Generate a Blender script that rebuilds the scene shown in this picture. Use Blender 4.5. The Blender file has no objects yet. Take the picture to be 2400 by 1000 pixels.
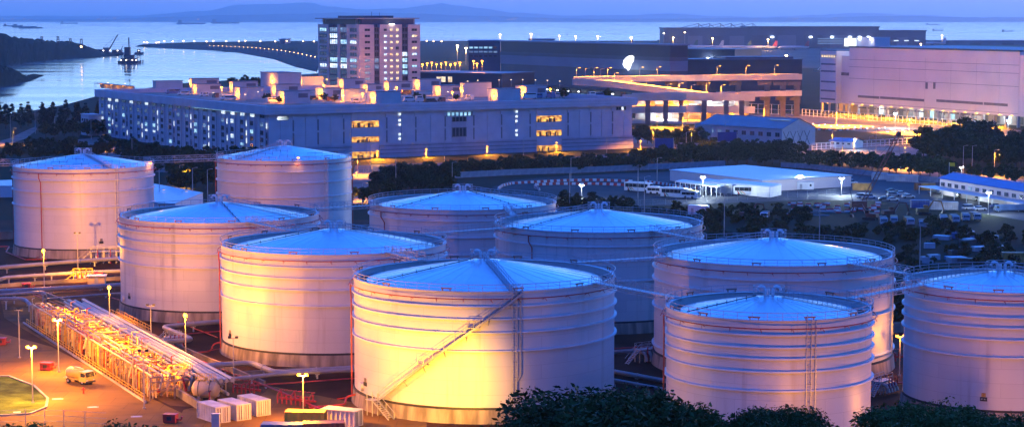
import bpy, math, random
from mathutils import Vector
R_ = math.radians
sc = bpy.context.scene
COL = sc.collection
# ---------------------------------------------------------------- camera
F, CAMZ, HOR = 4700.0, 63.0, 42.0          # focal length in photo pixels, eye height, horizon row
PITCH = math.atan((500 - HOR) / F)
cam = bpy.data.cameras.new("camera"); camo = bpy.data.objects.new("camera", cam); COL.objects.link(camo)
camo.location = (0, 0, CAMZ); camo.rotation_euler = (math.pi / 2 - PITCH, 0, 0)
cam.sensor_width = 36; cam.lens = F / 2400 * 36; cam.clip_start = 1; cam.clip_end = 120000
sc.camera = camo
sc.render.resolution_x, sc.render.resolution_y = 1024, 426
# ---------------------------------------------------------------- exposure, sky, sun
EXPO = 6.25
vs = sc.view_settings
vs.view_transform = 'Standard'; vs.look = 'None'; vs.exposure = EXPO; vs.gamma = 1; vs.use_curve_mapping = False
cy = sc.cycles
cy.use_denoising = True; cy.max_bounces = 5; cy.diffuse_bounces = 2; cy.glossy_bounces = 3; cy.transmission_bounces = 2
cy.volume_bounces = 0; cy.transparent_max_bounces = 6; cy.caustics_reflective = False; cy.caustics_refractive = False
cy.sample_clamp_indirect = 2.0; cy.use_light_tree = True; cy.sample_clamp_direct = 0
K = 1.0 / 2 ** EXPO
SUN_AZ, SUN_EL = 34.0, -2.0                 # just set, ahead and to the right of the view
BGS = 0.15
world = bpy.data.worlds.new("World"); sc.world = world; world.use_nodes = True
nt = world.node_tree; N = nt.nodes; L = nt.links
def wn(t, **kw):
    n = N.new(t)
    for k, v in kw.items(): setattr(n, k, v)
    return n
bg = N["Background"]; bg.inputs[1].default_value = BGS
sky = wn("ShaderNodeTexSky", sky_type='NISHITA', sun_disc=False, sun_elevation=R_(SUN_EL), sun_rotation=R_(SUN_AZ),
         altitude=60, air_density=1.0, dust_density=0.6, ozone_density=6.0)
tc = wn("ShaderNodeTexCoord"); sep = wn("ShaderNodeSeparateXYZ"); L.new(tc.outputs['Generated'], sep.inputs[0])
def ramp(stops, interp='LINEAR'):
    r = wn("ShaderNodeValToRGB"); e = r.color_ramp.elements; r.color_ramp.interpolation = interp
    while len(e) < len(stops): e.new(0.5)
    for q, (p, c) in zip(e, stops): q.position = p; q.color = (*c, 1)
    return r
elev = wn("ShaderNodeMapRange"); elev.inputs[2].default_value = 0.30; L.new(sep.outputs[2], elev.inputs[0])
# dusk haze band over the sea: lavender at the horizon, pale above it, then the clear blue dome
band = ramp([(0, (.20, .46, 1.25)), (.018, (.50, .56, 1.28)), (.034, (.82, .66, 1.25)), (.08, (1.0, 1.55, 2.3)), (.28, (1.1, 1.9, 2.65)), (.6, (.10, .5, 1.25)), (1, (.02, .22, .85))])
L.new(elev.outputs[0], band.inputs[0])
wgt = ramp([(0, (1, 1, 1)), (.45, (.85, .85, .85)), (1, (0, 0, 0))]); L.new(elev.outputs[0], wgt.inputs[0])
azim = wn("ShaderNodeMapRange", interpolation_type='SMOOTHSTEP'); azim.inputs[1].default_value = -0.25; azim.inputs[2].default_value = 0.75
azim.inputs[3].default_value = 0.0; azim.inputs[4].default_value = 1.0; L.new(sep.outputs[1], azim.inputs[0])
wm = wn("ShaderNodeMath", operation='MULTIPLY'); L.new(wgt.outputs[0], wm.inputs[0]); L.new(azim.outputs[0], wm.inputs[1])
sc2 = wn("ShaderNodeVectorMath", operation='SCALE'); L.new(band.outputs[0], sc2.inputs[0]); sc2.inputs['Scale'].default_value = K / BGS
tint = wn("ShaderNodeMix", data_type='RGBA', blend_type='MULTIPLY'); tint.inputs[0].default_value = 1.0
L.new(sky.outputs[0], tint.inputs[6]); tint.inputs[7].default_value = (.36, 1.45, 1.15, 1)
mx = wn("ShaderNodeMix", data_type='RGBA'); L.new(wm.outputs[0], mx.inputs[0]); L.new(tint.outputs[2], mx.inputs[6]); L.new(sc2.outputs[0], mx.inputs[7])
# a strip of pink cloud caught by the last sun
cl = wn("ShaderNodeTexNoise"); cmap = wn("ShaderNodeMapping"); cmap.inputs['Scale'].default_value = (7, 7, 260); L.new(tc.outputs['Generated'], cmap.inputs[0]); L.new(cmap.outputs[0], cl.inputs['Vector'])
cl.inputs['Scale'].default_value = 1.0; cl.inputs['Detail'].default_value = 3
cr = ramp([(.56, (0, 0, 0)), (.75, (1, 1, 1))]); L.new(cl.outputs[0], cr.inputs[0])
cz = ramp([(.018, (0, 0, 0)), (.036, (1, 1, 1)), (.10, (.5, .5, .5)), (.2, (0, 0, 0))]); L.new(elev.outputs[0], cz.inputs[0])
cm = wn("ShaderNodeMath", operation='MULTIPLY'); L.new(cr.outputs[0], cm.inputs[0]); L.new(cz.outputs[0], cm.inputs[1])
cm2 = wn("ShaderNodeMath", operation='MULTIPLY'); L.new(cm.outputs[0], cm2.inputs[0]); cm2.inputs[1].default_value = 0.6
mx2 = wn("ShaderNodeMix", data_type='RGBA'); L.new(cm2.outputs[0], mx2.inputs[0]); L.new(mx.outputs[2], mx2.inputs[6]); mx2.inputs[7].default_value = (.85 * K / BGS, .30 * K / BGS, .62 * K / BGS, 1)
L.new(mx2.outputs[2], bg.inputs[0])
sl = bpy.data.lights.new("sun", 'SUN'); sl.energy = 0.01; sl.angle = R_(12); sl.color = (1, .62, .52)
so = bpy.data.objects.new("sun", sl); COL.objects.link(so)
az = R_(SUN_AZ); el = R_(4.0)
so.rotation_euler = Vector((-math.sin(az) * math.cos(el), -math.cos(az) * math.cos(el), -math.sin(el))).to_track_quat('-Z', 'Y').to_euler()

# ---------------------------------------------------------------- helpers
rng = random.Random(7)
def G(u, v, z=0.0):
    """ground-plan survey: world point at height z seen at photo pixel (u, v)"""
    xc, yc = (u - 1200) / F, -(v - 500) / F
    d = Vector((xc, math.cos(PITCH) + yc * math.sin(PITCH), -math.sin(PITCH) + yc * math.cos(PITCH)))
    t = (z - CAMZ) / d.z
    return Vector((d.x * t, d.y * t, z))
def AT(u, v, y):
    """world point at distance y (metres along the view) seen at (u, v)"""
    xc, yc = (u - 1200) / F, -(v - 500) / F
    d = Vector((xc, math.cos(PITCH) + yc * math.sin(PITCH), -math.sin(PITCH) + yc * math.cos(PITCH)))
    t = y / d.y
    return Vector((d.x * t, y, CAMZ + d.z * t))
def PX(p):
    c, s = math.cos(PITCH), math.sin(PITCH)
    dz = p[2] - CAMZ
    fw = p[1] * c - dz * s; up = p[1] * s + dz * c
    return 1200 + F * p[0] / fw, 500 - F * up / fw
def facade(u, v, P0, P1):
    """(distance along P0->P1, height) where the sight line of (u, v) meets the vertical plane through P0, P1"""
    xc, yc = (u - 1200) / F, -(v - 500) / F
    d = Vector((xc, math.cos(PITCH) + yc * math.sin(PITCH), -math.sin(PITCH) + yc * math.cos(PITCH)))
    e = Vector((P1[0] - P0[0], P1[1] - P0[1])); Ln = e.length; e /= Ln
    n = Vector((-e.y, e.x))
    t = (P0[0] * n.x + P0[1] * n.y) / (d.x * n.x + d.y * n.y)
    x, y = d.x * t - P0[0], d.y * t - P0[1]
    return x * e.x + y * e.y, CAMZ + d.z * t

class MB:
    def __init__(s): s.v = []; s.f = []
    def add(s, vs, fs):
        o = len(s.v); s.v += [tuple(p) for p in vs]; s.f += [tuple(i + o for i in f) for f in fs]; return s
    def box(s, x0, x1, y0, y1, z0, z1):
        return s.add([(x0, y0, z0), (x1, y0, z0), (x1, y1, z0), (x0, y1, z0), (x0, y0, z1), (x1, y0, z1), (x1, y1, z1), (x0, y1, z1)],
                     [(0, 3, 2, 1), (4, 5, 6, 7), (0, 1, 5, 4), (1, 2, 6, 5), (2, 3, 7, 6), (3, 0, 4, 7)])
    def cbox(s, c, sx, sy, sz, rz=0.0):
        ca, sa = math.cos(rz), math.sin(rz); vs = []
        for dz in (-.5, .5):
            for dx, dy in ((-.5, -.5), (.5, -.5), (.5, .5), (-.5, .5)):
                a, b = dx * sx, dy * sy
                vs.append((c[0] + a * ca - b * sa, c[1] + a * sa + b * ca, c[2] + dz * sz))
        return s.add(vs, [(0, 3, 2, 1), (4, 5, 6, 7), (0, 1, 5, 4), (1, 2, 6, 5), (2, 3, 7, 6), (3, 0, 4, 7)])
    def tube(s, pts, r, n=6, closed=False, cap=True, r1=None):
        pts = [Vector(p) for p in pts]; m = len(pts); vs = []; fs = []
        for i, p in enumerate(pts):
            if closed: t = (pts[(i + 1) % m] - pts[i - 1])
            else: t = pts[min(i + 1, m - 1)] - pts[max(i - 1, 0)]
            t.normalize()
            a = Vector((0, 0, 1)) if abs(t.z) < .9 else Vector((1, 0, 0))
            u = t.cross(a).normalized(); w = u.cross(t)
            rr = r if r1 is None else r + (r1 - r) * i / max(1, m - 1)
            for k in range(n):
                q = 2 * math.pi * (k + .5) / n
                vs.append(p + (u * math.cos(q) + w * math.sin(q)) * rr)
        for i in range(m if closed else m - 1):
            j = (i + 1) % m
            for k in range(n):
                l = (k + 1) % n
                fs.append((i * n + k, i * n + l, j * n + l, j * n + k))
        if cap and not closed:
            fs.append(tuple(range(n))); fs.append(tuple((m - 1) * n + k for k in reversed(range(n))))
        return s.add(vs, fs)
    def lathe(s, prof, n=64, a0=0.0, a1=2 * math.pi, c=(0, 0, 0), axis='z'):
        full = abs(a1 - a0) > 6.28; m = n if full else n + 1; vs = []; fs = []; k = len(prof)
        for i in range(m):
            a = a0 + (a1 - a0) * i / n
            for r, z in prof:
                if axis == 'z': vs.append((c[0] + r * math.sin(a), c[1] - r * math.cos(a), c[2] + z))
                else: vs.append((c[0] + z, c[1] + r * math.cos(a), c[2] + r * math.sin(a)))
        for i in range(n):
            j = (i + 1) % m
            for q in range(k - 1):
                fs.append((i * k + q, j * k + q, j * k + q + 1, i * k + q + 1))
        return s.add(vs, fs)
    def prism(s, poly, z0, z1):
        n = len(poly)
        vs = [(p[0], p[1], z0) for p in poly] + [(p[0], p[1], z1) for p in poly]
        return s.add(vs, [tuple(reversed(range(n))), tuple(range(n, 2 * n))] + [(i, (i + 1) % n, n + (i + 1) % n, n + i) for i in range(n)])
    def sheet(s, pts): return s.add(pts, [tuple(range(len(pts)))])
    def build(s, name, m, parent=None, smooth=False, kind=None):
        me = bpy.data.meshes.new(name); me.from_pydata(s.v, [], s.f); me.update()
        if m is not None: me.materials.append(m)
        if smooth:
            me.polygons.foreach_set("use_smooth", [True] * len(me.polygons))
            if smooth != 'all': me.set_sharp_from_angle(angle=R_(40))
        o = bpy.data.objects.new(name, me); COL.objects.link(o)
        if parent is not None: o.parent = parent
        if kind: o["kind"] = kind
        return o
def tag(o, label, cat, group=None):
    o["label"] = label; o["category"] = cat
    if group: o["group"] = group
    return o
def thing(name, label, cat, loc=(0, 0, 0), rz=0.0, group=None):
    o = bpy.data.objects.new(name, None); COL.objects.link(o); o.empty_display_size = 0.5
    o.location = loc; o.rotation_euler = (0, 0, rz)
    return tag(o, label, cat, group)
def kids(o): return KID.get(o.name, [])
def copy_tree(o, parent=None, loc=None, rz=None, label=None, group=None, scale=None):
    c = o.copy(); COL.objects.link(c)
    if parent is not None: c.parent = parent
    if loc is not None: c.location = loc
    if rz is not None: c.rotation_euler = (0, 0, rz)
    if scale is not None: c.scale = scale if hasattr(scale, '__len__') else (scale,) * 3
    if label: c["label"] = label
    if group: c["group"] = group
    for ch in o.children: copy_tree(ch, c)
    return c
def link_copy(o, parent, loc, rz=0.0, scale=None):
    c = o.copy(); COL.objects.link(c); c.parent = parent; c.location = loc; c.rotation_euler = (0, 0, rz)
    if scale: c.scale = scale
    return c
def struct(name, mb, m, smooth=False): return mb.build(name, m, None, smooth, "structure")

# ---------------------------------------------------------------- materials
MATS = {}
def mat(name, col, rough=.6, metal=0.0, var=.12, scale=.3, bump=0.0, spec=.5, col2=None, stretch=None, detail=4, coat=0.0, contrast=(.3, .7)):
    if name in MATS: return MATS[name]
    m = bpy.data.materials.new(name); m.use_nodes = True; t = m.node_tree; b = t.nodes["Principled BSDF"]
    b.inputs["Roughness"].default_value = rough; b.inputs["Metallic"].default_value = metal
    b.inputs["Specular IOR Level"].default_value = spec; b.inputs["Coat Weight"].default_value = coat; b.inputs["Coat Roughness"].default_value = .22
    tcn = t.nodes.new("ShaderNodeTexCoord"); mp = t.nodes.new("ShaderNodeMapping"); t.links.new(tcn.outputs["Object"], mp.inputs[0])
    if stretch: mp.inputs["Scale"].default_value = stretch
    n = t.nodes.new("ShaderNodeTexNoise"); n.inputs["Scale"].default_value = scale; n.inputs["Detail"].default_value = detail
    t.links.new(mp.outputs[0], n.inputs["Vector"])
    r = t.nodes.new("ShaderNodeValToRGB"); e = r.color_ramp.elements
    c2 = col2 or tuple(max(0, c * (1 - 2.2 * var)) for c in col)
    e[0].position = contrast[0]; e[1].position = contrast[1]
    e[0].color = (*c2, 1); e[1].color = (*(col if col2 else tuple(min(1, c * (1 + var)) for c in col)), 1)
    t.links.new(n.outputs[0], r.inputs[0]); t.links.new(r.outputs[0], b.inputs["Base Color"])
    if bump:
        n2 = t.nodes.new("ShaderNodeTexNoise"); n2.inputs["Scale"].default_value = scale * 4; n2.inputs["Detail"].default_value = 3; t.links.new(mp.outputs[0], n2.inputs["Vector"])
        bp = t.nodes.new("ShaderNodeBump"); bp.inputs["Strength"].default_value = bump; bp.inputs["Distance"].default_value = .3
        t.links.new(n2.outputs[0], bp.inputs["Height"]); t.links.new(bp.outputs[0], b.inputs["Normal"])
    MATS[name] = m; return m
def plates(m, mode, w, h, dark=.7, vary=.08, mortar=.012, bump=0.0):
    """plate or slab joints laid over a material: 'cyl' wraps round z, 'xy' lies flat, 'xz' stands"""
    t = m.node_tree; b = t.nodes["Principled BSDF"]; src = b.inputs["Base Color"].links[0].from_socket
    tcn = t.nodes.new("ShaderNodeTexCoord"); s = t.nodes.new("ShaderNodeSeparateXYZ"); c = t.nodes.new("ShaderNodeCombineXYZ"); t.links.new(tcn.outputs["Object"], s.inputs[0])
    if mode == 'cyl':
        a = t.nodes.new("ShaderNodeMath"); a.operation = 'ARCTAN2'; t.links.new(s.outputs[0], a.inputs[0]); t.links.new(s.outputs[1], a.inputs[1])
        k = t.nodes.new("ShaderNodeMath"); k.operation = 'MULTIPLY'; k.inputs[1].default_value = 20; t.links.new(a.outputs[0], k.inputs[0]); t.links.new(k.outputs[0], c.inputs[0]); t.links.new(s.outputs[2], c.inputs[1])
    else: t.links.new(s.outputs[0], c.inputs[0]); t.links.new(s.outputs[1 if mode == 'xy' else 2], c.inputs[1])
    br = t.nodes.new("ShaderNodeTexBrick"); t.links.new(c.outputs[0], br.inputs["Vector"]); br.inputs["Scale"].default_value = 1; br.inputs["Brick Width"].default_value = w; br.inputs["Row Height"].default_value = h; br.inputs["Mortar Size"].default_value = mortar; br.inputs["Mortar Smooth"].default_value = .4
    br.inputs["Color1"].default_value = (1, 1, 1, 1); br.inputs["Color2"].default_value = (1 - vary,) * 3 + (1,); br.inputs["Mortar"].default_value = (dark,) * 3 + (1,)
    x = t.nodes.new("ShaderNodeMix"); x.data_type = 'RGBA'; x.blend_type = 'MULTIPLY'; x.inputs[0].default_value = 1; t.links.new(src, x.inputs[6]); t.links.new(br.outputs[0], x.inputs[7]); t.links.new(x.outputs[2], b.inputs["Base Color"])
    return m
def stains(m, col, scale, stretch, lo=.5, hi=.7, amt=.7):
    """weather marks with a shape of their own mixed over a material"""
    t = m.node_tree; b = t.nodes["Principled BSDF"]; src = b.inputs["Base Color"].links[0].from_socket
    tcn = t.nodes.new("ShaderNodeTexCoord"); mp = t.nodes.new("ShaderNodeMapping"); mp.inputs["Scale"].default_value = stretch; t.links.new(tcn.outputs["Object"], mp.inputs[0])
    n = t.nodes.new("ShaderNodeTexNoise"); n.inputs["Scale"].default_value = scale; n.inputs["Detail"].default_value = 7; n.inputs["Roughness"].default_value = .65; t.links.new(mp.outputs[0], n.inputs["Vector"])
    r = t.nodes.new("ShaderNodeMapRange"); r.inputs[1].default_value = lo; r.inputs[2].default_value = hi; r.inputs[4].default_value = amt; t.links.new(n.outputs[0], r.inputs[0])
    x = t.nodes.new("ShaderNodeMix"); x.data_type = 'RGBA'; t.links.new(r.outputs[0], x.inputs[0]); t.links.new(src, x.inputs[6]); x.inputs[7].default_value = (*col, 1); t.links.new(x.outputs[2], b.inputs["Base Color"])
    return m
def emit(name, col, s):
    if name in MATS: return MATS[name]
    m = bpy.data.materials.new(name); m.use_nodes = True; b = m.node_tree.nodes["Principled BSDF"]
    b.inputs["Base Color"].default_value = (*[min(1, c * .5) for c in col], 1)
    b.inputs["Emission Color"].default_value = (*col, 1); b.inputs["Emission Strength"].default_value = s * K
    b.inputs["Roughness"].default_value = .4
    MATS[name] = m; return m
def interior_light(m, scale, c1, c2, lo, hi, stretch=(1, 1, 1)):
    """uneven room light seen through glass: ceiling lamps, blinds, furniture"""
    t = m.node_tree; b = t.nodes["Principled BSDF"]; tcn = t.nodes.new("ShaderNodeTexCoord"); oi = t.nodes.new("ShaderNodeObjectInfo"); mp = t.nodes.new("ShaderNodeMapping"); mp.inputs["Scale"].default_value = stretch
    t.links.new(tcn.outputs["Object"], mp.inputs[0]); n = t.nodes.new("ShaderNodeTexNoise"); n.noise_dimensions = '4D'; n.inputs["Scale"].default_value = scale; n.inputs["Detail"].default_value = 3; t.links.new(mp.outputs[0], n.inputs["Vector"])
    k = t.nodes.new("ShaderNodeMath"); k.operation = 'MULTIPLY'; k.inputs[1].default_value = 50; t.links.new(oi.outputs["Random"], k.inputs[0]); t.links.new(k.outputs[0], n.inputs["W"])
    r = t.nodes.new("ShaderNodeValToRGB"); r.color_ramp.elements[0].position = .35; r.color_ramp.elements[1].position = .68; r.color_ramp.elements[0].color = (*c1, 1); r.color_ramp.elements[1].color = (*c2, 1); t.links.new(n.outputs[0], r.inputs[0]); t.links.new(r.outputs[0], b.inputs["Emission Color"])
    q = t.nodes.new("ShaderNodeMapRange"); q.inputs[1].default_value = .3; q.inputs[2].default_value = .72; q.inputs[3].default_value = lo * K; q.inputs[4].default_value = hi * K; t.links.new(n.outputs[0], q.inputs[0]); t.links.new(q.outputs[0], b.inputs["Emission Strength"]); return m
SODIUM, COOL, WARMW = (1, .34, .012), (.72, .90, 1.0), (1, .80, .50)
M_STEEL = mat("galvanised steel", (.42, .43, .45), .5, .5, .1, 1)
M_RAIL = mat("painted steel rail", (.38, .39, .41), .5, .1, .08, 1)
M_RED = mat("red fire pipe", (.38, .03, .025), .45, 0, .2, .8)
M_CONC = mat("concrete", (.36, .33, .29), .85, 0, .2, .25, .2)
M_DARK = mat("dark steel", (.05, .05, .055), .5, .3, .2, 1)
M_BLACK = mat("black bitumen", (.012, .012, .013), .6, 0, .2, 1)
M_WHITE = mat("white paint", (.72, .72, .71), .45, 0, .06, .4)
M_GLASS = mat("dark window glass", (.03, .035, .045), .08, 0, .3, .5, spec=.8)
M_LSOD = emit("sodium lamp", (1, .46, .05), 4.5); M_LCOOL = emit("white floodlight", (.85, .95, 1), 14)
E_WIN = [emit("window teal", (.50, .85, .95), 1.1), emit("window white", (.85, .95, 1), 1.5), emit("window warm", (1, .80, .42), 1.4), emit("window dim", (.30, .45, .62), .5)]
E_AMBER = emit("amber interior", (1, .45, .06), 1.3)
interior_light(E_WIN[0], 2.2, (.25, .6, .75), (.6, .95, 1), .35, 1.7); interior_light(E_WIN[1], 2.2, (.5, .75, .9), (.95, 1, 1), .5, 2.2); interior_light(E_WIN[2], 2.2, (.9, .5, .12), (1, .9, .6), .4, 2.0); interior_light(E_WIN[3], 2.2, (.10, .2, .3), (.4, .6, .75), .15, .9)
interior_light(E_AMBER, .7, (.55, .12, .01), (1, .55, .10), .12, 2.6, (1, 1, 1.6))
LW = 2 ** (4.0 - EXPO) * 0.85
def point(parent, loc, power, col=SODIUM, r=.4, name="lamp_light"):
    l = bpy.data.lights.new(name, 'POINT'); l.energy = power * LW; l.color = col; l.shadow_soft_size = r
    o = bpy.data.objects.new(name, l); COL.objects.link(o); o.parent = parent; o.location = loc; return o
def spot(parent, loc, target, power, col=SODIUM, ang=70, blend=.9, r=.4, name="lamp_light"):
    l = bpy.data.lights.new(name, 'SPOT'); l.energy = power * LW; l.color = col; l.shadow_soft_size = r; l.spot_size = R_(ang); l.spot_blend = blend
    o = bpy.data.objects.new(name, l); COL.objects.link(o); o.parent = parent; o.location = loc
    o.rotation_euler = (Vector(target) - Vector(loc)).to_track_quat('-Z', 'Y').to_euler(); return o
# ================================================================ SETTING
M_GROUND = mat("rough ground", (.035, .038, .022), .95, 0, .4, .02, .3, col2=(.02, .03, .018), detail=8, spec=.04)
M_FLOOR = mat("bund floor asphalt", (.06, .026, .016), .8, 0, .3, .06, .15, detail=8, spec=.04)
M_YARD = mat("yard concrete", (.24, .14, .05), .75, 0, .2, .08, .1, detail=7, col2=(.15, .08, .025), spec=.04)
M_ASPH = mat("asphalt", (.06, .06, .062), .8, 0, .2, .1, .1, detail=7, spec=.04)
M_ROAD = mat("pale road", (.20, .17, .15), .75, 0, .2, .05, .1, detail=7, spec=.04)
M_GRASS = mat("mown grass", (.07, .11, .03), .95, 0, .3, .3, .4, spec=.04)
M_APRON = mat("apron concrete", (.085, .085, .09), .7, 0, .2, .02, detail=7, spec=.04)
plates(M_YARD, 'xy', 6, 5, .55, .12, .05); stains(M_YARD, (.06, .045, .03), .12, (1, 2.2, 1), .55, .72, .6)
stains(M_FLOOR, (.03, .02, .016), .05, (1, 1, 1), .5, .7, .6); plates(M_APRON, 'xy', 8, 8, .7, .1, .05); stains(M_APRON, (.05, .05, .05), .05, (1, 1.5, 1), .48, .7, .7); stains(M_ROAD, (.08, .07, .06), .06, (1, 3, 1), .5, .7, .6)
def poly(pts, z): return [(p.x, p.y, z) for p in (G(u, v) for u, v in pts)]
# sea: long-exposure water, soft streaky ripples
ms = bpy.data.materials.new("sea water"); ms.use_nodes = True; t = ms.node_tree; b = t.nodes["Principled BSDF"]
b.inputs["Base Color"].default_value = (.02, .05, .09, 1); b.inputs["Roughness"].default_value = .16; b.inputs["IOR"].default_value = 1.33
tcn = t.nodes.new("ShaderNodeTexCoord"); mp = t.nodes.new("ShaderNodeMapping"); mp.inputs["Scale"].default_value = (.0016, .009, 1); t.links.new(tcn.outputs["Object"], mp.inputs[0])
n = t.nodes.new("ShaderNodeTexNoise"); n.inputs["Scale"].default_value = 1; n.inputs["Detail"].default_value = 5; t.links.new(mp.outputs[0], n.inputs["Vector"])
mr = t.nodes.new("ShaderNodeMapRange"); mr.inputs[1].default_value = .38; mr.inputs[2].default_value = .62; mr.inputs[3].default_value = .05; mr.inputs[4].default_value = .17; t.links.new(n.outputs[0], mr.inputs[0]); t.links.new(mr.outputs[0], b.inputs["Roughness"])
mp2 = t.nodes.new("ShaderNodeMapping"); mp2.inputs["Scale"].default_value = (.05, .12, 1); t.links.new(tcn.outputs["Object"], mp2.inputs[0])
n2 = t.nodes.new("ShaderNodeTexNoise"); n2.inputs["Detail"].default_value = 3; n2.inputs["Scale"].default_value = 1; t.links.new(mp2.outputs[0], n2.inputs["Vector"])
bp = t.nodes.new("ShaderNodeBump"); bp.inputs["Strength"].default_value = .05; bp.inputs["Distance"].default_value = 1.0; t.links.new(n2.outputs[0], bp.inputs["Height"]); t.links.new(bp.outputs[0], b.inputs["Normal"])
SEA = -4.0
struct("sea", MB().sheet([(-60000, -500, SEA), (60000, -500, SEA), (60000, 90000, SEA), (-60000, 90000, SEA)]), ms)
# land: tank farm, cargo area and airport island, edged by a rock seawall along the channel
top_px = [(345, 103.5), (400, 104.5), (480, 107.5), (560, 112.5), (640, 119), (700, 128), (748, 141)]
bot_px = [(318, 108), (345, 112), (400, 115), (480, 118), (560, 125), (640, 140), (690, 158), (742, 170)]
T = [G(u, v, 2.0) for u, v in top_px]; W = [G(u, v, SEA - .2) for u, v in bot_px]
near = [G(u, v) for u, v in [(-120, 285), (60, 262), (150, 246), (240, 222), (420, 196), (600, 184), (748, 172)]]
coast = near + list(reversed(T))
gp = [(-900, -80), (-900, near[0].y)] + [(p.x, p.y) for p in coast] + [(T[0].x + 30, 5250), (-600, 5500), (3200, 5700), (3200, -80)]
struct("ground", MB().sheet([(x, y, 0) for x, y in reversed(gp)]), M_GROUND)
M_ROCK = mat("rock armour", (.10, .10, .10), .9, 0, .4, .15, .6, col2=(.02, .03, .02), detail=8, spec=.04)
mb = MB(); A = [(p.x, p.y, SEA - .2) for p in W]; B = [(T[0].x - 20, T[0].y + 60, 0.5)] + [(p.x, p.y, 2.2) for p in T]
for i in range(len(A) - 1): mb.sheet([A[i], A[i + 1], B[i + 1], B[i]])
for i in range(len(T) - 1): mb.sheet([(T[i].x, T[i].y, 2.2), (T[i + 1].x, T[i + 1].y, 2.2), (T[i + 1].x + 40, T[i + 1].y + 10, .02), (T[i].x + 40, T[i].y + 40, .02)])
for i in range(len(near) - 1):
    p, q = near[i], near[i + 1]; mb.sheet([(p.x - 6, p.y + 9, SEA - .2), (q.x - 6, q.y + 9, SEA - .2), (q.x, q.y, .01), (p.x, p.y, .01)])
mb.sheet([(T[0].x - 30, T[0].y, SEA - .2), (T[0].x + 30, 5330, SEA - .2), (T[0].x + 30, 5250, .01), (T[0].x, T[0].y, 2.2)])
struct("seawall", mb, M_ROCK)
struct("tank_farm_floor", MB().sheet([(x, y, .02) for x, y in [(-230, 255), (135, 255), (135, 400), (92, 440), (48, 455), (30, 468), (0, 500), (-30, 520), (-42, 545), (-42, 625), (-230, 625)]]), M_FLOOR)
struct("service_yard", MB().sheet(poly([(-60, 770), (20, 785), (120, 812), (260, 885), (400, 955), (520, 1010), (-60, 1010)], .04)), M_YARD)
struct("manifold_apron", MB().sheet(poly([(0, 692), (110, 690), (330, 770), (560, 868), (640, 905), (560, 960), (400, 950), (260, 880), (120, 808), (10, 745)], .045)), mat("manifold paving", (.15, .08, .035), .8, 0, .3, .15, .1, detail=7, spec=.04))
struct("lawn", MB().sheet(poly([(-60, 885), (20, 882), (80, 905), (112, 935), (108, 955), (70, 970), (-60, 978)], .08)), M_GRASS)
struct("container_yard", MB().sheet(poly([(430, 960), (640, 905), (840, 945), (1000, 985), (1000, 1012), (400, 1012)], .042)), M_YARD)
# roads and lit aprons
struct("perimeter_road", MB().sheet(poly([(826, 415), (832, 388), (900, 384), (1200, 377), (1490, 358), (1500, 372), (1210, 388), (925, 396), (880, 408), (870, 440), (862, 470), (826, 480)], .03)), M_ROAD)
struct("highway", MB().sheet(poly([(1486, 320), (1560, 330), (1750, 345), (1990, 352), (2190, 400), (2400, 420), (2400, 440), (2170, 415), (1990, 385), (1740, 362), (1480, 345)], .035)), M_ROAD)
struct("dock_road", MB().sheet(poly([(1700, 268), (1880, 268), (2100, 286), (2400, 306), (2480, 312), (2480, 350), (2200, 325), (1980, 305), (1745, 287)], .03)), M_ROAD)
struct("site_road", MB().sheet(poly([(1870, 340), (1990, 332), (2170, 345), (2180, 365), (2050, 372), (1880, 362)], .04)), M_ROAD)
struct("depot_yard", MB().sheet(poly([(1260, 420), (1420, 408), (1700, 398), (2000, 398), (2200, 425), (2420, 470), (2420, 520), (2300, 500), (2050, 470), (1900, 468), (1660, 478), (1480, 484), (1370, 470), (1290, 445)], .03)), M_APRON)
struct("kart_track", MB().sheet(poly([(1150, 440), (1200, 422), (1330, 412), (1480, 415), (1570, 432), (1590, 460), (1520, 482), (1390, 478), (1290, 462)], .036)), mat("track asphalt", (.05, .05, .053), .7, 0, .2, .05, .1, spec=.04))
struct("left_road", MB().sheet(poly([(-60, 345), (20, 325), (70, 302), (84, 297), (88, 304), (60, 325), (30, 335), (-60, 362)], .03)), M_ROAD)
struct("car_park", MB().sheet(poly([(150, 330), (230, 322), (300, 345), (380, 378), (400, 405), (330, 400), (230, 365)], .03)), M_ROAD)
struct("airfield_apron", MB().sheet(poly([(1100, 135), (1500, 118), (2100, 112), (2700, 112), (2700, 150), (1500, 165)], .05)), M_APRON)
# hillside that the camera stands on, out of frame below
mb = MB(); nx, ny = 24, 16
for j in range(ny + 1):
    for i in range(nx + 1):
        x = -160 + 330 * i / nx; y = -60 + 330 * j / ny
        z = 61 - max(0, y) * .235 - abs(x) * .02 + rng.uniform(-.6, .6)
        mb.v.append((x, y, z if y < 250 else min(z, -.3)))
for j in range(ny):
    for i in range(nx): mb.f.append((j * (nx + 1) + i, j * (nx + 1) + i + 1, (j + 1) * (nx + 1) + i + 1, (j + 1) * (nx + 1) + i))
struct("hillside", mb, M_GROUND)
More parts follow.
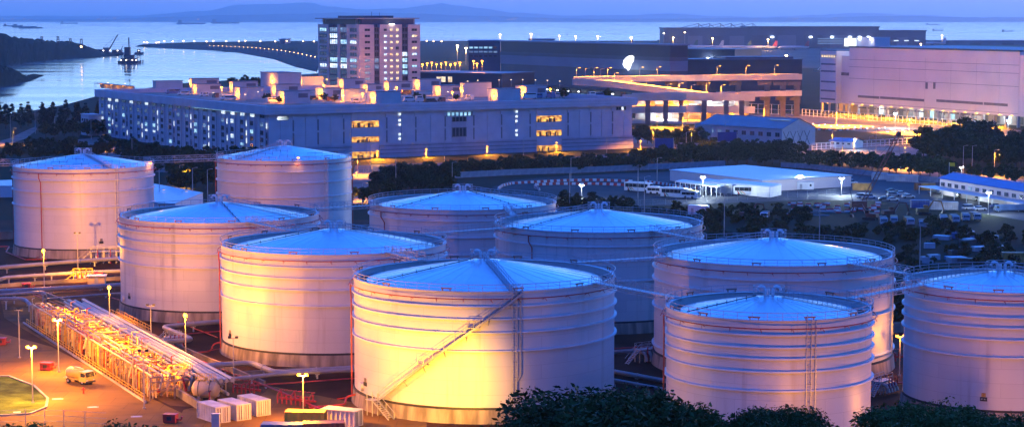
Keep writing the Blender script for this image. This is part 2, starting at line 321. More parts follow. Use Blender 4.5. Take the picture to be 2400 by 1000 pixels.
# headlands across the channel
M_HILL = mat("scrub hill", (.018, .026, .014), .95, 0, .4, .03, .5, col2=(.006, .011, .007), detail=9, spec=.04)
def headland(name, ridge, shore, depth, seed, nv=14):
    """ridge, shore: pixel polylines; the hill rises from the shore line to the ridge and falls away behind it"""
    r = random.Random(seed); m = 70; mb = MB()
    def along(pl, t):
        x = pl[0][0] + (pl[-1][0] - pl[0][0]) * t
        for a, c in zip(pl, pl[1:]):
            if a[0] <= x <= c[0]: return x, a[1] + (c[1] - a[1]) * (x - a[0]) / (c[0] - a[0])
        return x, pl[-1][1]
    rows = 13
    for i in range(m + 1):
        t = i / m; sx, sy = along(shore, t); s0 = G(sx, sy, SEA - .5)
        rx, ry = along(ridge, t); top = AT(rx, ry, s0.y + depth * .5)
        h = max(.3, top.z)
        for j in range(rows):
            q = j / (rows - 1)
            prof = math.sin(min(1, q * 2) * math.pi / 2) if q < .5 else math.cos((q - .5) * math.pi)
            z = SEA - .5 + (h - SEA) * prof
            if 0 < j: z += r.uniform(-1, 1) * min(3, h * .09)
            x = s0.x + (top.x - s0.x) * min(1, q * 2)
            mb.v.append((x, s0.y + depth * q + r.uniform(-3, 3), z))
    for i in range(m):
        for j in range(rows - 1): mb.f.append((i * rows + j, (i + 1) * rows + j, (i + 1) * rows + j + 1, i * rows + j + 1))
    return struct(name, mb, M_HILL, 'all')
headland("far_headland", [(-80, 70), (0, 80), (40, 88), (90, 93), (130, 97), (165, 97), (195, 107), (230, 122), (278, 134)], [(-80, 156), (20, 152), (70, 146), (125, 141), (165, 138), (220, 135), (278, 133.5)], 260, 3)
headland("near_headland", [(-80, 140), (0, 152), (20, 158), (45, 174), (62, 181), (76, 184)], [(-80, 215), (0, 206), (30, 200), (60, 192), (76, 186)], 120, 5)
# mountains on the far side of the estuary
def ridge(name, d, pts, col):
    r = random.Random(int(d)); mb = MB(); prev = None; P = []
    for (a, c) in zip(pts, pts[1:]):
        k = max(2, int((c[0] - a[0]) / 14))
        for i in range(k):
            t = i / k; tt = t * t * (3 - 2 * t); P.append((a[0] + (c[0] - a[0]) * t, a[1] + (c[1] - a[1]) * tt + r.uniform(-.7, .7)))
    P.append(pts[-1])
    for u, v in P:
        p = AT(u, v, d); mb.v += [(p.x, d - 900, SEA), (p.x, d - 300, SEA + (p.z - SEA) * .55 + r.uniform(-8, 8)), (p.x, d, p.z), (p.x, d + 1500, SEA)]
    for i in range(len(P) - 1):
        for j in range(3): mb.f.append((i * 4 + j, i * 4 + 4 + j, i * 4 + 5 + j, i * 4 + 1 + j))
    struct(name, mb, mat("far mountain", (.05, .06, .05), .95, 0, .3, .002), 'all')
ridge("far_mountain", 46000, [(-300, 40), (100, 38), (300, 38), (480, 26), (560, 12), (640, 10), (720, 6), (770, 16), (850, 22), (940, 20), (1010, 12), (1035, 8), (1070, 14), (1130, 20), (1200, 30), (1330, 37), (1480, 36), (1560, 32), (1680, 38), (1780, 41), (1900, 36), (2020, 31), (2150, 36), (2300, 42), (2440, 40), (2700, 44)], None)
ridge("distant_shore", 34000, [(-300, 47), (200, 46), (420, 40), (520, 36), (700, 33), (800, 30), (980, 32), (1100, 38), (1400, 45), (1900, 42), (2100, 38), (2300, 41), (2700, 47)], None)
# ================================================================ STORAGE TANKS
M_SHELL = mat("tank shell paint", (.57, .56, .545), .43, 0, .03, .35, spec=.5, stretch=(1, 1, .08), contrast=(.2, .8))
M_SHELL2 = mat("stained tank shell paint", (.55, .54, .525), .43, 0, .1, .5, spec=.5, stretch=(1, 1, .045), col2=(.36, .36, .36), contrast=(.26, .46), detail=6)
M_ROOF = mat("tank roof paint", (.60, .66, .68), .32, 0, .05, .25, .03, detail=5, spec=.7, coat=.9)
M_GIRD = mat("wind girder paint", (.58, .60, .63), .4, 0, .06, .5)
M_PLINTH = mat("plinth concrete", (.34, .28, .22), .9, 0, .2, .7, .2, stretch=(1, 1, .12), col2=(.14, .115, .09), contrast=(.35, .62), detail=7)
M_GUT = mat("roof gutter", (.05, .05, .055), .6, 0, .2, .5)  # near-black tone puts the shade of the rim recess into the colour
stains(plates(M_SHELL, 'cyl', 9, 2.25, .70, .06, .03), (.26, .20, .15), .5, (1, 1, .05), .57, .76, .55)
stains(plates(M_SHELL2, 'cyl', 9, 2.25, .66, .08, .03), (.16, .14, .13), .45, (1, 1, .06), .56, .72, .6)
stains(plates(M_ROOF, 'xy', 7, 1.9, .80, .09, .03), (.34, .36, .36), .16, (1, 1, 1), .5, .72, .45)
def ringpts(r, z, n, a0=0, a1=2 * math.pi):
    full = a1 - a0 > 6.28
    return [(r * math.sin(a0 + (a1 - a0) * i / n), -r * math.cos(a0 + (a1 - a0) * i / n), z) for i in range(n if full else n + 1)]
def pol(r, a, z): return Vector((r * math.sin(a), -r * math.cos(a), z))
def tank(label, x, y, R, zt, rings, cone=False, rise=3.2, walks=(), pipes=(), risers=(), ladders=(), stair=None, sign=None, manhole=None, stained=False, tanktext=None):
    t = thing("storage_tank", label, "storage tank", (x, y, 0), 0, "white cylindrical storage tanks of the tank farm")
    zb = 2.2
    MB().lathe([(0, 0), (R + .55, 0), (R + .28, zb), (R - .3, zb)], 96).build("plinth", M_PLINTH, t, True)
    MB().lathe([(R - .2, zb), (R + .2, zb + .003), (R + .16, zb + .34), (R - .2, zb + .36)], 96).build("base_ring", M_BLACK, t, True)
    MB().lathe([(R, zb + .3), (R, zt), (R - .06, zt), (R - .06, zb + .3)], 120).build("shell", M_SHELL2 if stained else M_SHELL, t, True)
    for dz in rings:
        z = zt - dz
        MB().lathe([(R - .02, z + .16), (R + .42, z + .10), (R + .42, z - .12), (R - .02, z - .16)], 96).build("wind_girder", M_GIRD, t, True)
    MB().lathe([(R - .02, zt - .02), (R + .22, zt + .05), (R + .22, zt + .17), (R - .45, zt + .17), (R - .45, zt + .08), (R - .08, zt)], 96).build("rim_walkway", M_GIRD, t, True)
    # roof
    if cone: re, ze = R - .5, zt + .10
    else: re, ze = R - 2.1, zt - .55
    prof = [(re * (1 - k / 8), ze + rise * (1 - (1 - k / 8) ** 1.12)) for k in range(9)]
    prof[-1] = (.01, ze + rise)
    ro = MB().lathe([(re, ze - .3)] + prof, 96).build("roof", M_ROOF, t, True)
    rz = lambda r: ze + rise * (1 - (r / re) ** 1.12)
    rb = MB(); nr_ = 32
    for k in range(nr_):     # radial plate laps
        a = 2 * math.pi * k / nr_; d = pol(1, a, 0); s = Vector((-d.y, d.x, 0)) * .07
        for q in range(6):
            r0, r1 = re * (.14 + .143 * q), re * (.14 + .143 * (q + 1)) - .02; p, p2 = d * r0 + Vector((0, 0, rz(r0))), d * r1 + Vector((0, 0, rz(r1))); up = Vector((0, 0, .03))
            rb.add([p - s, p + s, p2 + s, p2 - s, p - s + up, p + s + up, p2 + s + up, p2 - s + up], [(4, 5, 6, 7), (0, 4, 7, 3), (1, 2, 6, 5)])
    rb.build("roof_laps", M_ROOF, ro)
    if not cone:
        MB().lathe([(re - .05, ze - .28), (R - .05, ze - .5)], 96).build("roof_gutter", M_GUT, t, True)
    # handrail
    mb = MB(); rr = R + .15
    mb.tube(ringpts(rr, zt + 1.25, 96), .055, 5, True); mb.tube(ringpts(rr, zt + .72, 96), .04, 4, True); mb.tube(ringpts(rr, zt + .22, 96), .05, 4, True)
    n = int(2 * math.pi * R / 2.1)
    for i in range(n):
        a = 2 * math.pi * i / n; mb.tube([pol(rr, a, zt + .1), pol(rr, a, zt + 1.25)], .045, 4, cap=False)
    mb.build("handrail", M_RAIL, t)
    # cooling-water ring main under the rim with its nozzles
    mb = MB(); mb.tube(ringpts(R + .62, zt - .95, 96), .09, 5, True)
    m = int(2 * math.pi * R / 4.2)
    for i in range(m):
        a = 2 * math.pi * (i + .3) / m
        mb.tube([pol(R, a, zt - 1.3), pol(R + .62, a, zt - .95)], .05, 4, cap=False)
        mb.tube([pol(R + .62, a, zt - .95), pol(R + .9, a + .012, zt - 1.45)], .045, 4, cap=False)
    mb.build("water_ring_pipe", M_RED, t)
    for a, bend in risers:
        a = R_(a); pts = [pol(R + .55, a, zt - .95), pol(R + .55, a, zt - 2.2), pol(R + .5, a + bend, zt - 3.4), pol(R + .5, a + bend, .9), pol(R + 3, a + bend, .5)]
        MB().tube(pts, .13, 6).build("water_riser", M_RED, t, True)
    # centre vents inside a round railing
    mb = MB(); zc = ze + rise; rv = 2.3
    for zz, q in ((.35, .05), (.95, .045), (1.5, .055)): mb.tube(ringpts(rv, zc + zz - .15, 28), q, 4, True)
    for i in range(14):
        a = 2 * math.pi * i / 14; mb.tube([pol(rv, a, rz(rv)), pol(rv, a, zc + 1.35)], .04, 4, cap=False)
    mb.build("vent_railing", M_RAIL, ro)
    for s in (-1.15, 0, 1.15):
        pts = [(s + .55 * math.cos(q) * (1 if s <= 0 else -1), -.2, zc + .75 + .55 * math.sin(q)) for q in [math.pi * k / 8 for k in range(9)]] if s else [(0, .6, zc - .1), (0, .6, zc + 1.0)]
        pts = ([(pts[0][0], -.2, zc - .2)] + pts) if s else pts
        MB().tube(pts, .24, 8).build("vent_pipe", M_WHITE, ro, True)
    # radial roof walkways with handrails
    for wa in walks:
        a = R_(wa); d = pol(1, a, 0); s = Vector((d.y, -d.x, 0)); mb = MB()
        rs = [2.2 + (R - 2.4) * k / 9 for k in range(10)]
        Z = lambda r: (rz(r) if r < re else zt - .1) + .12
        for k in range(9):
            p, q = d * rs[k] + Vector((0, 0, Z(rs[k]))), d * rs[k + 1] + Vector((0, 0, max(Z(rs[k + 1]), zt - .1 if k == 8 else 0)))
            mb.add([p - s * .45, p + s * .45, q + s * .45, q - s * .45], [(0, 1, 2, 3)])
            for e in (-.45, .45):
                for hh in (.55, 1.1): mb.tube([p + s * e + Vector((0, 0, hh)), q + s * e + Vector((0, 0, hh))], .05, 4, cap=False)
                for f in (0, .5): mb.tube([p.lerp(q, f) + s * e, p.lerp(q, f) + s * e + Vector((0, 0, 1.1))], .04, 4, cap=False)
        mb.build("roof_walkway", M_RAIL, ro)
    for wa in pipes:
        a = R_(wa); d = pol(1, a, 0); mb = MB(); r0, r1 = 2.0, re - .2
        mb.tube([d * r0 + Vector((0, 0, rz(r0) + .28)), d * r1 + Vector((0, 0, rz(r1) + .28))], .075, 5)
        for k in range(1, 7):
            r = r0 + (r1 - r0) * k / 7; mb.tube([d * r + Vector((0, 0, rz(r))), d * r + Vector((0, 0, rz(r) + .55))], .07, 4)
        mb.build("roof_spray_pipe", M_DARK, ro)
    if cone:    # branched spray pipework on the near face of the cone
        for k, (a0, r0) in enumerate([(-62, .9), (-48, .62), (-38, .85), (-28, .4), (-18, .68), (-8, .9), (0, .5), (10, .78), (-75, .7), (30, .92), (48, .7), (60, .9)]):
            a = R_(a0); c = pol(re * r0, a, 0); c.z = rz(re * r0); mb = MB()
            mb.tube([c, c + Vector((0, 0, .9))], .06, 4); mb.tube([c + Vector((-2.2, 0, .55)), c + Vector((2.0, 0, .55))], .055, 4)
            mb.tube([c + Vector((-2.2, -.2, -.3)), c + Vector((-2.2, 0, .55))], .05, 4); mb.tube([c + Vector((2.0, -.2, -.2)), c + Vector((2.0, 0, .9))], .05, 4)
            mb.build("roof_spray_pipe", M_DARK, ro)
    # foam pourer boxes along the rim
    nb = 12
    for i in range(nb):
        a = 2 * math.pi * (i + .5) / nb; c = pol(R + .05, a, zt + .62)
        MB().cbox((0, 0, 0), 1.7, .18, .22).cbox((-.6, 0, -.3), .14, .14, .5).cbox((.6, 0, -.3), .14, .14, .5).build("foam_pourer", mat("foam pourer", (.30, .13, .08), .6), t).matrix_local = __import__("mathutils").Matrix.Translation(c) @ __import__("mathutils").Matrix.Rotation(a, 4, 'Z')
    for la, zlo, wide in ladders:
        a = R_(la); mb = MB(); d = pol(1, a, 0); s = Vector((-d.y, d.x, 0)); z1 = zt + 1.1
        for e in (-.35, .35): mb.tube([d * (R + .6) + s * e + Vector((0, 0, zlo)), d * (R + .6) + s * e + Vector((0, 0, z1))], .07, 4)
        k = zlo
        while k < z1: mb.tube([d * (R + .6) - s * .35 + Vector((0, 0, k)), d * (R + .6) + s * .35 + Vector((0, 0, k))], .035, 4, cap=False); k += .45
        k = zlo + 1
        while k < z1 - 1: mb.tube([d * R + Vector((0, 0, k)), d * (R + .75) + s * .3 + Vector((0, 0, k))], .05, 4); k += 2.6
        mb.build("ladder", M_STEEL, t)
        if wide:   # float-gauge conduit beside the ladder, jogging sideways low down
            MB().tube([d * (R + .35) + s * 1.1 + Vector((0, 0, zt + .2)), d * (R + .35) + s * 1.1 + Vector((0, 0, zlo + 4)), d * (R + .35) + s * .5 + Vector((0, 0, zlo + 3)), d * (R + .35) + s * .5 + Vector((0, 0, zlo))], .13, 6).build("gauge_conduit", M_STEEL, t, True)
    if stair:
        a0, a1 = R_(stair[0]), R_(stair[1]); n = 84; st = MB(); rl = MB(); tr = MB(); z0, z1 = zb + .5, zt + .1
        inn, out = [], []
        for i in range(n + 1):
            q = i / n; a = a0 + (a1 - a0) * q; z = z0 + (z1 - z0) * q
            inn.append(pol(R + .25, a, z)); out.append(pol(R + 1.15, a, z))
        for pl in (inn, out): st.add([p + Vector((0, 0, o)) for p in pl for o in (-.32, .06)], [(2 * i, 2 * i + 2, 2 * i + 3, 2 * i + 1) for i in range(n)] )
        for i in range(n):
            a, c, d2, e = inn[i], out[i], out[i + 1], inn[i + 1]
            zc2 = a.z + .1; tr.add([(p.x, p.y, zc2) for p in (a, c, d2, e)] + [(p.x, p.y, zc2 - .05) for p in (a, c, d2, e)], [(0, 1, 2, 3), (7, 6, 5, 4), (1, 0, 4, 5), (3, 2, 6, 7), (0, 3, 7, 4), (2, 1, 5, 6)])
        for h in (.6, 1.1): rl.tube([p + Vector((0, 0, h)) for p in out[::3]], .05, 4)
        for i in range(0, n + 1, 6): rl.tube([out[i], out[i] + Vector((0, 0, 1.1))], .05, 4, cap=False)
        sp = st.build("spiral_stair", M_STEEL, t); tr.build("treads", M_STEEL, sp); rl.build("stair_handrail", M_RAIL, sp)
        for i in range(6, n, 12):
            br = MB(); br.tube([inn[i] - Vector((0, 0, .3)), out[i] - Vector((0, 0, .3))], .07, 4); br.tube([pol(R, a0 + (a1 - a0) * i / n, inn[i].z - 1.3), out[i] - Vector((0, 0, .3))], .07, 4); br.build("stair_bracket", M_STEEL, sp)
        for i in (30, 58):   # landings
            p = pol(R + .7, a0 + (a1 - a0) * i / n, inn[i].z + .12); lm = MB(); lm.cbox(p, 2.0, 1.1, .1, a0 + (a1 - a0) * i / n)
            for e in (-1, 0, 1): lm.tube([p + Vector((e * .9, -.5, 0)), p + Vector((e * .9, -.5, 1.15))], .05, 4)
            lm.tube([p + Vector((-.9, -.5, 1.15)), p + Vector((.9, -.5, 1.15))], .05, 4); lm.build("landing", M_STEEL, sp)
        # foot flight from the ground
        p0 = pol(R + .7, a0 - .01, z0); fm = MB(); fx = MB(); dirv = Vector((math.cos(a0), math.sin(a0), 0)); nrm = pol(1, a0, 0)
        for i in range(10):
            c = p0 + dirv * (.3 + i * .36) + nrm * .9 + Vector((0, 0, -.1 - i * .25)); fm.cbox(c, .3, 1.1, .06, a0)
        for e in (.35, 1.45):
            fx.tube([p0 + nrm * e + Vector((0, 0, -.2)), p0 + dirv * 4 + nrm * e + Vector((0, 0, -2.7))], .1, 4); fx.tube([p0 + nrm * e + Vector((0, 0, .9)), p0 + dirv * 4 + nrm * e + Vector((0, 0, -1.6))], .05, 4)
            for k in (0, .5, 1): q = p0 + dirv * 4 * k + nrm * e + Vector((0, 0, -.2 - 2.5 * k)); fx.tube([q, q + Vector((0, 0, 1.1))], .05, 4)
        fx.cbox(p0 + nrm * .9 - dirv * .8 + Vector((0, 0, -.1)), 1.8, 1.4, .1, a0)
        for e in (-1.5, -.2):
            for h in (.3, 1.4): q = p0 + dirv * e + nrm * h; fx.tube([(q.x, q.y, 0), (q.x, q.y, z0 + 1)], .08, 4)
        fs = fx.build("foot_flight", M_STEEL, t); fm.build("treads", M_STEEL, fs)
    if manhole is not None:
        a = R_(manhole); d = pol(1, a, 0); s = Vector((-d.y, d.x, 0)); c = d * R + Vector((0, 0, zb + 1.4)); mb = MB()
        mb.tube([c, c + d * .35], .62, 18); mb.build("manhole", M_SHELL, t, True)
        c2 = MB(); c2.tube([c + d * .355, c + d * .46], .76, 18); c2.build("manhole_cover", M_GIRD, t, True)
    if sign is not None:
        a = R_(sign); m = MB().cbox((0, 0, 0), 1.1, .08, .62).build("number_plate", M_BLACK, t); m.location = pol(R + .1, a, zb + 2.0); m.rotation_euler = (0, 0, a)
        m2 = MB().cbox((0, 0, 0), .66, .08, .62).build("number_plate", mat("sign yellow", (.55, .30, .05), .5) if tanktext else mat("sign grey", (.2, .17, .15), .5), t); m2.location = pol(R + .1, a, zb + 2.66); m2.rotation_euler = (0, 0, a)
        for txt, z, size, col in ((tanktext, 2.66, .72, M_RED), ("JET A1" if tanktext else None, 2.0, .30, M_WHITE)):
            if not txt: continue
            cu = bpy.data.curves.new("lettering", 'FONT'); cu.body = txt; cu.size = size; cu.align_x = 'CENTER'; cu.align_y = 'CENTER'; cu.extrude = .01
            to = bpy.data.objects.new("lettering_tmp", cu); COL.objects.link(to)
            me = bpy.data.meshes.new_from_object(to.evaluated_get(bpy.context.evaluated_depsgraph_get())); bpy.data.objects.remove(to)
            me.materials.clear(); me.materials.append(col)
            o = bpy.data.objects.new("lettering", me); COL.objects.link(o); o.parent = t
            o.location = pol(R + .16, a, zb + z); o.rotation_euler = (math.pi / 2, 0, a)
    t["R"] = R; t["zt"] = zt
    return t
RA, RC = [2.15, 4.15, 6.25, 9.15], [1.9, 3.7, 5.3, 7.15, 9.9]
T1 = tank("steep-roofed white tank at the far left, behind the left pipelines", -116.1, 542, 18.67, 23.3, [2.8, 5.9, 9.8], True, 3.1, walks=[35], risers=[(-25, .03), (-88, 0)], ladders=[(38, 3, False)], sign=25)
T2 = tank("steep-roofed white tank standing second from left in the back row", -65.5, 575.7, 19.21, 23.2, [2.95, 6.1, 10.1], True, 3.3, walks=[-40], risers=[(-88, 0), (86, 0)], ladders=[(42, 3, False)])
T3 = tank("grimy-streaked white tank in front of the far left tank", -63.4, 432.8, 21.37, 20.7, RA, False, 3.3, walks=[72], pipes=[22], sign=-55, manhole=-65, stained=True)
T4 = tank("white tank left of the tank with the long stair", -34, 380.5, 21.34, 20.3, RA, False, 3.4, walks=[85], pipes=[-72], risers=[(-76, .02)], sign=-60)
T5 = tank("rearmost blue-lit flat-roofed tank in the middle of the farm", -11.5, 465.5, 21.7, 20.3, [2.3, 6.0, 9.8], False, 3.3, walks=[100], pipes=[-52, 48], risers=[(-55, .06)])
T6 = tank("blue-lit streaky tank behind and right of the tank with the long stair", 18.2, 419, 21.7, 20.3, [2.7, 5.6, 9.6], False, 3.4, walks=[-98], pipes=[-58], risers=[(-42, .04)], stained=True)
T7 = tank("large front tank with a long diagonal stair across its shell", -4.6, 330, 21.58, 20.6, RA, False, 3.4, walks=[15], pipes=[-68], risers=[(-84, .05)], ladders=[(13, 3.6, True)], stair=(-47, 16), sign=-62, manhole=-66)
T8 = tank("wide tank at right, directly behind the smaller five-ringed tank", 47.8, 364.4, 21.69, 20.3, [2.3, 4.5, 9.4, 16.6], False, 3.4, walks=[-95], ladders=[(65, 3.2, True)])
T9 = tank("narrow five-ringed tank at front right above the foreground trees", 38.2, 295.6, 15.17, 20.3, RC, False, 2.3, walks=[80], pipes=[-75], risers=[(-86, 0)], ladders=[(14, 2.6, True)])
T10 = tank("five-ringed tank cut by the right edge of the picture, marked 7", 78.9, 321.1, 15.22, 20.7, RC, False, 2.4, walks=[-95, 62], sign=-22, tanktext="7")
# ---------------------------------------------------------------- footbridges between the rims
def bridge(label, p, q, w=1.5):
    p, q = Vector(p), Vector(q); d = q - p; Ln = d.length; t = thing("walkway_bridge", label, "footbridge", p, math.atan2(d.y, d.x), "steel footbridges linking the tank rims")
    dz = d.z; n = max(4, int(Ln / 2.0)); P = lambda s, y, z: (Ln * s, y, dz * s + z)
    MB().add([P(0, -w / 2, 0), P(1, -w / 2, 0), P(1, w / 2, 0), P(0, w / 2, 0), P(0, -w / 2, .1), P(1, -w / 2, .1), P(1, w / 2, .1), P(0, w / 2, .1)], [(0, 3, 2, 1), (4, 5, 6, 7), (0, 1, 5, 4), (1, 2, 6, 5), (2, 3, 7, 6), (3, 0, 4, 7)]).build("deck", M_STEEL, t)
    for y in (-w / 2, w / 2):
        mb = MB()
        for z, r in ((1.25, .05), (.7, .035), (-.55, .06)): mb.tube([P(0, y, z), P(1, y, z)], r, 4)
        for i in range(n + 1):
            mb.tube([P(i / n, y, -.55), P(i / n, y, 1.25)], .04, 4, cap=False)
            if i < n: mb.tube([P(i / n, y, -.55 if i % 2 else 1.2), P((i + 1) / n, y, 1.2 if i % 2 else -.55)], .045, 4, cap=False)
        mb.build("truss_side", M_RAIL, t)
    return t
def rimpt(T, px, py):
    """point on the rim of tank T nearest to the sight line at rim height"""
    c = Vector(T.location); g = G(px, py, T["zt"]); d = Vector((g.x - c.x, g.y - c.y, 0)).normalized() * (T["R"] - .2)
    return (c.x + d.x, c.y + d.y, T["zt"] + .25)
bridge("short footbridge leaving the far left tank out of the picture", (-150, 540, 23.4), rimpt(T1, 20, 385))
bridge("footbridge between the two steep-roofed tanks at back left", rimpt(T1, 380, 378), rimpt(T2, 490, 375))
bridge("footbridge from the grimy-streaked tank down to the tank in front of it", rimpt(T3, 608, 530), rimpt(T4, 690, 545))
bridge("footbridge from the grimy-streaked tank to the rearmost middle tank", rimpt(T3, 735, 492), rimpt(T5, 870, 484))
bridge("footbridge running to the left rear rim of the tank with the stair", rimpt(T4, 900, 592), rimpt(T7, 985, 612))
bridge("footbridge between the two blue-lit tanks in the middle", rimpt(T5, 1190, 492), rimpt(T6, 1270, 512))
bridge("long footbridge crossing behind the apex of the tank with the stair", rimpt(T4, 1030, 548), rimpt(T6, 1165, 538))
bridge("footbridge from the streaky blue-lit tank to the wide right tank", rimpt(T6, 1540, 545), rimpt(T8, 1625, 562))
bridge("footbridge from the stair tank's rear rim to the wide right tank", rimpt(T7, 1400, 612), rimpt(T8, 1545, 606))
bridge("footbridge in front, from the stair tank to the narrow five-ringed tank", rimpt(T7, 1420, 668), rimpt(T9, 1600, 702))
bridge("footbridge from the wide right tank to the tank at the right edge", rimpt(T8, 2040, 628), rimpt(T10, 2160, 648))
bridge("footbridge from the narrow five-ringed tank to the tank at the right edge", rimpt(T9, 2030, 700), rimpt(T10, 2140, 672))
# ================================================================ PROCESS AREA AT LEFT
M_PIPE = mat("silver pipe paint", (.30, .29, .29), .38, .15, .1, .5)
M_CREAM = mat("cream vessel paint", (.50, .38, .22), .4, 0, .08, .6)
M_YEL = mat("yellow safety paint", (.62, .36, .03), .5, 0, .15, .8)
M_POST = mat("lamp post steel", (.40, .38, .36), .5, .3, .1, .5)
def bend(pts, r, n=4):
    """polyline with rounded elbows"""
    pts = [Vector(p) for p in pts]; out = [pts[0]]
    for a, c, d in zip(pts, pts[1:], pts[2:]):
        e0, e1 = (a - c), (d - c); k = min(r, e0.length * .45, e1.length * .45); p, q = c + e0.normalized() * k, c + e1.normalized() * k
        for i in range(n + 1):
            t = i / n; out.append(p * (1 - t) ** 2 + c * 2 * t * (1 - t) + q * t * t)
    return out + [pts[-1]]
def pipeline(label, px, r, z=1.2, m=None, sup=True, step=9.0, name="pipeline", n=8):
    P = [G(p[0], p[1], p[2] if len(p) > 2 else z) for p in px]; o = P[0].copy(); o.z = 0
    t = thing(name, label, "pipeline", o)
    Q = [p - o for p in P]
    MB().tube(bend(Q, r * 4), r, n).build("pipe", m or M_PIPE, t, True)
    if sup:
        for a, c in zip(Q, Q[1:]):
            Ln = (c - a).length; k = max(1, int(Ln / step))
            for i in range(k):
                p = a.lerp(c, (i + .5) / k)
                if p.z - r < .15: continue
                s = MB(); s.box(-.14, .14, -.14, .14, 0, p.z - r + .02); s.box(-r * 1.1, r * 1.1, -.2, .2, p.z - r - .1, p.z - r + .03)
                so_ = s.build("pipe_support", M_STEEL, t); so_.location = (p.x, p.y, 0)
                f = MB(); d = (c - a).normalized()
                if i % 3 == 0: f.tube([p - d * .09, p + d * .09], r * 1.25, 10); f.build("flange", m or M_PIPE, t, True)
    return t
pipeline("upper pale pipe crossing in front of the far left tank", [(-30, 629, 1.6), (150, 614, 1.6), (292, 604, 1.6)], .52)
pipeline("second pale pipe with a drop elbow at the left edge", [(-30, 668, 1.0), (12, 650, 1.4), (150, 641, 1.4), (292, 634, 1.4)], .46)
pipeline("thin pale pipe on tall supports below the second pipe", [(-30, 653, 1.8), (170, 641, 1.8)], .2)
pipeline("thick pale pipe running right into the grimy tank", [(-30, 683, 1.0), (60, 680, 1.0), (292, 667, 1.0)], .55)
pipeline("white pipe with a squared drop near the pipe rack head", [(-30, 693, 2.2), (95, 684, 2.2), (106, 688, 2.2), (108, 702, .5)], .35)
pipeline("thin white pipe behind the left lamp, towards the grimy tank", [(112, 700, .8), (292, 686, .8)], .26)
pipeline("white pipe turning down into the head of the pipe rack", [(-30, 699, 2.4), (58, 700, 2.4), (78, 722, 1.2)], .4)
pipeline("white pipe curving from the rack to the stair tank", [(424, 870, 1.6), (444, 859, 1.6), (589, 849, 1.6), (647, 873, 1.2), (836, 861, 1.2)], .48)
pipeline("lower white pipe from the vessels towards the stair tank", [(512, 900, 1.0), (529, 889, 1.2), (650, 876, 1.2), (836, 866, 1.2)], .36)
pipeline("white pipe folded in a Z between rack and left middle tank", [(300, 818, 1.6), (348, 803, 1.6), (452, 795, 1.6), (380, 765, 1.6), (525, 752, 1.6)], .46)
for i, (lab, px, r) in enumerate([
        ("red fire main along the back of the pipe rack", [(78, 690, .5), (330, 790, .5), (560, 880, .5)], .16),
        ("second red fire main beside the rack's back edge", [(88, 688, .5), (345, 786, .5), (580, 874, .5)], .13),
        ("red fire pipe from the rack past the containers", [(560, 878, .5), (690, 930, .5), (790, 975, .5)], .17),
        ("red pipe below the white pipes in front of the left middle tank", [(585, 903, .4), (836, 885, .4)], .13),
        ("red pipe with an elbow at the foot of the stair tank", [(725, 954, .4), (800, 947, .4), (809, 946, .6), (811, 929, 1.4), (838, 922, 1.8)], .17),
        ("red pipe with an upright elbow near the left middle tank", [(430, 829, .4), (494, 822, .4), (500, 805, 1.8), (522, 800, 2.0)], .15),
        ("red pipe crossing the dark floor behind the third lamp", [(430, 782, .4), (520, 775, .4)], .13),
        ("red pipe along the foot of the far left tank", [(-20, 577, .8), (22, 577, .8), (14, 590, .4), (60, 608, .4), (110, 607, .4)], .16),
        ("red pipe between the two lamps below the grimy tank", [(262, 697, .4), (300, 708, .4), (510, 790, .3)], .12),
        ("red pipe on the dark ground right of the stair tank", [(1440, 816, .4), (1540, 810, .4)], .16),
        ("red pipe on the orange ground beside the right-edge tank", [(2040, 905, .4), (2120, 895, .4)], .16)]):
    pipeline(lab, px, r, .5, M_RED, sup=i < 3, step=12, name="fire_pipe", n=6)
pipeline("upper blue-grey pipe of the pair right of the stair tank", [(1430, 868, .6), (1560, 892, .6)], .4)
pipeline("lower blue-grey pipe right of the stair tank", [(1430, 888, .5), (1560, 912, .5)], .3)
pipeline("grey pipe on the dark ground between the right middle tanks", [(1430, 825, .8), (1535, 818, .8)], .4)
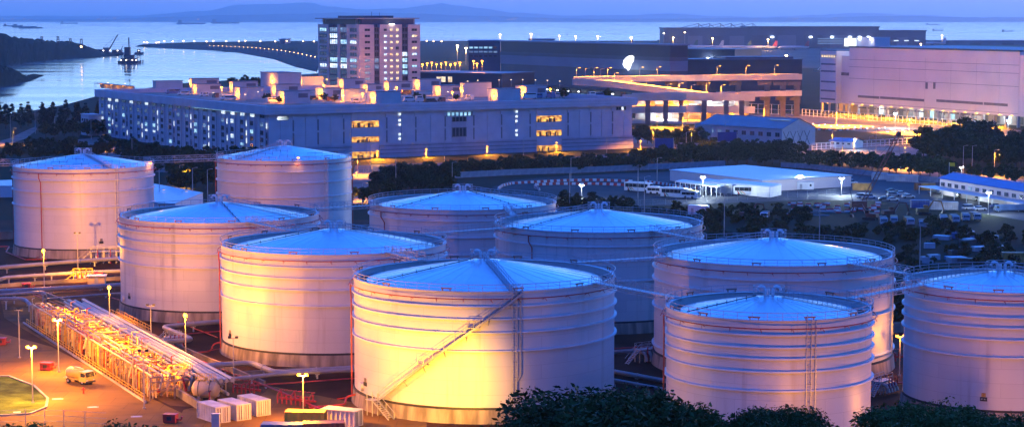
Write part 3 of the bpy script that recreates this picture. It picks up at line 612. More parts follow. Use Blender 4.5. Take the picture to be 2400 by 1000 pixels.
# ---------------------------------------------------------------- pipe rack / metering manifold
A0, A1 = G(72, 758), G(352, 938); ax = (A1 - A0); LR_ = ax.length; ang = math.atan2(ax.y, ax.x)
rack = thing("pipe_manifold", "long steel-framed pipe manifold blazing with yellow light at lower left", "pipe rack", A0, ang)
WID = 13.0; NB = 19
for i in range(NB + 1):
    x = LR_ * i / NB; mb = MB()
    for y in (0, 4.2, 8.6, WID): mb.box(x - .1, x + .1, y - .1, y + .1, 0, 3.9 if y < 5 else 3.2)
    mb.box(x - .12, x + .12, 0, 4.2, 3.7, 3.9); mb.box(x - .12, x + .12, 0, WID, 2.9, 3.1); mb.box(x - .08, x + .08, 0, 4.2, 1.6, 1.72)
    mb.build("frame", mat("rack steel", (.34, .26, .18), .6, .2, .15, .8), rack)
rr = random.Random(11)
for y, z, r, m in [(9.3, 3.5, .42, M_PIPE), (10.3, 3.5, .42, M_PIPE), (11.3, 3.45, .36, M_PIPE), (12.3, 3.5, .42, M_PIPE), (8.2, 3.4, .26, M_PIPE), (7.2, 3.35, .22, M_CREAM), (.4, 4.05, .16, M_CREAM), (1.2, 4.0, .14, M_RED), (2.2, 4.05, .18, M_PIPE), (3.4, 4.05, .2, M_CREAM), (9.8, 1.2, .3, M_PIPE), (11.5, 1.2, .3, M_PIPE), (5.6, 3.3, .2, M_RED)]:
    x0 = rr.uniform(-10, 0) if y > 8 else 0
    if y > 8: MB().tube([(x0, y, z), (LR_ + 6, y, z)], r, 8).build("pipe", m, rack, True); continue
    while x0 < LR_ - 8:      # broken into spools that drop to the skids
        x1 = min(LR_, x0 + rr.uniform(10, 34)); MB().tube(bend([(x0, y, .8), (x0, y, z), (x1, y, z), (x1, y + rr.choice((-.6, .6)), z - 2.2)], .5), r, 8).build("pipe", m, rack, True); x0 = x1 + rr.uniform(1, 4)
for i in range(NB):
    x = LR_ * (i + .5) / NB; mb = MB(); mr_ = MB()
    for k in range(14):    # small-bore metering pipework in this bay
        xx = x + rr.uniform(-2, 2); y0, y1 = sorted((rr.uniform(.3, 8), rr.uniform(.3, 8))); z0, z1 = rr.uniform(.5, 2.5), rr.uniform(1.5, 4.5)
        mb.tube(bend([(xx, y0, .2), (xx, y0, z1), (xx, y1, z1), (xx, y1, z0)], .3, 2), rr.choice((.07, .09, .12, .15)), 5)
    mb.tube(bend([(x, 12, 3.2), (x, 6.5, 3.2), (x, 6.2, 1.0), (x, .8, 1.0)], .5, 3), .2, 6)
    for k in range(3): mr_.tube([(x - 1.6 + 1.6 * k, .7, .1), (x - 1.6 + 1.6 * k, .7, rr.uniform(3, 5))], .07, 4)
    sk = mb.build("metering_skid", (M_CREAM, mat("rusty pipe paint", (.40, .17, .05), .55, 0, .25, .8), M_YEL)[i % 3], rack, True); mr_.build("standpipe", M_RED if i % 4 == 0 else M_STEEL, sk)
    for k in range(3):     # valves with handwheels
        c = Vector((x - 1.5 + 1.5 * k + rr.uniform(-.3, .3), rr.uniform(1.2, 6), rr.uniform(1, 1.6)))
        v = MB(); v.lathe([(0, -.35), (.24, -.3), (.34, 0), (.24, .3), (0, .35)], 8, c=c); v.tube([c + Vector((0, 0, .3)), c + Vector((0, 0, .8))], .05, 4); v.tube([c + Vector((.3 * math.cos(q), .3 * math.sin(q), .8)) for q in [math.pi * j / 4 for j in range(8)]], .05, 4, True)
        v.build("valve", M_RED if (i + k) % 4 == 0 else M_CREAM, rack, True)
    if i % 2 == 1:
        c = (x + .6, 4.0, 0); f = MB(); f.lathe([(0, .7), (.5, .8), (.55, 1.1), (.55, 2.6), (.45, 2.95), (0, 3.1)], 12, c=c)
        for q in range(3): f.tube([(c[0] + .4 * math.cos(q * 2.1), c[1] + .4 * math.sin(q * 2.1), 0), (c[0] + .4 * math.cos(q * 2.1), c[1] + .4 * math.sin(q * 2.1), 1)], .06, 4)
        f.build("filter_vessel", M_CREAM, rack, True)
for i in range(9):       # bulkhead lamps inside the frame
    x = LR_ * (i + .5) / 9; MB().cbox((x, 4.6, 3.75), .5, .4, .25).build("bulkhead_lamp", M_LSOD, rack); point(rack, (x, 4.6, 3.3), 360, (1, .33, .005), .3)
for i in range(90):      # uprights, sample lines and braces standing clear of the frame
    x, y = rr.uniform(1, LR_ - 1), rr.choice((.2, 1.5, 3, 4.4, 6, 7.5)); h_ = rr.uniform(3.8, 5.4)
    MB().tube(bend([(x, y, .1), (x, y, h_), (x + rr.uniform(-1.5, 1.5), y + rr.uniform(.3, 1.2), h_)], .2, 2), rr.choice((.06, .08, .11)), 5).build("sample_line", rr.choice((M_CREAM, M_RED, M_YEL, M_STEEL)), rack)
mb = MB()
for y in (-.9,):
    for z in (.6, 1.1): mb.tube([(0, y, z), (LR_, y, z)], .05, 4)
    for i in range(45): mb.tube([(LR_ * i / 44, y, 0), (LR_ * i / 44, y, 1.1)], .045, 4)
mb.build("handrail", M_YEL, rack)
MB().box(-1, LR_ + 2, -1.4, -1.15, 0, .35).build("kerb", M_CONC, rack)
mb = MB(); mb.box(14, 40, WID + .3, WID + 1.6, 2.9, 3.0)
for y in (WID + .3, WID + 1.6):
    for z in (3.5, 4.05): mb.tube([(14, y, z), (40, y, z)], .06, 4)
    for i in range(14): mb.tube([(14 + 2 * i, y, 0 if i % 4 == 0 else 3), (14 + 2 * i, y, 4.05)], .06, 4)
mb.build("catwalk", M_YEL, rack)
# dome-topped slop vessel inside the rack head, two horizontal drums at its foot
def drum(label, u, v, r, Ln, rz, hz):
    p = G(u, v); t = thing("pressure_vessel", label, "vessel", p, rz); k = Ln / 2
    prof = [(.01, -k - r * .5), (r * .5, -k - r * .42), (r * .85, -k - r * .22), (r, -k), (r, k), (r * .85, k + r * .22), (r * .5, k + r * .42), (.01, k + r * .5)]
    MB().lathe(prof, 28, c=(0, 0, hz), axis='x').build("drum", M_CREAM, t, True)
    for x in (-k * .6, k * .6):
        MB().box(x - .15, x + .15, -r * .7, r * .7, 0, hz - r * .55).build("saddle", M_CONC, t)
        MB().lathe([(r + .03, -.06), (r + .03, .06)], 28, c=(x, 0, hz), axis='x').build("band", M_DARK, t, True)
    mb = MB(); mb.box(-k, k, -.5, .5, hz + r + .05, hz + r + .12)
    for y in (-.5, .5):
        for z in (.55, 1.05): mb.tube([(-k, y, hz + r + z), (k, y, hz + r + z)], .05, 4)
        for i in range(5): mb.tube([(-k + Ln * i / 4, y, hz + r), (-k + Ln * i / 4, y, hz + r + 1.05)], .05, 4)
    mb.build("top_platform", M_YEL, t)
    MB().tube([(0, 0, hz + r - .1), (0, 0, hz + r + .6)], .3, 10).build("manway", M_CREAM, t, True)
    MB().tube(bend([(k * .8, -r, hz), (k * .8, -r - .8, hz), (k * .8, -r - .8, .3)], .3), .12, 6).build("outlet_pipe", M_RED, t, True)
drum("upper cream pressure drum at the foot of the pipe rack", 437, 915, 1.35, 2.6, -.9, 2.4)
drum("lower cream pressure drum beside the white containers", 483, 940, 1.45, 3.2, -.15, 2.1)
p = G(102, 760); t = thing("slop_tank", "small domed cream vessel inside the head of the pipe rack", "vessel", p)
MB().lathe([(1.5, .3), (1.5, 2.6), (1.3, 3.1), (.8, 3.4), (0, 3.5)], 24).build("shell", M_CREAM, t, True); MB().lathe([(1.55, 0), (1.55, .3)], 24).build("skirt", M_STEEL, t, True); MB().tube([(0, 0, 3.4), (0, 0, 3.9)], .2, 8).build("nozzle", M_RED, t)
p = G(530, 742 + 16); t = thing("valve_arch", "arched cream pipe loop above the pipe rack's back edge", "pipe loop", G(214, 806))
MB().tube([(1.9 * math.cos(math.pi * k / 12), 0, 2.6 + 1.9 * math.sin(math.pi * k / 12)) for k in range(13)], .36, 10).build("loop_pipe", M_CREAM, t, True)
for s in (-1.9, 1.9): MB().tube([(s, 0, 0), (s, 0, 2.65)], .3, 8).build("leg", M_CREAM, t, True)
# bund walls
M_BUND = mat("bund wall concrete", (.24, .20, .16), .9, 0, .25, .3, .2)
def wall(label, px, h=.9, w=.35, name="bund_wall", m=None, cat="wall", group=None):
    P = [G(u, v) for u, v in px]; t = thing(name, label, cat, P[0], 0, group)
    for a, c in zip(P, P[1:]):
        d = (c - a); k = MB(); k.box(0, d.length, -w / 2, w / 2, 0, h); k.box(-.05, d.length + .05, -w / 2 - .06, w / 2 + .06, h, h + .1)
        o = k.build("wall_panel", m or M_BUND, t); o.location = a - P[0]; o.rotation_euler = (0, 0, math.atan2(d.y, d.x))
    return t
wall("dark low bund wall running behind the pipe rack", [(86, 686), (340, 786), (520, 862), (620, 905)])
wall("pale bund wall in front of the far left tank", [(-20, 676), (70, 668), (292, 655)], .8)
wall("bund wall between the white pipes and the left middle tank", [(560, 880), (700, 872), (836, 868)], .7)
wall("yellow-lit wall at the left edge beside the far left tank", [(-20, 562), (36, 560)], 2.2)
wall("orange-lit wall between the wide right tank and the right-edge tank", [(2085, 780), (2130, 778)], 2.0)
wall("pale kerb curving round the lawn at lower left", [(-60, 885), (20, 882), (80, 905), (112, 935), (108, 955), (70, 970), (-60, 978)], .16, .3, "lawn_kerb", M_CONC, "kerb")
wall("kerb wall along the foot of the pipe rack beside the drums", [(395, 915), (455, 952), (470, 962)], 1.3)
# ---------------------------------------------------------------- lamp posts
def lamp(label, u, v, h, power=0, kind="flood", col=SODIUM, cat="lamp post", group=None, aim=None, glow=None, arm=0.0, name="lamp_post", lr=.35):
    t = thing(name, label, cat, G(u, v), 0, group)
    MB().lathe([(.28, 0), (.28, .25), (.1, .26)], 10).build("base", M_CONC, t)
    MB().tube([(0, 0, 0), (0, 0, h)], .11, 8, r1=.075).build("pole", M_POST, t, True)
    e = glow or (M_LSOD if power and col == SODIUM else M_LCOOL if power else M_DARK)
    if kind == "flood":
        MB().box(-.8, .8, -.06, .06, h - .1, h + .02).build("crossarm", M_POST, t)
        for s in (-.6, .6):
            MB().cbox((s, -.12, h + .18), .5, .28, .36).build("lamp_housing", M_DARK, t); MB().cbox((s, -.29, h + .16), .44, .06, .32).build("lamp_lens", e, t)
    elif kind == "globe":
        MB().lathe([(.01, -.4), (.3, -.28), (.42, 0), (.3, .28), (.01, .4)], 12, c=(0, 0, h + .35)).build("lamp_lens", e, t, True); MB().lathe([(0, .12), (.3, .06), (.34, 0)], 10, c=(0, 0, h + .72)).build("lamp_cap", M_DARK, t)
    else:
        MB().tube(bend([(0, 0, h - .1), (0, 0, h + .4), (arm, 0, h + .5)], .5), .06, 5).build("arm", M_POST, t)
        MB().cbox((arm, 0, h + .5), .9, .34, .2).build("lamp_housing", M_POST, t); MB().cbox((arm, 0, h + .37), .7, .28, .07).build("lamp_lens", e, t)
    if power:
        zl = h + (.35 if kind == "globe" else .16 if kind == "flood" else -.5); loc = (arm if kind == "arm" else 0, -.75 if kind != "arm" else 0, zl)
        if aim: spot(t, loc, Vector(aim) - t.location, power, col, ang=aim[3] if len(aim) > 3 else 80, r=lr)
        elif kind == "arm": spot(t, loc, Vector(loc) - Vector((0, 0, 5)), power, col, 152, .35, lr)
        else: point(t, loc, power, col, lr)
    return t
lamp("lit lamp post in front of the far left tank", 104, 674, 8.4, 1300, "globe")
lamp("lit lamp post left of the grimy tank, behind the pipe rack", 258, 787, 9.4, 1000, "globe")
lamp("lit lamp post between grimy tank and the white Z-shaped pipe", 436, 856, 8.9, 1000, "globe")
lamp("lit lamp post over the middle of the pipe rack's yard side", 138, 871, 9.3, 4600, "flood")
lamp("lit lamp post beside the lawn at lower left", 77, 944, 9.2, 4600, "flood")
lf = lamp("lit floodlight mast in front of the yellow container", 711, 992, 7.6, 2000, "flood")
lf2 = (T7.location.x - 8, T7.location.y - 20, 7.5)
lm_ = lamp("floodlight mast standing just before the stair tank", 1012, 1082, 4.6, 900, "flood", (1, .45, .02))
spot(lm_, (0, 1.0, 4.6), Vector((T7.location.x - 7.5, T7.location.y - 20, 6)) - lm_.location, 11000, (1, .43, .01), 62, 1.0, .5)
for L_, tgt, pw in (("lit lamp post over the middle", (T3.location.x - 4, T3.location.y - 21, 9), 3200), ("lit lamp post over the middle", (T4.location.x - 12, T4.location.y - 17, 10), 2200), ("lit lamp post beside the lawn", (T4.location.x - 4, T4.location.y - 21, 11), 3600), ("lit lamp post beside the lawn", (T7.location.x - 14, T7.location.y - 16, 11), 2000), ("lit lamp post in front of the far left", (T1.location.x, T1.location.y - 18, 12), 4800), ("lit lamp post in front of the far left", (T2.location.x, T2.location.y - 19, 14), 22000)):
    for o in COL.objects:
        if o.get("label", "").startswith(L_): spot(o, (.5, .9, 9.2), Vector(tgt) - o.location, pw * .58, SODIUM, 120, 1.0, .5); break
for lab, u, v, h in [("unlit twin-head mast beside the far left tank's platform", 183, 630, 9), ("unlit mast behind the rack's middle, near the Z pipe", 355, 826, 9), ("unlit multi-head mast in front of the left middle tank", 548, 908, 8.6), ("unlit mast at the upper end of the pipe rack", 46, 838, 9), ("unlit mast at the lower end of the pipe rack", 338, 957, 9.4)]:
    lamp(lab, u, v, h)
# ---------------------------------------------------------------- containers, truck, small gear
def corrug(Ln, w, h, pitch=.38):
    """corrugated container walls along x"""
    mb = MB(); n = int(Ln / pitch); q = []
    for i in range(n + 1):
        q.append((i * Ln / n, .0 if i % 2 else .11))
    for s in (0, 1):
        for i in range(n):
            (x0, d0), (x1, d1) = q[i], q[i + 1]; y = lambda d: d if s == 0 else w - d
            mb.add([(x0, y(d0), .15), (x1, y(d1), .15), (x1, y(d1), h - .12), (x0, y(d0), h - .12)], [(0, 1, 2, 3) if s == 0 else (3, 2, 1, 0)])
    mb.box(.05, .08, .05, w - .05, .15, h - .12)
    return mb
def container(label, u, v, rz, m, Ln=6.06, w=2.44, h=2.6, z=0, group="shipping containers"):
    t = thing("shipping_container", label, "container", G(u, v, z), rz, group)
    corrug(Ln, w, h).build("side_walls", m, t)
    mb = MB()
    for y in (0, w):
        for z in (.08, h - .08): mb.cbox((Ln / 2, y, z), Ln, .14, .16)
        for x in (0, Ln): mb.cbox((x, y, h / 2), .16, .16, h + .01)
    for x in (0, Ln):
        for z in (.08, h - .08): mb.cbox((x, w / 2, z), .14, w - .16, .15)
    mb.build("frame", m, t)
    MB().box(.06, Ln - .06, .06, w - .06, h - .1, h - .02).build("roof", m, t); MB().box(.06, Ln - .06, .06, w - .06, .1, .16).build("floor", M_DARK, t)
    for k in (0, 1):
        d = MB().box(Ln - .02, Ln + .05, .1 + k * w / 2 - (.02 if k else 0), w / 2 - .02 + k * (w / 2 - .08), .18, h - .18).build("door", m, t)
        for e in (.3, .75): yy = .1 + k * w / 2 + e * .9; MB().tube([(Ln + .09, yy, .2), (Ln + .09, yy, h - .2)], .045, 4).build("lock_rod", M_DARK, d)
    return t
M_CW = mat("container white", (.60, .58, .54), .5, 0, .15, .5, col2=(.42, .38, .33)); M_CY = mat("container yellow", (.62, .42, .04), .5, 0, .15, .5)
M_CR = mat("container red", (.30, .07, .05), .5, 0, .15, .5); M_CB = mat("container blue", (.07, .14, .30), .5, 0, .15, .5); M_CBR = mat("container brown", (.16, .06, .03), .6, 0, .2, .5); M_CO = mat("container ochre", (.42, .22, .05), .6, 0, .2, .5)
rzc = math.atan2(-.8, .6)
for lab, u, v in [("left white container of the three at the foot of the rack", 463, 978), ("middle white container of the three, with a dark side", 512, 972), ("right white container of the three at the foot of the rack", 558, 962)]:
    container(lab, u, v, rzc, M_CW)
container("long yellow container beside the floodlight mast", 668, 1003, -.08, M_CY)
container("white container at the bottom edge, next to the yellow one", 752, 994, -.45, M_CW)
container("blue-grey container cut by the bottom edge", 612, 1034, -.05, M_CB)
container("dark red container cut by the bottom edge", 712, 1032, .1, M_CR)
t = thing("gate_pillar", "white square pillar in front of the left white container", "pillar", G(506, 1003)); MB().box(-.6, .6, -.4, .4, 0, 2.2).build("shaft", M_CW, t); MB().box(-.68, .68, -.48, .48, 2.2, 2.35).build("cap", M_CW, t)
def wheel(parent, x, y, r, w=.28):
    o = MB().tube([(x, y - w / 2, r), (x, y + w / 2, r)], r, 14).build("wheel", M_BLACK, parent, True); MB().tube([(x, y - w / 2 - .01, r), (x, y + w / 2 + .01, r)], r * .5, 10).build("rim", M_STEEL, o, True)
def truck(label, p, rz, body, cabm, Ln=6.6, group=None, tanker=False, sc_=1.0):
    t = thing("truck", label, "truck", p, rz, group); w = 2.2
    MB().box(-Ln / 2, Ln / 2, -.5, .5, .5, .75).build("chassis", M_DARK, t)
    x0 = Ln / 2 - 1.75
    cab = MB(); pr = [(x0, .55), (Ln / 2, .55), (Ln / 2, 1.35), (Ln / 2 - .25, 2.3), (x0, 2.35)]
    cab.v = [(x, s * w / 2, z) for s in (-1, 1) for x, z in pr]; cab.f = [(0, 1, 2, 3, 4), (9, 8, 7, 6, 5)] + [(i, 5 + i, 5 + (i + 1) % 5, (i + 1) % 5) for i in range(5)]
    c = cab.build("cab", cabm, t)
    g = MB(); g.add([(Ln / 2 + .012, -.95, 1.38), (Ln / 2 + .012, .95, 1.38), (Ln / 2 - .23, .95, 2.22), (Ln / 2 - .23, -.95, 2.22)], [(0, 1, 2, 3)]); g.build("windscreen", M_GLASS, c)
    for s in (-1, 1):
        MB().box(x0 + .5, Ln / 2 - .4, s * (w / 2 + .01) - .01, s * (w / 2 + .01) + .01, 1.4, 2.1).build("side_window", M_GLASS, c); MB().cbox((Ln / 2 + .02, s * .75, .85), .06, .34, .2).build("headlight", M_WHITE, c)
        MB().cbox((Ln / 2 - .1, s * (w / 2 + .2), 1.75), .1, .22, .4).build("mirror", M_DARK, c)
    MB().box(Ln / 2 - .05, Ln / 2 + .1, -w / 2, w / 2, .45, .7).build("bumper", M_DARK, t)
    if tanker:
        MB().lathe([(.01, -Ln / 2 + .1), (.8, -Ln / 2 + .2), (.95, -Ln / 2 + .45), (.95, x0 - .55), (.8, x0 - .25), (.01, x0 - .15)], 20, c=(0, 0, 1.75), axis='x').build("tank_body", body, t, True); MB().box(-Ln / 2, x0 - .3, -1.05, 1.05, .75, .95).build("deck", body, t); MB().box(-1.2, .2, -.3, .3, 2.6, 2.8).build("hatch", body, t)
    else:
        MB().box(-Ln / 2, x0 - .15, -w / 2, w / 2, .8, 2.5).build("box_body", body, t)
    for x in (Ln / 2 - .95, -Ln / 2 + 1.1):
        for s in (-1, 1): wheel(t, x, s * (w / 2 - .16), .45)
    return t
M_TW = mat("sodium-tinted truck white", (.66, .48, .10), .35, 0, .06, .8, coat=.3)  # white truck; yellow of the sodium lamps is put into its colour
truck("white tanker truck with sodium yellow painted in, parked beside the pipe rack", G(186, 897), -.62, M_TW, M_TW, 5.6, tanker=True)
def redbox(label, u, v, rz):
    t = thing("hose_box", label, "hose box", G(u, v), rz); MB().box(-1, 1, -.7, .7, .15, 1.35).build("cabinet", M_RED, t); MB().box(-1.08, 1.08, -.78, .78, 1.35, 1.47).build("lid", M_RED, t)
    MB().box(-.9, .9, -.6, .6, 0, .15).build("skid", M_DARK, t); MB().tube([(1.0, 0, .6), (1.8, 0, .6), (1.9, 0, 1.1)], .16, 8).build("nozzle", M_RED, t, True); MB().box(-.4, .4, -.74, -.7, .5, 1.1).build("door", M_DARK, t)
redbox("red hose box beside the pipe rack's lamp", 110, 867, -.3); redbox("red hose box near the left white container", 400, 990, -.2); redbox("red hose box at the left edge above the lawn", 2, 808, 0); redbox("small red box behind the thick left pipe", 62, 678, .2); redbox("red box on the white hut beside the far left tank", 231, 652, .2)
t = thing("hydrant", "small red hydrant standing on the yellow-lit yard", "hydrant", G(196, 921)); MB().lathe([(.25, 0), (.25, .1), (.16, .12), (.16, .8), (.22, .85), (.1, 1.05), (0, 1.1)], 10).build("barrel", M_RED, t, True); MB().tube([(-.4, 0, .65), (.4, 0, .65)], .1, 8).build("outlet", M_RED, t)
t = thing("pump_hut", "small white hut with flat roof between left pipes", "hut", G(227, 664), .1); MB().box(-2, 2, -1.3, 1.3, 0, 1.9).build("walls", M_CREAM, t); MB().box(-2.3, 2.3, -1.6, 1.6, 1.9, 2.05).build("roof", M_WHITE, t); MB().box(-.4, .4, -1.33, -1.29, .1, 1.7).build("door", M_STEEL, t)
def platform(label, u, v, rz, Ln, w, h, m=M_STEEL, stair=True):
    t = thing("valve_platform", label, "platform", G(u, v), rz); MB().box(0, Ln, 0, w, h - .12, h).build("deck", m, t)
    for x in [Ln * k / 4 for k in range(5)]:
        for y in (.1, w - .1): MB().box(x - .08, x + .08, y - .08, y + .08, 0, h - .12).build("leg", m, t)
    mb = MB()
    for y in (0, w):
        for z in (.55, 1.1): mb.tube([(0, y, h + z), (Ln, y, h + z)], .05, 4)
        k = int(Ln / 1.5)
        for i in range(k + 1): mb.tube([(Ln * i / k, y, h), (Ln * i / k, y, h + 1.1)], .05, 4)
    mb.build("handrail", m, t)
    if stair:
        s = MB(); n = int(h / .25)
        for i in range(n): s.box(-.3 - .3 * i, -.3 * i, .1, 1.0, h - .25 * i - .3, h - .25 * i - .25)
        for y in (.1, 1.0): s.tube([(0, y, h - .1), (-.3 * n, y, 0)], .09, 4); s.tube([(0, y, h + 1), (-.3 * n, y, 1)], .05, 4)
        s.build("stair", m, t)
    for i in range(4):
        x = Ln * (i + .5) / 4; MB().tube(bend([(x, w + .5, h - .2), (x, w * .5, h - .4), (x, -.8, h - .6), (x, -1.2, .4)], .7), .3, 8).build("suction_pipe", M_PIPE, t, True)
        MB().tube([(x + .4, -1.0, .2), (x + .4, -1.0, h + .6)], .1, 5).build("standpipe", M_RED, t)
platform("steel valve platform at the foot of the far left tank", 212, 618, .08, 13, 2.4, 3.2)
platform("steel valve platform beside the right-edge tank's foot", 2225, 985, .05, 11, 1.8, 1.9, stair=False)
platform("dark steel platform on the ground right of the stair tank", 1500, 850, .6, 5, 1.6, 2.4)
platform("steel stair platform left of the right-edge tank", 2065, 925, .9, 4, 1.6, 2.2)
platform("yellow step-over platform among the left pipes", 172, 655, .1, 4.5, 1.2, 1.5, M_YEL)
platform("grey step-over platform at the white Z-shaped pipe", 388, 815, .4, 3.2, 1.6, 2.0)
def manifold(label, u, v, rz, n=6):
    t = thing("fire_manifold", label, "manifold", G(u, v), rz); r2 = random.Random(u)
    MB().tube([(0, 0, .8), (n * .9, 0, .8)], .22, 8).build("header", M_RED, t, True)
    for i in range(n): MB().tube(bend([(.4 + i * .9, 0, .8), (.4 + i * .9, 0, 1.7 + r2.uniform(-.3, .5)), (.4 + i * .9, -1.1, 1.6), (.4 + i * .9, -1.1, .1)], .3, 2), .13, 6).build("branch_pipe", M_RED, t, True)
    for i in range(n): MB().tube([(.4 + i * .9 + .3 * math.cos(q), .3 * math.sin(q), 2.2) for q in [math.pi * j / 4 for j in range(8)]], .05, 4, True).build("handwheel", M_RED, t)
manifold("red valve manifold between rack foot and containers", 552, 918, -.55, 6)
manifold("red valve manifold left of the floodlight mast", 655, 942, -.5, 8)
manifold("red valve manifold behind the pipe rack's middle", 360, 832, -.5, 6)
manifold("red valve manifold between the two right-hand tanks", 2090, 845, .1, 5)
# perimeter fence at the bottom left
def fence(label, px, h=2.2, step=3.0, m=None, panel=None, group=None, rails=3):
    P = [G(u, v) for u, v in px]; o = P[0]; t = thing("fence", label, "fence", o, 0, group); rl = MB()
    for a, c in zip(P, P[1:]):
        d = c - a; k = max(1, int(d.length / step))
        for i in range(k):
            p = a.lerp(c, i / k) - o; MB().tube([(0, 0, 0), (0, 0, h)], .06, 5).build("post", m or M_STEEL, t).location = p
            if panel:
                b_ = MB().box(.05, d.length / k - .05, -.04, .04, .1, h - .1).build("panel", panel, t); b_.location = p; b_.rotation_euler = (0, 0, math.atan2(d.y, d.x))
        for j in range(rails): z = h * (j + 1) / rails - .1; rl.tube([a - o + Vector((0, 0, z)), c - o + Vector((0, 0, z))], .03, 4)
    if rails: rl.build("rails", m or M_STEEL, t)
    return t
fence("dark wire fence along the bottom left edge", [(-20, 1000), (60, 996), (150, 998), (250, 1004)], 2.6)
for i, (u, v) in enumerate([(135, 934), (218, 953), (40, 965), (320, 975)]):
    t = thing("drain_cover", "pale square drain cover set in the yard paving", "drain cover", G(u, v, .05), .2, "drain covers in the yard"); MB().box(-.9, .9, -.6, .6, 0, .02).build("frame", M_CONC, t); MB().box(-.6, .6, -.4, .4, .02, .035).build("lid", M_STEEL, t)
# lamps that stand behind the foreground trees and beside the right-hand tanks
lamp("lit lamp low behind the trees at the bottom right corner", 2313, 1042, 3.4, 1100, "globe")
lr_ = lamp("lamp post behind the foreground trees, before the five-ringed tank", 1945, 1140, 6.5, 800, "flood")
lamp("lamp post on the orange ground between the right-hand tanks", 2108, 880, 7, 210, "flood")
t = thing("rim_lamp", "lit lamp on the rim of the second back-row tank", "lamp", (T2.location.x + 6.0, T2.location.y - 18.6, 24.2)); MB().tube([(0, 0, -.9), (0, 0, 0)], .05, 5).build("stem", M_POST, t); MB().cbox((0, -.1, .05), .7, .4, .3).build("lamp_lens", M_LSOD, t); spot(t, (0, -.6, .1), (0, -1.6, -6), 110, SODIUM, 110)
t = thing("rim_lamp", "lit lamp on the right rim of the far left tank", "lamp", (T1.location.x + 18.7, T1.location.y - 3, 24.0)); MB().tube([(0, 0, -.7), (0, 0, 0)], .05, 5).build("stem", M_POST, t); MB().cbox((0, -.1, .05), .7, .4, .3).build("lamp_lens", M_LSOD, t); point(t, (.6, -.6, .2), 50)
# ================================================================ BUILDINGS
M_FAC = mat("pale facade panel", (.47, .43, .49), .6, 0, .06, .2)
M_FACB = mat("facade base band", (.38, .34, .40), .6, 0, .08, .2)
M_SLOT = mat("facade joint", (.16, .15, .17), .7, 0, .1, .5)
M_RDECK = mat("roof deck", (.30, .27, .23), .9, 0, .2, .05, detail=6, spec=.05)
M_NAVY = mat("dark blue cladding", (.055, .065, .11), .5, 0, .1, .05)
M_NAVY2 = mat("darker navy cladding", (.025, .03, .055), .5, 0, .1, .05)
M_LAV = mat("grey blue cladding band", (.16, .18, .26), .5, 0, .06, .05)
M_BROOF = mat("blue metal roof", (.04, .09, .34), .45, 0, .08, .2)
M_WW = mat("warehouse cream cladding", (.68, .58, .57), .6, 0, .04, .05)
M_DUN = mat("dun concrete", (.40, .36, .34), .8, 0, .1, .1)
def unit_mesh(name, m, *boxes):
    mb = MB()
    for b_ in boxes: mb.box(*b_)
    return mb
class Part:
    """one mesh shared by many alike parts"""
    def __init__(s, name, mb, m): s.name, s.mb, s.m, s.o = name, mb, m, None
    def put(s, parent, loc, rz=0.0, scale=None):
        if s.o is None: s.o = s.mb.build(s.name, s.m, parent); o = s.o
        else: o = bpy.data.objects.new(s.name, s.o.data); COL.objects.link(o); o.parent = parent
        o.location = loc; o.rotation_euler = (0, 0, rz)
        if scale: o.scale = scale
        return o
    def like(s, m): 
        me = s.o.data.copy(); me.materials.clear(); me.materials.append(m); q = Part(s.name, s.mb, m); return q
UNIT = lambda: MB().box(-.5, .5, -.5, .5, -.5, .5)
_winp = {}
def window(parent, x, z, w, h, m, side='front', y=0.0, frame=True, cols=3, depth=.12):
    """pane with a frame and mullions set in a facade at local y (front) or x (left side)"""
    key = m.name
    if key not in _winp: _winp[key] = Part("window", UNIT(), m)
    if side == 'front': o = _winp[key].put(parent, (x, y - depth / 2 - .01, z), 0, (w, depth, h))
    else: o = _winp[key].put(parent, (y - depth / 2 - .01, x, z), 0, (depth, w, h))
    if frame:
        if 'fr' + str(cols) not in _winp:
            mb = MB(); e = .04
            mb.box(-.5 - e, .5 + e, -.7, -.5, -.5 - e, -.5 + e); mb.box(-.5 - e, .5 + e, -.7, -.5, .5 - e, .5 + e)
            for k in range(cols + 1): xx = -.5 + k / cols; mb.box(xx - .03, xx + .03, -.7, -.5, -.5, .5)
            _winp['fr' + str(cols)] = Part("window_frame", mb, M_SLOT)
        f = _winp['fr' + str(cols)].put(o, (0, 0, 0), 0)
        if side != 'front': f.rotation_euler = (0, 0, -math.pi / 2)
    return o
# ---------------------------------------------------------------- long freight building
H = 24.5; C = G(626, 249, H); Rr = G(1485, 229, H); Lc = G(226, 210, H)
fw = math.hypot(Rr.x - C.x, Rr.y - C.y); lw_ = math.hypot(Lc.x - C.x, Lc.y - C.y); th = math.atan2(Rr.y - C.y, Rr.x - C.x)
LB = thing("freight_building", "long pale freight building with roof parking behind the back-row tanks", "building", (C.x, C.y, 0), th)
P0, P1 = (C.x, C.y), (Rr.x, Rr.y)
fx = lambda u, v=300: facade(u, v, P0, P1)
MB().box(.6, fw - .6, .6, lw_ - .6, 0, 20.8).build("wall", M_FAC, LB)
MB().box(.4, fw - .4, .4, lw_ - .4, 20.8, 22.3).build("roof", M_RDECK, LB)
mb = MB(); o_ = 1.3
mb.box(-o_, fw + o_, -o_, .3, 20.7, H); mb.box(-o_, .3, .3, lw_ - .3, 20.7, H); mb.box(-o_, fw + o_, lw_ - .3, lw_ + o_, 20.7, H); mb.box(fw - .3, fw + o_, .3, lw_ - .3, 20.7, H)
MB_par = mb.build("parapet", M_FAC, LB)
mb = MB()
for z in (21.9, 23.2): mb.box(-o_ - .04, fw + o_ + .04, -o_ - .04, -o_ + .1, z, z + .07)
mb.build("parapet_joint", M_SLOT, MB_par)
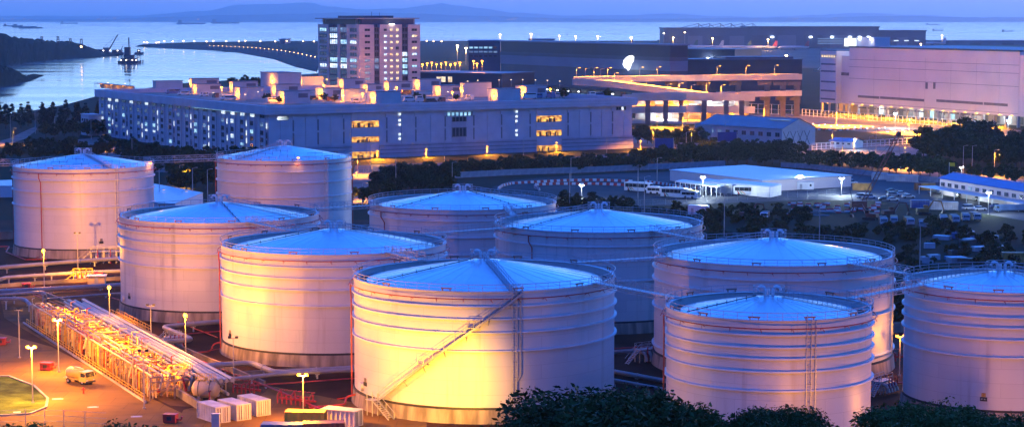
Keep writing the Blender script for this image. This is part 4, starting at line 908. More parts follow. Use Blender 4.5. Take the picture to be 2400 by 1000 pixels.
slots = [626, 657, 688, 717, 746, 776, 806, 825, 889, 907, 941, 975, 1010, 1044, 1060, 1093, 1111, 1143, 1176, 1209, 1243, 1258, 1317, 1332, 1358, 1385, 1410, 1436, 1462, 1486]
xs = [max(.6, min(fw - .6, fx(u)[0])) for u in slots]
opens = {(825, 889), (1060, 1093), (1258, 1317)}
for i in range(len(xs) - 1):
    a, c = slots[i], slots[i + 1]
    if (a, c) in opens: continue
    if c - a > 20: 
        n_ = 3
        for k in range(3): z0 = 6.2 + k * 4.3; MB().box(xs[i] + .12, xs[i + 1] - .12, .22, .6, z0, z0 + 4.24).build("panel", M_FAC, LB)
    else:
        for k in range(3): z0 = 6.2 + k * 4.3; MB().box(xs[i] + .12, xs[i + 1] - .12, .32, .6, z0, z0 + 4.24).build("panel", M_FAC, LB)
for u in (688, 746, 806, 907, 975, 1044, 1111, 1176, 1243, 1332, 1385, 1436):
    x = fx(u)[0]
    for z0, z1 in ((7.0, 12.3), (13.2, 18.2)): MB().box(x - .35, x + .35, .1, .23, z0, z1).build("louvre_strip", M_SLOT, LB)
    MB().cbox((x, .2, 18.9), 1.1, .8, 1.5).build("rain_hopper", M_FAC, LB)
for i, (a, c) in enumerate([(626, 825), (889, 1258), (1317, 1486)]):
    x0, x1 = max(.1, fx(a, 360)[0]), min(fw - .1, fx(c, 360)[0])
    MB().box(x0, x1, -.1, .6, 0, 6.1).build("base_band", M_FACB, LB)
    for z in (1.7, 3.4, 5.1): MB().box(x0, x1, -.16, -.1, z, z + .34).build("groove_rail", M_SLOT, LB)
# open loading bays glowing amber: three floors each
def interior(x0, x1, z0, z1, seed):
    r = random.Random(seed)
    MB().box(x0, x1, .3, .55, z0, z1).build("bay_lining", mat("bay interior", (.35, .24, .12), .8), LB)
    b_ = MB().box(x0 + .1, x1 - .1, .18, .29, z0 + .2, z1 - .1).build("lit_bay", E_AMBER, LB)
    for k in range(9):
        xx = r.uniform(x0 + .5, x1 - .5); hh = r.uniform(.4, .75) * (z1 - z0); ww = r.uniform(.2, 1.2)
        MB().box(xx - ww / 2, xx + ww / 2, .05, .17, z0, z0 + hh).build("stacked_goods", r.choice((M_DARK, M_CBR, M_CO, M_BLACK)), b_)
    MB().box(x0, x1, -.02, .12, z0 + (z1 - z0) * .78, z0 + (z1 - z0) * .82).build("bay_rail", M_DARK, b_)
for (a, c), rows in (((825, 889), ((283, 299), (320, 334), (355, 381))), ((1258, 1317), ((271, 286), (305, 319), (340, 366)))):
    x0, x1 = fx(a)[0], fx(c)[0]; um = (a + c) / 2; last = 20.5
    for k, (ya, yb) in enumerate(rows):
        z1, z0 = fx(um, ya)[1], max(.1, fx(um, yb)[1]); interior(x0, x1, z0, z1, a + k)
        MB().box(x0, x1, .15, .6, z1, last).build("spandrel", M_FAC, LB); last = z0
x0, x1 = fx(1060)[0], fx(1093)[0]; xm = (x0 + x1) / 2; wid = x1 - x0
MB().box(x0, x1, .3, .6, 6.2, 20.5).build("spandrel", M_FACB, LB)
for ya, yb, m, ww, cols in ((263, 272, E_WIN[0], fx(1105)[0] - fx(1047)[0], 6), (274, 285, M_GLASS, wid, 4), (299, 320, M_GLASS, wid, 4), (333, 342, M_GLASS, wid, 4)):
    za, zb_ = fx(1076, ya)[1], fx(1076, yb)[1]; window(LB, xm, (za + zb_) / 2, ww, za - zb_, m, 'front', .22, cols=cols)
for u in (937, 1211):
    for y in ((268, 282, 292, 315, 325) if u == 937 else (262, 273, 284, 306, 316)): s, z = fx(u, y); window(LB, s, z, 1.3, 1.2, E_WIN[1], 'front', .2, cols=1)
for u, y, m in ((663, 277, M_GLASS), (1456, 254, M_GLASS), (1459, 254, E_WIN[1])): s, z = fx(u, y); window(LB, s, z, 1.2 if m is not M_GLASS else 5.5, 1.6, m, 'front', .2 if m is M_GLASS else .1, cols=4 if m is M_GLASS else 1)
# left (north-west) elevation: bays of windows, stair slits, pipes
r = random.Random(21); nbay = 20; bw = (lw_ - 2) / nbay
for i in range(nbay):
    y0 = 1 + i * bw
    MB().box(.2, .6, y0 + .4, y0 + bw - .4, .2, 19.0).build("panel", M_FAC, LB)
    for e in (.25, .75): MB().tube([(.12, y0 + bw * e - 1.2, 0), (.12, y0 + bw * e - 1.2, 20.6)], .12, 5).build("drain_pipe", M_SLOT, LB)
    for k, z in enumerate((2.6, 6.3, 9.4, 12.5, 16.2)):
        lit = r.random(); m = E_WIN[0] if lit < .12 else E_WIN[1] if lit < .18 else E_WIN[3] if lit < .32 else M_GLASS
        window(LB, y0 + bw * .5, z, 3.4, 1.9 if k != 1 else 1.2, m, 'left', .2, cols=3)
    lit = r.random(); window(LB, y0 + bw * .5, 19.7, 5.0, 1.5, E_WIN[1] if i in (1, 2, 3, 4, 13, 15, 17, 18) else M_GLASS, 'left', .5, cols=4)
    if i % 2 == 0:
        for z in (3.6, 8.2, 11.6, 15.8): window(LB, y0 + .1, z, .8, 2.6, E_WIN[1] if r.random() < .5 else M_GLASS, 'left', .1, cols=1)
MB().box(-.1, .6, 1, lw_ - 1, -.02, .2).build("base_band", M_FACB, LB)
# eave light strip under the parapet on the left side
MB().box(-1.15, -1.0, 30, 90, 20.55, 20.68).build("eave_light_strip", E_WIN[0], LB)
t_ = thing("annex", "low pink-lit annex at the left end of the freight building", "building", LB.matrix_basis @ Vector((-7, lw_ - 4, 0)) if False else (C.x + math.cos(th) * -3 - math.sin(th) * (lw_ - 6), C.y + math.sin(th) * -3 + math.cos(th) * (lw_ - 6), 0), th)
MB().box(-4, 3, 0, 14, 0, 11).build("wall", M_FAC, t_); MB().box(-4.3, 3, -.3, 14.3, 11, 11.4).build("roof", M_FAC, t_)
for z in (2.5, 4.5, 6.5): MB().box(-4.06, -4.0, 0, 14, z, z + .25).build("groove_rail", M_SLOT, t_)
for k in range(3): MB().box(-4.08, -3.98, 2 + 4 * k, 4.4 + 4 * k, 7.5, 9).build("window", M_GLASS, t_)
# ---------------------------------------------------------------- rooftop plant rooms
DC = Vector((math.cos(th), math.sin(th), 0)); DL = Vector((-math.sin(th), math.cos(th), 0)); ZD = 22.3
def run(P, d, upx):
    """length along d from P until the image column upx"""
    lo, hi = 0.0, 120.0; s = 1 if PX(P + d * 5)[0] > PX(P)[0] else -1
    for _ in range(40):
        m = (lo + hi) / 2
        if (PX(P + d * m)[0] - upx) * s < 0: lo = m
        else: hi = m
    return lo
M_PR = mat("plant room render", (.46, .44, .44), .7, 0, .06, .2); M_LOU = mat("louvre grey", (.15, .14, .17), .7)
nroof = 0
def plant(label, xl, xc, xr, yt, ht=5.8, louvre=True, light=0, door=False):
    global nroof
    zt_ = ZD + ht; P = G(xc, yt, zt_); wfr = run(P, DC, xr); wl = max(2.5, min(run(P, DL, xl), 26))
    t = thing("plant_room", label, "plant room", (P.x, P.y, ZD), th, "plant rooms on the freight building roof")
    MB().box(0, wfr, 0, wl, 0, ht).build("walls", M_PR, t); MB().box(-.25, wfr + .25, -.25, wl + .25, ht, ht + .3).build("roof_slab", M_LOU, t)
    if louvre: MB().box(wfr * .55, wfr * .92, -.12, 0, ht * .45, ht * .82).build("louvre", M_LOU, t)
    if louvre:
        for k in range(6): z = ht * (.47 + .058 * k); MB().box(wfr * .55, wfr * .92, -.2, -.12, z, z + .1).build("louvre_blade", M_SLOT, t)
    MB().box(-.1, 0, wl * .6, wl * .6 + 1.2, 0, 2.3).build("door", M_LOU, t)
    if light:
        MB().cbox((-.25, wl * .35, ht * .62), .5, 1.3, .7).build("wall_lamp", M_LSOD, t); point(t, (-1.1, wl * .35, ht * .55), 240 * light, SODIUM, .35)
    nroof += 1; return t
for a in [("leftmost high plant room on the freight building roof", 358, 366, 428, 191, 5.8, False, 0),
          ("plant room stacked over the left roof lamps, wide louvre", 449, 461, 518, 198, 5.0, True, 1),
          ("rear tall plant room left of the roof trees", 444, 449, 513, 185, 5.6, True, 1),
          ("plant room in front of the roof trees", 547, 562, 618, 206, 5.8, False, 1.3),
          ("rear plant room behind the roof trees, small louvre", 537, 545, 604, 192, 5.8, True, 1),
          ("front plant room with large dark louvre left of centre", 650, 666, 726, 215, 5.6, True, 1.4),
          ("rear plant room with louvre left of the office tower", 634, 646, 702, 199, 5.8, True, 1),
          ("big yellow-lit plant room far back, left of the office tower", 600, 652, 706, 172, 9.5, False, 2.2),
          ("pink plant room right beside the office tower's left foot", 700, 708, 758, 180, 6.5, False, 1.2),
          ("plant room with louvre below the tower's left wing", 739, 757, 800, 208, 5.4, True, 1.4),
          ("violet plant room below the tower's glazed bays", 790, 805, 855, 186, 5.8, True, 1.2),
          ("brightly lit plant room facing left at centre of the roof", 800, 806, 858, 210, 5.8, False, 2.6),
          ("violet front plant room at the centre of the parapet", 860, 881, 940, 216, 5.6, False, 1.6),
          ("small plant room with two dark openings below the tower", 843, 862, 897, 199, 4.5, True, 1),
          ("pink plant room with louvre below the tower's right half", 899, 911, 965, 193, 5.6, True, 1.4),
          ("plant room at the tower's right foot", 966, 984, 1033, 187, 5.8, True, 1.4),
          ("plant room right of the tower with lit left end", 1013, 1033, 1084, 202, 5.0, True, 1.4),
          ("stepped plant room right of centre", 1078, 1086, 1152, 195, 7.2, False, 1.2),
          ("front plant room with the brightest lamp, right of centre", 1143, 1166, 1221, 210, 6.0, False, 1.8),
          ("last plant room towards the right, louvre on its face", 1208, 1234, 1281, 203, 5.8, True, 2.4)]: plant(*a)
t = thing("roof_shelter", "yellow-lit low shelter at the left end of the freight roof", "shelter", G(290, 219, ZD) * 1, th)
t.location = (G(300, 214, ZD).x, G(300, 214, ZD).y, ZD); MB().box(0, 4, 0, 60, 2.6, 2.9).build("roof", M_LOU, t); MB().box(3.4, 4, 0, 60, 0, 2.6).build("wall", M_PR, t)
for k in range(7): MB().box(0, .2, k * 9.8, k * 9.8 + .2, 0, 2.6).build("post", M_STEEL, t)
for k in range(3): point(t, (-.5, 8 + 20 * k, 2.2), 90)
# vans, trucks on the roof deck, and small deck lamps
M_VANW = mat("van white", (.6, .58, .55), .4, 0, .05, 1); M_VANB = mat("van blue", (.10, .14, .28), .4, 0, .05, 1); M_VANR = mat("van dark red", (.18, .05, .04), .4, 0, .05, 1)
def van(label, p, rz, m, Ln=5.2, h=2.3, w=1.9, group=None, name="van", cat="van"):
    t = thing(name, label, cat, p, rz, group); pr = [(-Ln / 2, .4), (Ln / 2, .4), (Ln / 2, 1.0), (Ln / 2 - .9, 1.25), (Ln / 2 - 1.5, h), (-Ln / 2, h)]
    mb = MB(); k = len(pr); mb.v = [(x, s * w / 2, z) for s in (-1, 1) for x, z in pr]; mb.f = [tuple(range(k)), tuple(reversed(range(k, 2 * k)))] + [(i, k + i, k + (i + 1) % k, (i + 1) % k) for i in range(k)]
    b_ = mb.build("body", m, t); q = MB(); q.add([(Ln / 2 - .92, -.8, 1.28), (Ln / 2 - .92, .8, 1.28), (Ln / 2 - 1.47, .8, h - .1), (Ln / 2 - 1.47, -.8, h - .1)], [(0, 1, 2, 3)]); 
    q.v = [(x + .04, y, z + .02) for x, y, z in q.v]; q.build("windscreen", M_GLASS, b_)
    for s in (-1, 1):
        MB().box(-Ln / 2 + .5, Ln / 2 - 1.7, s * w / 2 - .015, s * w / 2 + .015, h - .85, h - .25).build("side_window", M_GLASS, b_)
        for x in (Ln / 2 - .95, -Ln / 2 + .95): MB().tube([(x, s * (w / 2 - .2), .34), (x, s * (w / 2 + .02), .34)], .34, 10).build("wheel", M_BLACK, t, True)
    return t
r = random.Random(5); used = []
for i, (u, v) in enumerate([(405, 226), (430, 229), (478, 232), (505, 235), (535, 240), (640, 247), (735, 240), (775, 243), (835, 247), (960, 244), (985, 246), (1010, 247), (1035, 244), (1100, 241), (1240, 238), (1260, 237), (1290, 236), (1310, 235), (1385, 233), (1405, 232), (950, 228), (700, 226), (1000, 214), (490, 222)]):
    p = G(u, v - 6, ZD + .05); q = LB.matrix_basis.inverted() @ p
    if q.y < 4: p = p + DL * (5 - q.y)
    van("small delivery van parked on the freight building roof", (p.x, p.y, ZD), th + r.choice((0, math.pi / 2, math.pi)), r.choice((M_VANW, M_VANW, M_VANB, M_VANR)), r.choice((4.8, 6.5, 8)), r.choice((2.2, 2.6, 3.2)), group="vans on the freight building roof")
for i, (u, v) in enumerate([(253, 212), (293, 214), (418, 210), (443, 208), (465, 206), (510, 200), (560, 205), (640, 204), (1096, 208), (1120, 206), (1170, 205), (1198, 204), (1225, 204), (1255, 205), (1283, 206), (1312, 208), (500, 238), (575, 243), (605, 236), (760, 235), (925, 230), (1050, 236)]):
    p = G(u, v, ZD); t = thing("roof_lamp", "slim lamp post on the freight building roof deck", "lamp post", p, 0, "lamp posts on the freight building roof")
    MB().tube([(0, 0, 0), (0, 0, 4.2)], .09, 5).build("pole", M_POST, t); MB().cbox((0, 0, 4.3), .8, .8, .22).build("lamp_lens", emit("dim deck lamp", (1, .75, .45), 3.5), t)
for i in range(9):    # sodium deck lights lighting the roof
    p = [(700, 232), (850, 238), (930, 222), (600, 228), (520, 222), (1060, 234), (1190, 226), (1290, 226), (760, 216)][i]; g = G(p[0], p[1], ZD)
    t = thing("deck_floodlight", "sodium floodlight on a short post between roof plant rooms", "lamp post", g, 0, "sodium floodlights on the freight roof"); MB().tube([(0, 0, 0), (0, 0, 3.6)], .1, 5).build("pole", M_POST, t); MB().cbox((0, 0, 3.8), .9, .9, .5).build("lamp_lens", M_LSOD, t); point(t, (0, -.8, 3.4), 420, SODIUM, .4)
# wall lamps along the road in front of the freight building
for u, v, pw in ((868, 351, 380), (982, 347, 200), (1124, 341, 200), (1286, 332, 240), (1482, 328, 220)):
    s, z = facade(u, v, P0, P1); p = Vector((C.x, C.y, 0)) + DC * s - DL * 7
    t = thing("street_lamp", "lit sodium street lamp in front of the freight building, column %s" % {868: "beside the left amber bay", 982: "left of centre", 1124: "at centre", 1286: "before the right amber bay", 1482: "at its right corner"}[u], "street lamp", (p.x, p.y, 0), th, "street lamps before the freight building")
    MB().tube([(0, 0, 0), (0, 0, z)], .12, 6).build("pole", M_POST, t); MB().cbox((0, -.4, z + .1), .5, 1.2, .3).build("lamp_housing", M_POST, t); MB().lathe([(.01, -.5), (.45, -.3), (.55, 0), (.4, .2)], 10, c=(0, -.5, z)).build("lamp_lens", M_LSOD, t); spot(t, (0, -.6, z - .9), (0, -2.5, 0), pw * 18, SODIUM, 160, .4, .4)
# ---------------------------------------------------------------- office tower
TD = 1190.0; tc_ = AT(842, 120, TD); CL = Vector((-.5, .866, 0)); CR = Vector((.866, .5, 0)); tth = math.atan2(CR.y, CR.x)
TW = thing("office_tower", "tall pinkish office tower with a winged roof canopy", "building", (tc_.x, tc_.y, 0), tth)
ztw = 59.0; base = Vector((tc_.x, tc_.y, ztw)); wR = run(base, CR, 985); wL = run(base, CL, 745)
M_TOWER = mat("tower cladding", (.60, .48, .44), .6, 0, .06, .15)
MB().box(.5, wR - .5, .5, wL - .5, 0, ztw - 1.5).build("core", M_NAVY, TW)
tx = lambda u: facade(u, 120, (tc_.x, tc_.y), (tc_.x + CR.x, tc_.y + CR.y))[0]
def ty(u):
    return run(base, CL, u)
# right elevation piers
for a, c, top in ((842, 877, ztw), (890, 942, ztw), (957, 985, ztw)): MB().box(max(0, tx(a)), tx(c), 0, 3, 0, top).build("pier", M_TOWER, TW)
for a, c in ((770, 745), (796, 790), (842, 812)): MB().box(0, 3, ty(a) if a != 842 else 3.0, ty(c), 0, ztw).build("pier", M_TOWER, TW)
fl = 3.62; zs = [ztw - 3.2 - fl * k for k in range(12)]
for k, z in enumerate(zs):
    for pm in ((842, 877), (890, 942), (957, 985)):
        MB().box(max(0, tx(pm[0])) + .02, tx(pm[1]) - .02, -.05, 0, z - 1.85, z - 1.78).build("cladding_joint", M_SLOT, TW)
    window(TW, tx(861), z, tx(867) - tx(855), 1.4, M_GLASS if k < 5 else E_WIN[3], 'front', 0, cols=2)
    for j, u in enumerate((903, 917, 931)):
        lit = (E_WIN[1], E_WIN[2], E_WIN[2])[j] if (k, j) not in ((3, 2), (0, 0)) else M_GLASS
        window(TW, tx(u), z, 1.9, 1.3 if j < 2 else 1.7, lit, 'front', 0, cols=2)
    window(TW, tx(971), z, tx(977) - tx(965), 1.4, {1: E_WIN[2], 3: E_WIN[2], 4: E_WIN[1], 6: E_WIN[0]}.get(k, M_GLASS), 'front', 0, cols=2)
    for a, c in ((878, 889), (943, 956)):
        window(TW, (tx(a) + tx(c)) / 2, z, tx(c) - tx(a) - .3, 2.6, {(943, 4): E_WIN[1], (943, 5): E_WIN[0], (943, 6): E_WIN[0], (943, 7): E_WIN[0], (878, 5): E_WIN[3], (878, 6): E_WIN[3]}.get((a, k), M_GLASS), 'front', .5, cols=2)
    for j, (a, c, cols) in enumerate(((766, 749, 3), (790, 771, 4), (812, 796, 4), (836, 820, 3))):
        y0, y1 = sorted((ty(a), ty(c))); glazed = j in (1, 2)
        lit = {(0, 0): E_WIN[0], (0, 6): E_WIN[1], (1, 0): E_WIN[3], (1, 1): E_WIN[1], (1, 2): E_WIN[1], (2, 0): E_WIN[3], (2, 2): E_WIN[0], (1, 5): E_WIN[0], (1, 6): E_WIN[1], (2, 5): E_WIN[0], (2, 6): E_WIN[1], (3, 2): E_WIN[1], (3, 5): E_WIN[0], (3, 6): E_WIN[3]}.get((j, k), M_GLASS)
        window(TW, (y0 + y1) / 2, z, y1 - y0 - .4, 2.9 if glazed else 2.1, lit, 'left', .5 if glazed else 0, cols=cols)
MB().box(3, wR - 3, 3, wL - 3, ztw - 1.6, ztw + 3.2).build("roof_plant", M_NAVY, TW)
MB().box(-1.5, wR + .5, 2, wL + 1.0, ztw + 3.3, ztw + 3.9).build("roof_canopy", M_DUN, TW); MB().box(6, wR * .62, 5, wL * .72, ztw + 3.9, ztw + 5.2).build("roof_canopy", M_NAVY, TW)
for x, y in ((1, 6), (1, wL - 6), (wR * .5, 3.2), (wR - 3, 3.2), (wR * .75, 3.2)): MB().box(x, x + .9, y, y + .9, ztw - 1.5, ztw + 3.3).build("canopy_post", M_DUN, TW)
MB().tube([(wR * .3, 8, ztw + 5), (wR * .3, 8, ztw + 7.5)], .12, 4).build("antenna", M_DARK, TW); MB().tube([(wR * .45, 10, ztw + 5), (wR * .45, 10, ztw + 7)], .1, 4).build("antenna", M_DARK, TW)
s_ = facade(918, 57, (tc_.x, tc_.y), (tc_.x + CR.x, tc_.y + CR.y)); MB().lathe([(.01, -.2), (1.8, -.1), (1.8, .1), (.01, .2)], 16, c=(0, 0, 0)).build("logo_light", emit("tower sign light", (1, .98, .95), 6), TW).location = (s_[0], -.3, s_[1]); TW.children[-1].rotation_euler = (math.pi / 2, 0, 0)
for i, (u, v, pw) in enumerate(((792, 185, 900), (766, 187, 500), (850, 190, 700))): 
    g = AT(u, v, 1166); t = thing("tower_uplight", "sodium lamp glaring at the %s of the office tower" % ("foot", "left foot", "middle foot")[i], "lamp", (g.x, g.y, 22.3 if False else g.z - 3.5)); MB().tube([(0, 0, 0), (0, 0, 3.4)], .1, 5).build("pole", M_POST, t); MB().cbox((0, 0, 3.6), 1, 1, .6).build("lamp_lens", M_LSOD, t); point(t, (0, .9, 4.2), pw, SODIUM, .4)
# ---------------------------------------------------------------- dark cargo terminal
def slab(label, A, B, depth, h, m, name="terminal", z0=0):
    a, b_ = Vector((A[0], A[1], 0)), Vector((B[0], B[1], 0)); d = b_ - a
    t = thing(name, label, "building", a, math.atan2(d.y, d.x)); t["len"] = d.length; t["dep"] = depth; return t, d.length
A, B = G(1174, 95, 45), G(1571, 104, 45)
t, Ln = slab("huge dark blue cargo terminal with a pale band, behind the freight building", A, B, 130, 45, M_NAVY, "cargo_terminal")
MB().box(0, Ln, 0, 14, 0, 26.5).build("wall", M_NAVY, t); MB().box(-.3, Ln + .3, -.3, 14, 26.5, 33.5).build("pale_band", M_LAV, t); MB().box(-.5, Ln + .5, -.5, 14, 33.5, 36).build("ledge_band", M_NAVY, t); MB().box(0, Ln, 0, 14, 36, 44).build("upper_wall", M_NAVY2, t); MB().box(-1, Ln + 1, -1, 15, 44, 45).build("roof", M_LAV, t)
MB().box(Ln * .1, Ln + 6, -9, 0, 11, 12).build("canopy", M_NAVY2, t)
for k in range(16): MB().box(Ln * .1 + k * Ln * .058, Ln * .1 + k * Ln * .058 + .8, -8.6, -8, 0, 11).build("canopy_post", M_NAVY2, t)
for k in range(13):
    x = Ln * (.12 + k * .065); MB().box(x, x + 7, -.25, 0, .5, 7).build("dock_door", M_GLASS if k % 3 else E_WIN[3], t); MB().cbox((x + 3, -3, 8.6), 1.6, .8, .5).build("dock_lamp", M_LCOOL, t)
s, z = facade(1474, 147, (A.x, A.y), (B.x, B.y))
lg = MB(); sh = [(-9, -4), (-6, -8), (-2, -10), (0, -13), (3, -9), (5, -2), (9, 4), (10, 10), (6, 12), (1, 11), (-3, 8), (-7, 4)]
lg.v = [(x * .8, y_, zz * .42) for y_ in (-.8, -.3) for x, zz in sh]; n_ = len(sh); lg.f = [tuple(range(n_)), tuple(reversed(range(n_, 2 * n_)))] + [(i, n_ + i, n_ + (i + 1) % n_, (i + 1) % n_) for i in range(n_)]
o = lg.build("lit_emblem", emit("lit emblem", (.96, .98, 1), 5), t); o.location = (s, 0, z); point(t, (s, -9, z - 4), 260, COOL, .5)
A2, B2 = G(1098, 97, 41), G(1174, 97, 41)
t, Ln = slab("dark office block adjoining the cargo terminal on its left", A2, B2, 60, 41, M_NAVY, "office_block")
MB().box(0, Ln - .5, 0, 60, 0, 41).build("wall", M_NAVY, t); MB().box(-.6, Ln, -.6, 60, 41, 41.8).build("roof", M_LAV, t)
for k, z in enumerate((27, 31, 35)):
    for j in range(6): window(t, Ln * (.08 + j * .15), z, Ln * .11, 1.8, E_WIN[3] if k == 1 else E_WIN[0] if (k == 2 and j < 5) else M_GLASS, 'front', 0, cols=3)
A3, B3 = AT(985, 168, 1420), AT(1176, 170, 1390)
t, Ln = slab("low dark block with two lit openings between tower and terminal", A3, B3, 50, 27, M_NAVY2, "low_block")
MB().box(0, Ln, 0, 50, 0, 24).build("wall", M_NAVY2, t); MB().box(-.5, Ln + .5, -.5, 50, 24, 24.7).build("roof", M_NAVY, t)
for u0, u1 in ((1023, 1045), (1050, 1060)):
    s0, s1 = facade(u0, 175, A3, B3)[0], facade(u1, 175, A3, B3)[0]; window(t, (s0 + s1) / 2, 20, s1 - s0, 4, E_WIN[2], 'front', 0, cols=2)
for i, (u, v) in enumerate(((1110, 144), (1130, 144), (1118, 150))): g = AT(u, v, 1420); q = thing("yard_lamp", "sodium lamp above the low dark block, %s" % ("left of a pair", "right of a pair", "lower one")[i], "lamp", (g.x, g.y, 24.7)); MB().tube([(0, 0, 0), (0, 0, g.z - 24.7)], .12, 5).build("pole", M_POST, q); MB().cbox((0, 0, g.z - 24.5), 1.6, 1.2, .7).build("lamp_lens", M_LSOD, q); point(q, (0, -1, g.z - 25.5), 400)
A4, B4 = AT(1480, 128, 1600), AT(1722, 128, 1560)
t, Ln = slab("dark blue terminal block right of the lit emblem", A4, B4, 60, 30, M_NAVY2, "terminal_block")
z4 = AT(1500, 117, 1580).z; MB().box(0, Ln, 0, 60, 0, z4).build("wall", M_NAVY2, t); MB().box(-.5, Ln + .5, -.5, 60, z4, z4 + .8).build("roof", M_NAVY, t)
for k in range(6): window(t, Ln * (.3 + k * .12), z4 - 10, 6, 1.5, E_WIN[3], 'front', 0, cols=4)
for u, v in ((1541, 137), (1558, 137), (1660, 137)): s, z = facade(u, v, A4, B4); MB().cbox((s, -1, z), 1.6, 1, 1.2).build("flood_lamp", M_LCOOL, t); point(t, (s, -3, z - 1), 500, COOL)
A5, B5 = AT(1700, 150, 1500), AT(1880, 150, 1480)
t, Ln = slab("long dark blue wall of the terminal above the elevated road", AT(1560, 150, 1460), B5, 40, 28, M_NAVY2, "terminal_wing")
z5 = AT(1700, 141, 1470).z; MB().box(0, Ln, 0, 40, 0, z5).build("wall", M_NAVY2, t); MB().box(-.5, Ln + .5, -.5, 40, z5, z5 + .7).build("roof", M_NAVY, t); z6 = AT(1700, 134, 1470).z; MB().box(Ln * .45, Ln * .95, 5, 35, z5 + .7, z6).build("roof_plant", M_NAVY, t)
# ---------------------------------------------------------------- cream warehouse at right
WH = 43.5; A, B = G(1991, 112, WH), G(2390, 122, WH)
t, Ln = slab("vast cream cargo warehouse on the right above its lit loading dock", A, B, 90, WH, M_WW, "cargo_warehouse")
wx = lambda u, v: facade(u, v, A, B)
zd = 6.5; dep = 80
MB().box(0, Ln, 0, dep, zd, WH).build("wall", M_WW, t); MB().box(-.3, Ln + .3, -.3, dep, WH, WH + 1.0).build("roof", M_NAVY, t)
MB().box(Ln, Ln + 18, .2, dep, zd, WH - 2).build("end_wing", M_WW, t)
for v in (140, 157, 184, 240): z = wx(1995, v)[1]; MB().box(.2, Ln - .2, -.07, 0, z, z + .22).build("cladding_joint", M_SLOT, t)
for u in (2048, 2108, 2168, 2228, 2288, 2342): x = wx(u, 200)[0]; MB().box(x - .06, x + .06, -.05, 0, zd, WH - 5).build("cladding_joint", mat("faint joint", (.36, .31, .32), .7), t)
for u0, v0, u1, v1, hpx in ((2011, 226, 2061, 226, 6), (2063, 229, 2166, 229, 6), (2195, 236, 2304, 236, 6), (2306, 243, 2362, 243, 6), (2011, 252, 2061, 252, 4), (2063, 255, 2166, 255, 4), (2195, 263, 2304, 263, 4)):
    x0, z0 = wx(u0, v0); x1, z1 = wx(u1, v0 + (u1 - u0) * .062); zm = (z0 + z1) / 2; MB().box(x0, x1, -.15, 0, zm - hpx * .13, zm + hpx * .13).build("ribbon_window", M_LOU, t)
for u in (2172, 2190): x, z = wx(u, 201); MB().box(x - 1.2, x + 1.2, -.15, 0, z - 2, z + 2).build("louvre", M_LOU, t)
# dock under the overhang
MB().box(-.5, Ln + 18, 14, 15, 0, zd).build("dock_wall", M_DUN, t)
ndk = 16
for k in range(ndk + 1): x = Ln * k / ndk; MB().box(x - .7, x + .7, -.4, 1.2, 0, zd).build("column", M_DUN, t)
for k in range(ndk):
    x = Ln * (k + .5) / ndk; MB().box(x - 3.2, x + 3.2, 13.7, 14, .8, 5.0).build("dock_door", E_WIN[k % 2] if k in (1, 5, 6, 8, 13) else M_SLOT, t); MB().cbox((x, -.6, zd + .2), 1.6, .8, .45).build("dock_lamp", M_LSOD, t)
    if k % 2 == 0: spot(t, (x + .5, -1.6, zd - .3), (x + .5, -9, 0), 24000, SODIUM, 150, .5, .5)
    if k % 3 == 1: point(t, (x, 7, 5.5), 320, COOL, .5)
# stair block at its left end
A6 = A + (A - B).normalized() * 28; A6.z = 0; zst = AT(1874, 125, A6.y).z
MB().box(-34, -14, -1, 40, zd, 41).build("stair_block", M_WW, t); MB().box(-14, 0, 3, 40, zd, 38).build("link_block", M_WW, t); MB().box(-34, -14, -1, 40, 41, 41.6).build("stair_roof", M_NAVY, t)
for k, z in enumerate((37.5, 32.2, 27.5, 20.5, 14.5, 9)): window(t, -24, z, 18, 1.1 if k else 1.8, M_LOU if k else E_WIN[2], 'front', -1, cols=1 if k else 6, frame=not k)
MB().box(-14, -1, 2.8, 3, 25, 27).build("louvre", M_LOU, t)
for k in range(4): MB().box(-33 + k * 9, -32 + k * 9, -.6, .6, 0, zd).build("column", M_DUN, t)
MB().box(-34, 0, 14, 15, 0, zd).build("dock_wall", M_DUN, t); point(t, (-25, 1, 4), 700); MB().cbox((-25, -.2, zd - .3), 1.6, .8, .4).build("dock_lamp", M_LSOD, t)
MB().box(-50, -34, 4, 12, 27, 27.8).build("canopy", M_CREAM, t)
for k in range(3): MB().tube([(-34, 6 + k * 2, 36), (-49 + k * 4, 6 + k * 2, 27.6)], .2, 4).build("canopy_stay", M_WHITE, t)
MB().cbox((-2, 4, 43), 2, 1.2, 1.4).build("flood_lamp", M_LCOOL, t); point(t, (-4, 1.5, 43), 120, COOL, .5)
MB().box(-26, -4, 22, 34, 41.6, 50).build("roof_plant", M_WW, t)
for x in (-22, -8): point(t, (x, 19, 48), 30, COOL, .4); MB().cbox((x, 21.5, 49), 1.6, .6, 1).build("flood_lamp", M_LCOOL, t)
# white security fence with gate frames before the dock
def lattice(label, A, B, h, step=4.0, m=M_WHITE):
    a, b_ = Vector(A), Vector(B); d = b_ - a; q = thing("security_fence", label, "fence", a, math.atan2(d.y, d.x)); n_ = max(2, int(d.length / step)); P = Part("post", MB().box(-.12, .12, -.12, .12, 0, h), m)
    for k in range(n_ + 1): P.put(q, (d.length * k / n_, 0, 0))
    for z in (h, h * .5, .4): MB().box(0, d.length, -.06, .06, z - .08, z + .08).build("rail", m, q)
lattice("white tubular security fence along the warehouse dock", G(1880, 272), G(2330, 305), 4.5)
lattice("white gate frames left of the warehouse, under the viaduct", G(1745, 266), G(1872, 270), 6.5, 5)
lattice("white panel fence around the small blue-roofed guard house", G(1903, 352), G(2155, 337), 3.2, 3.2)
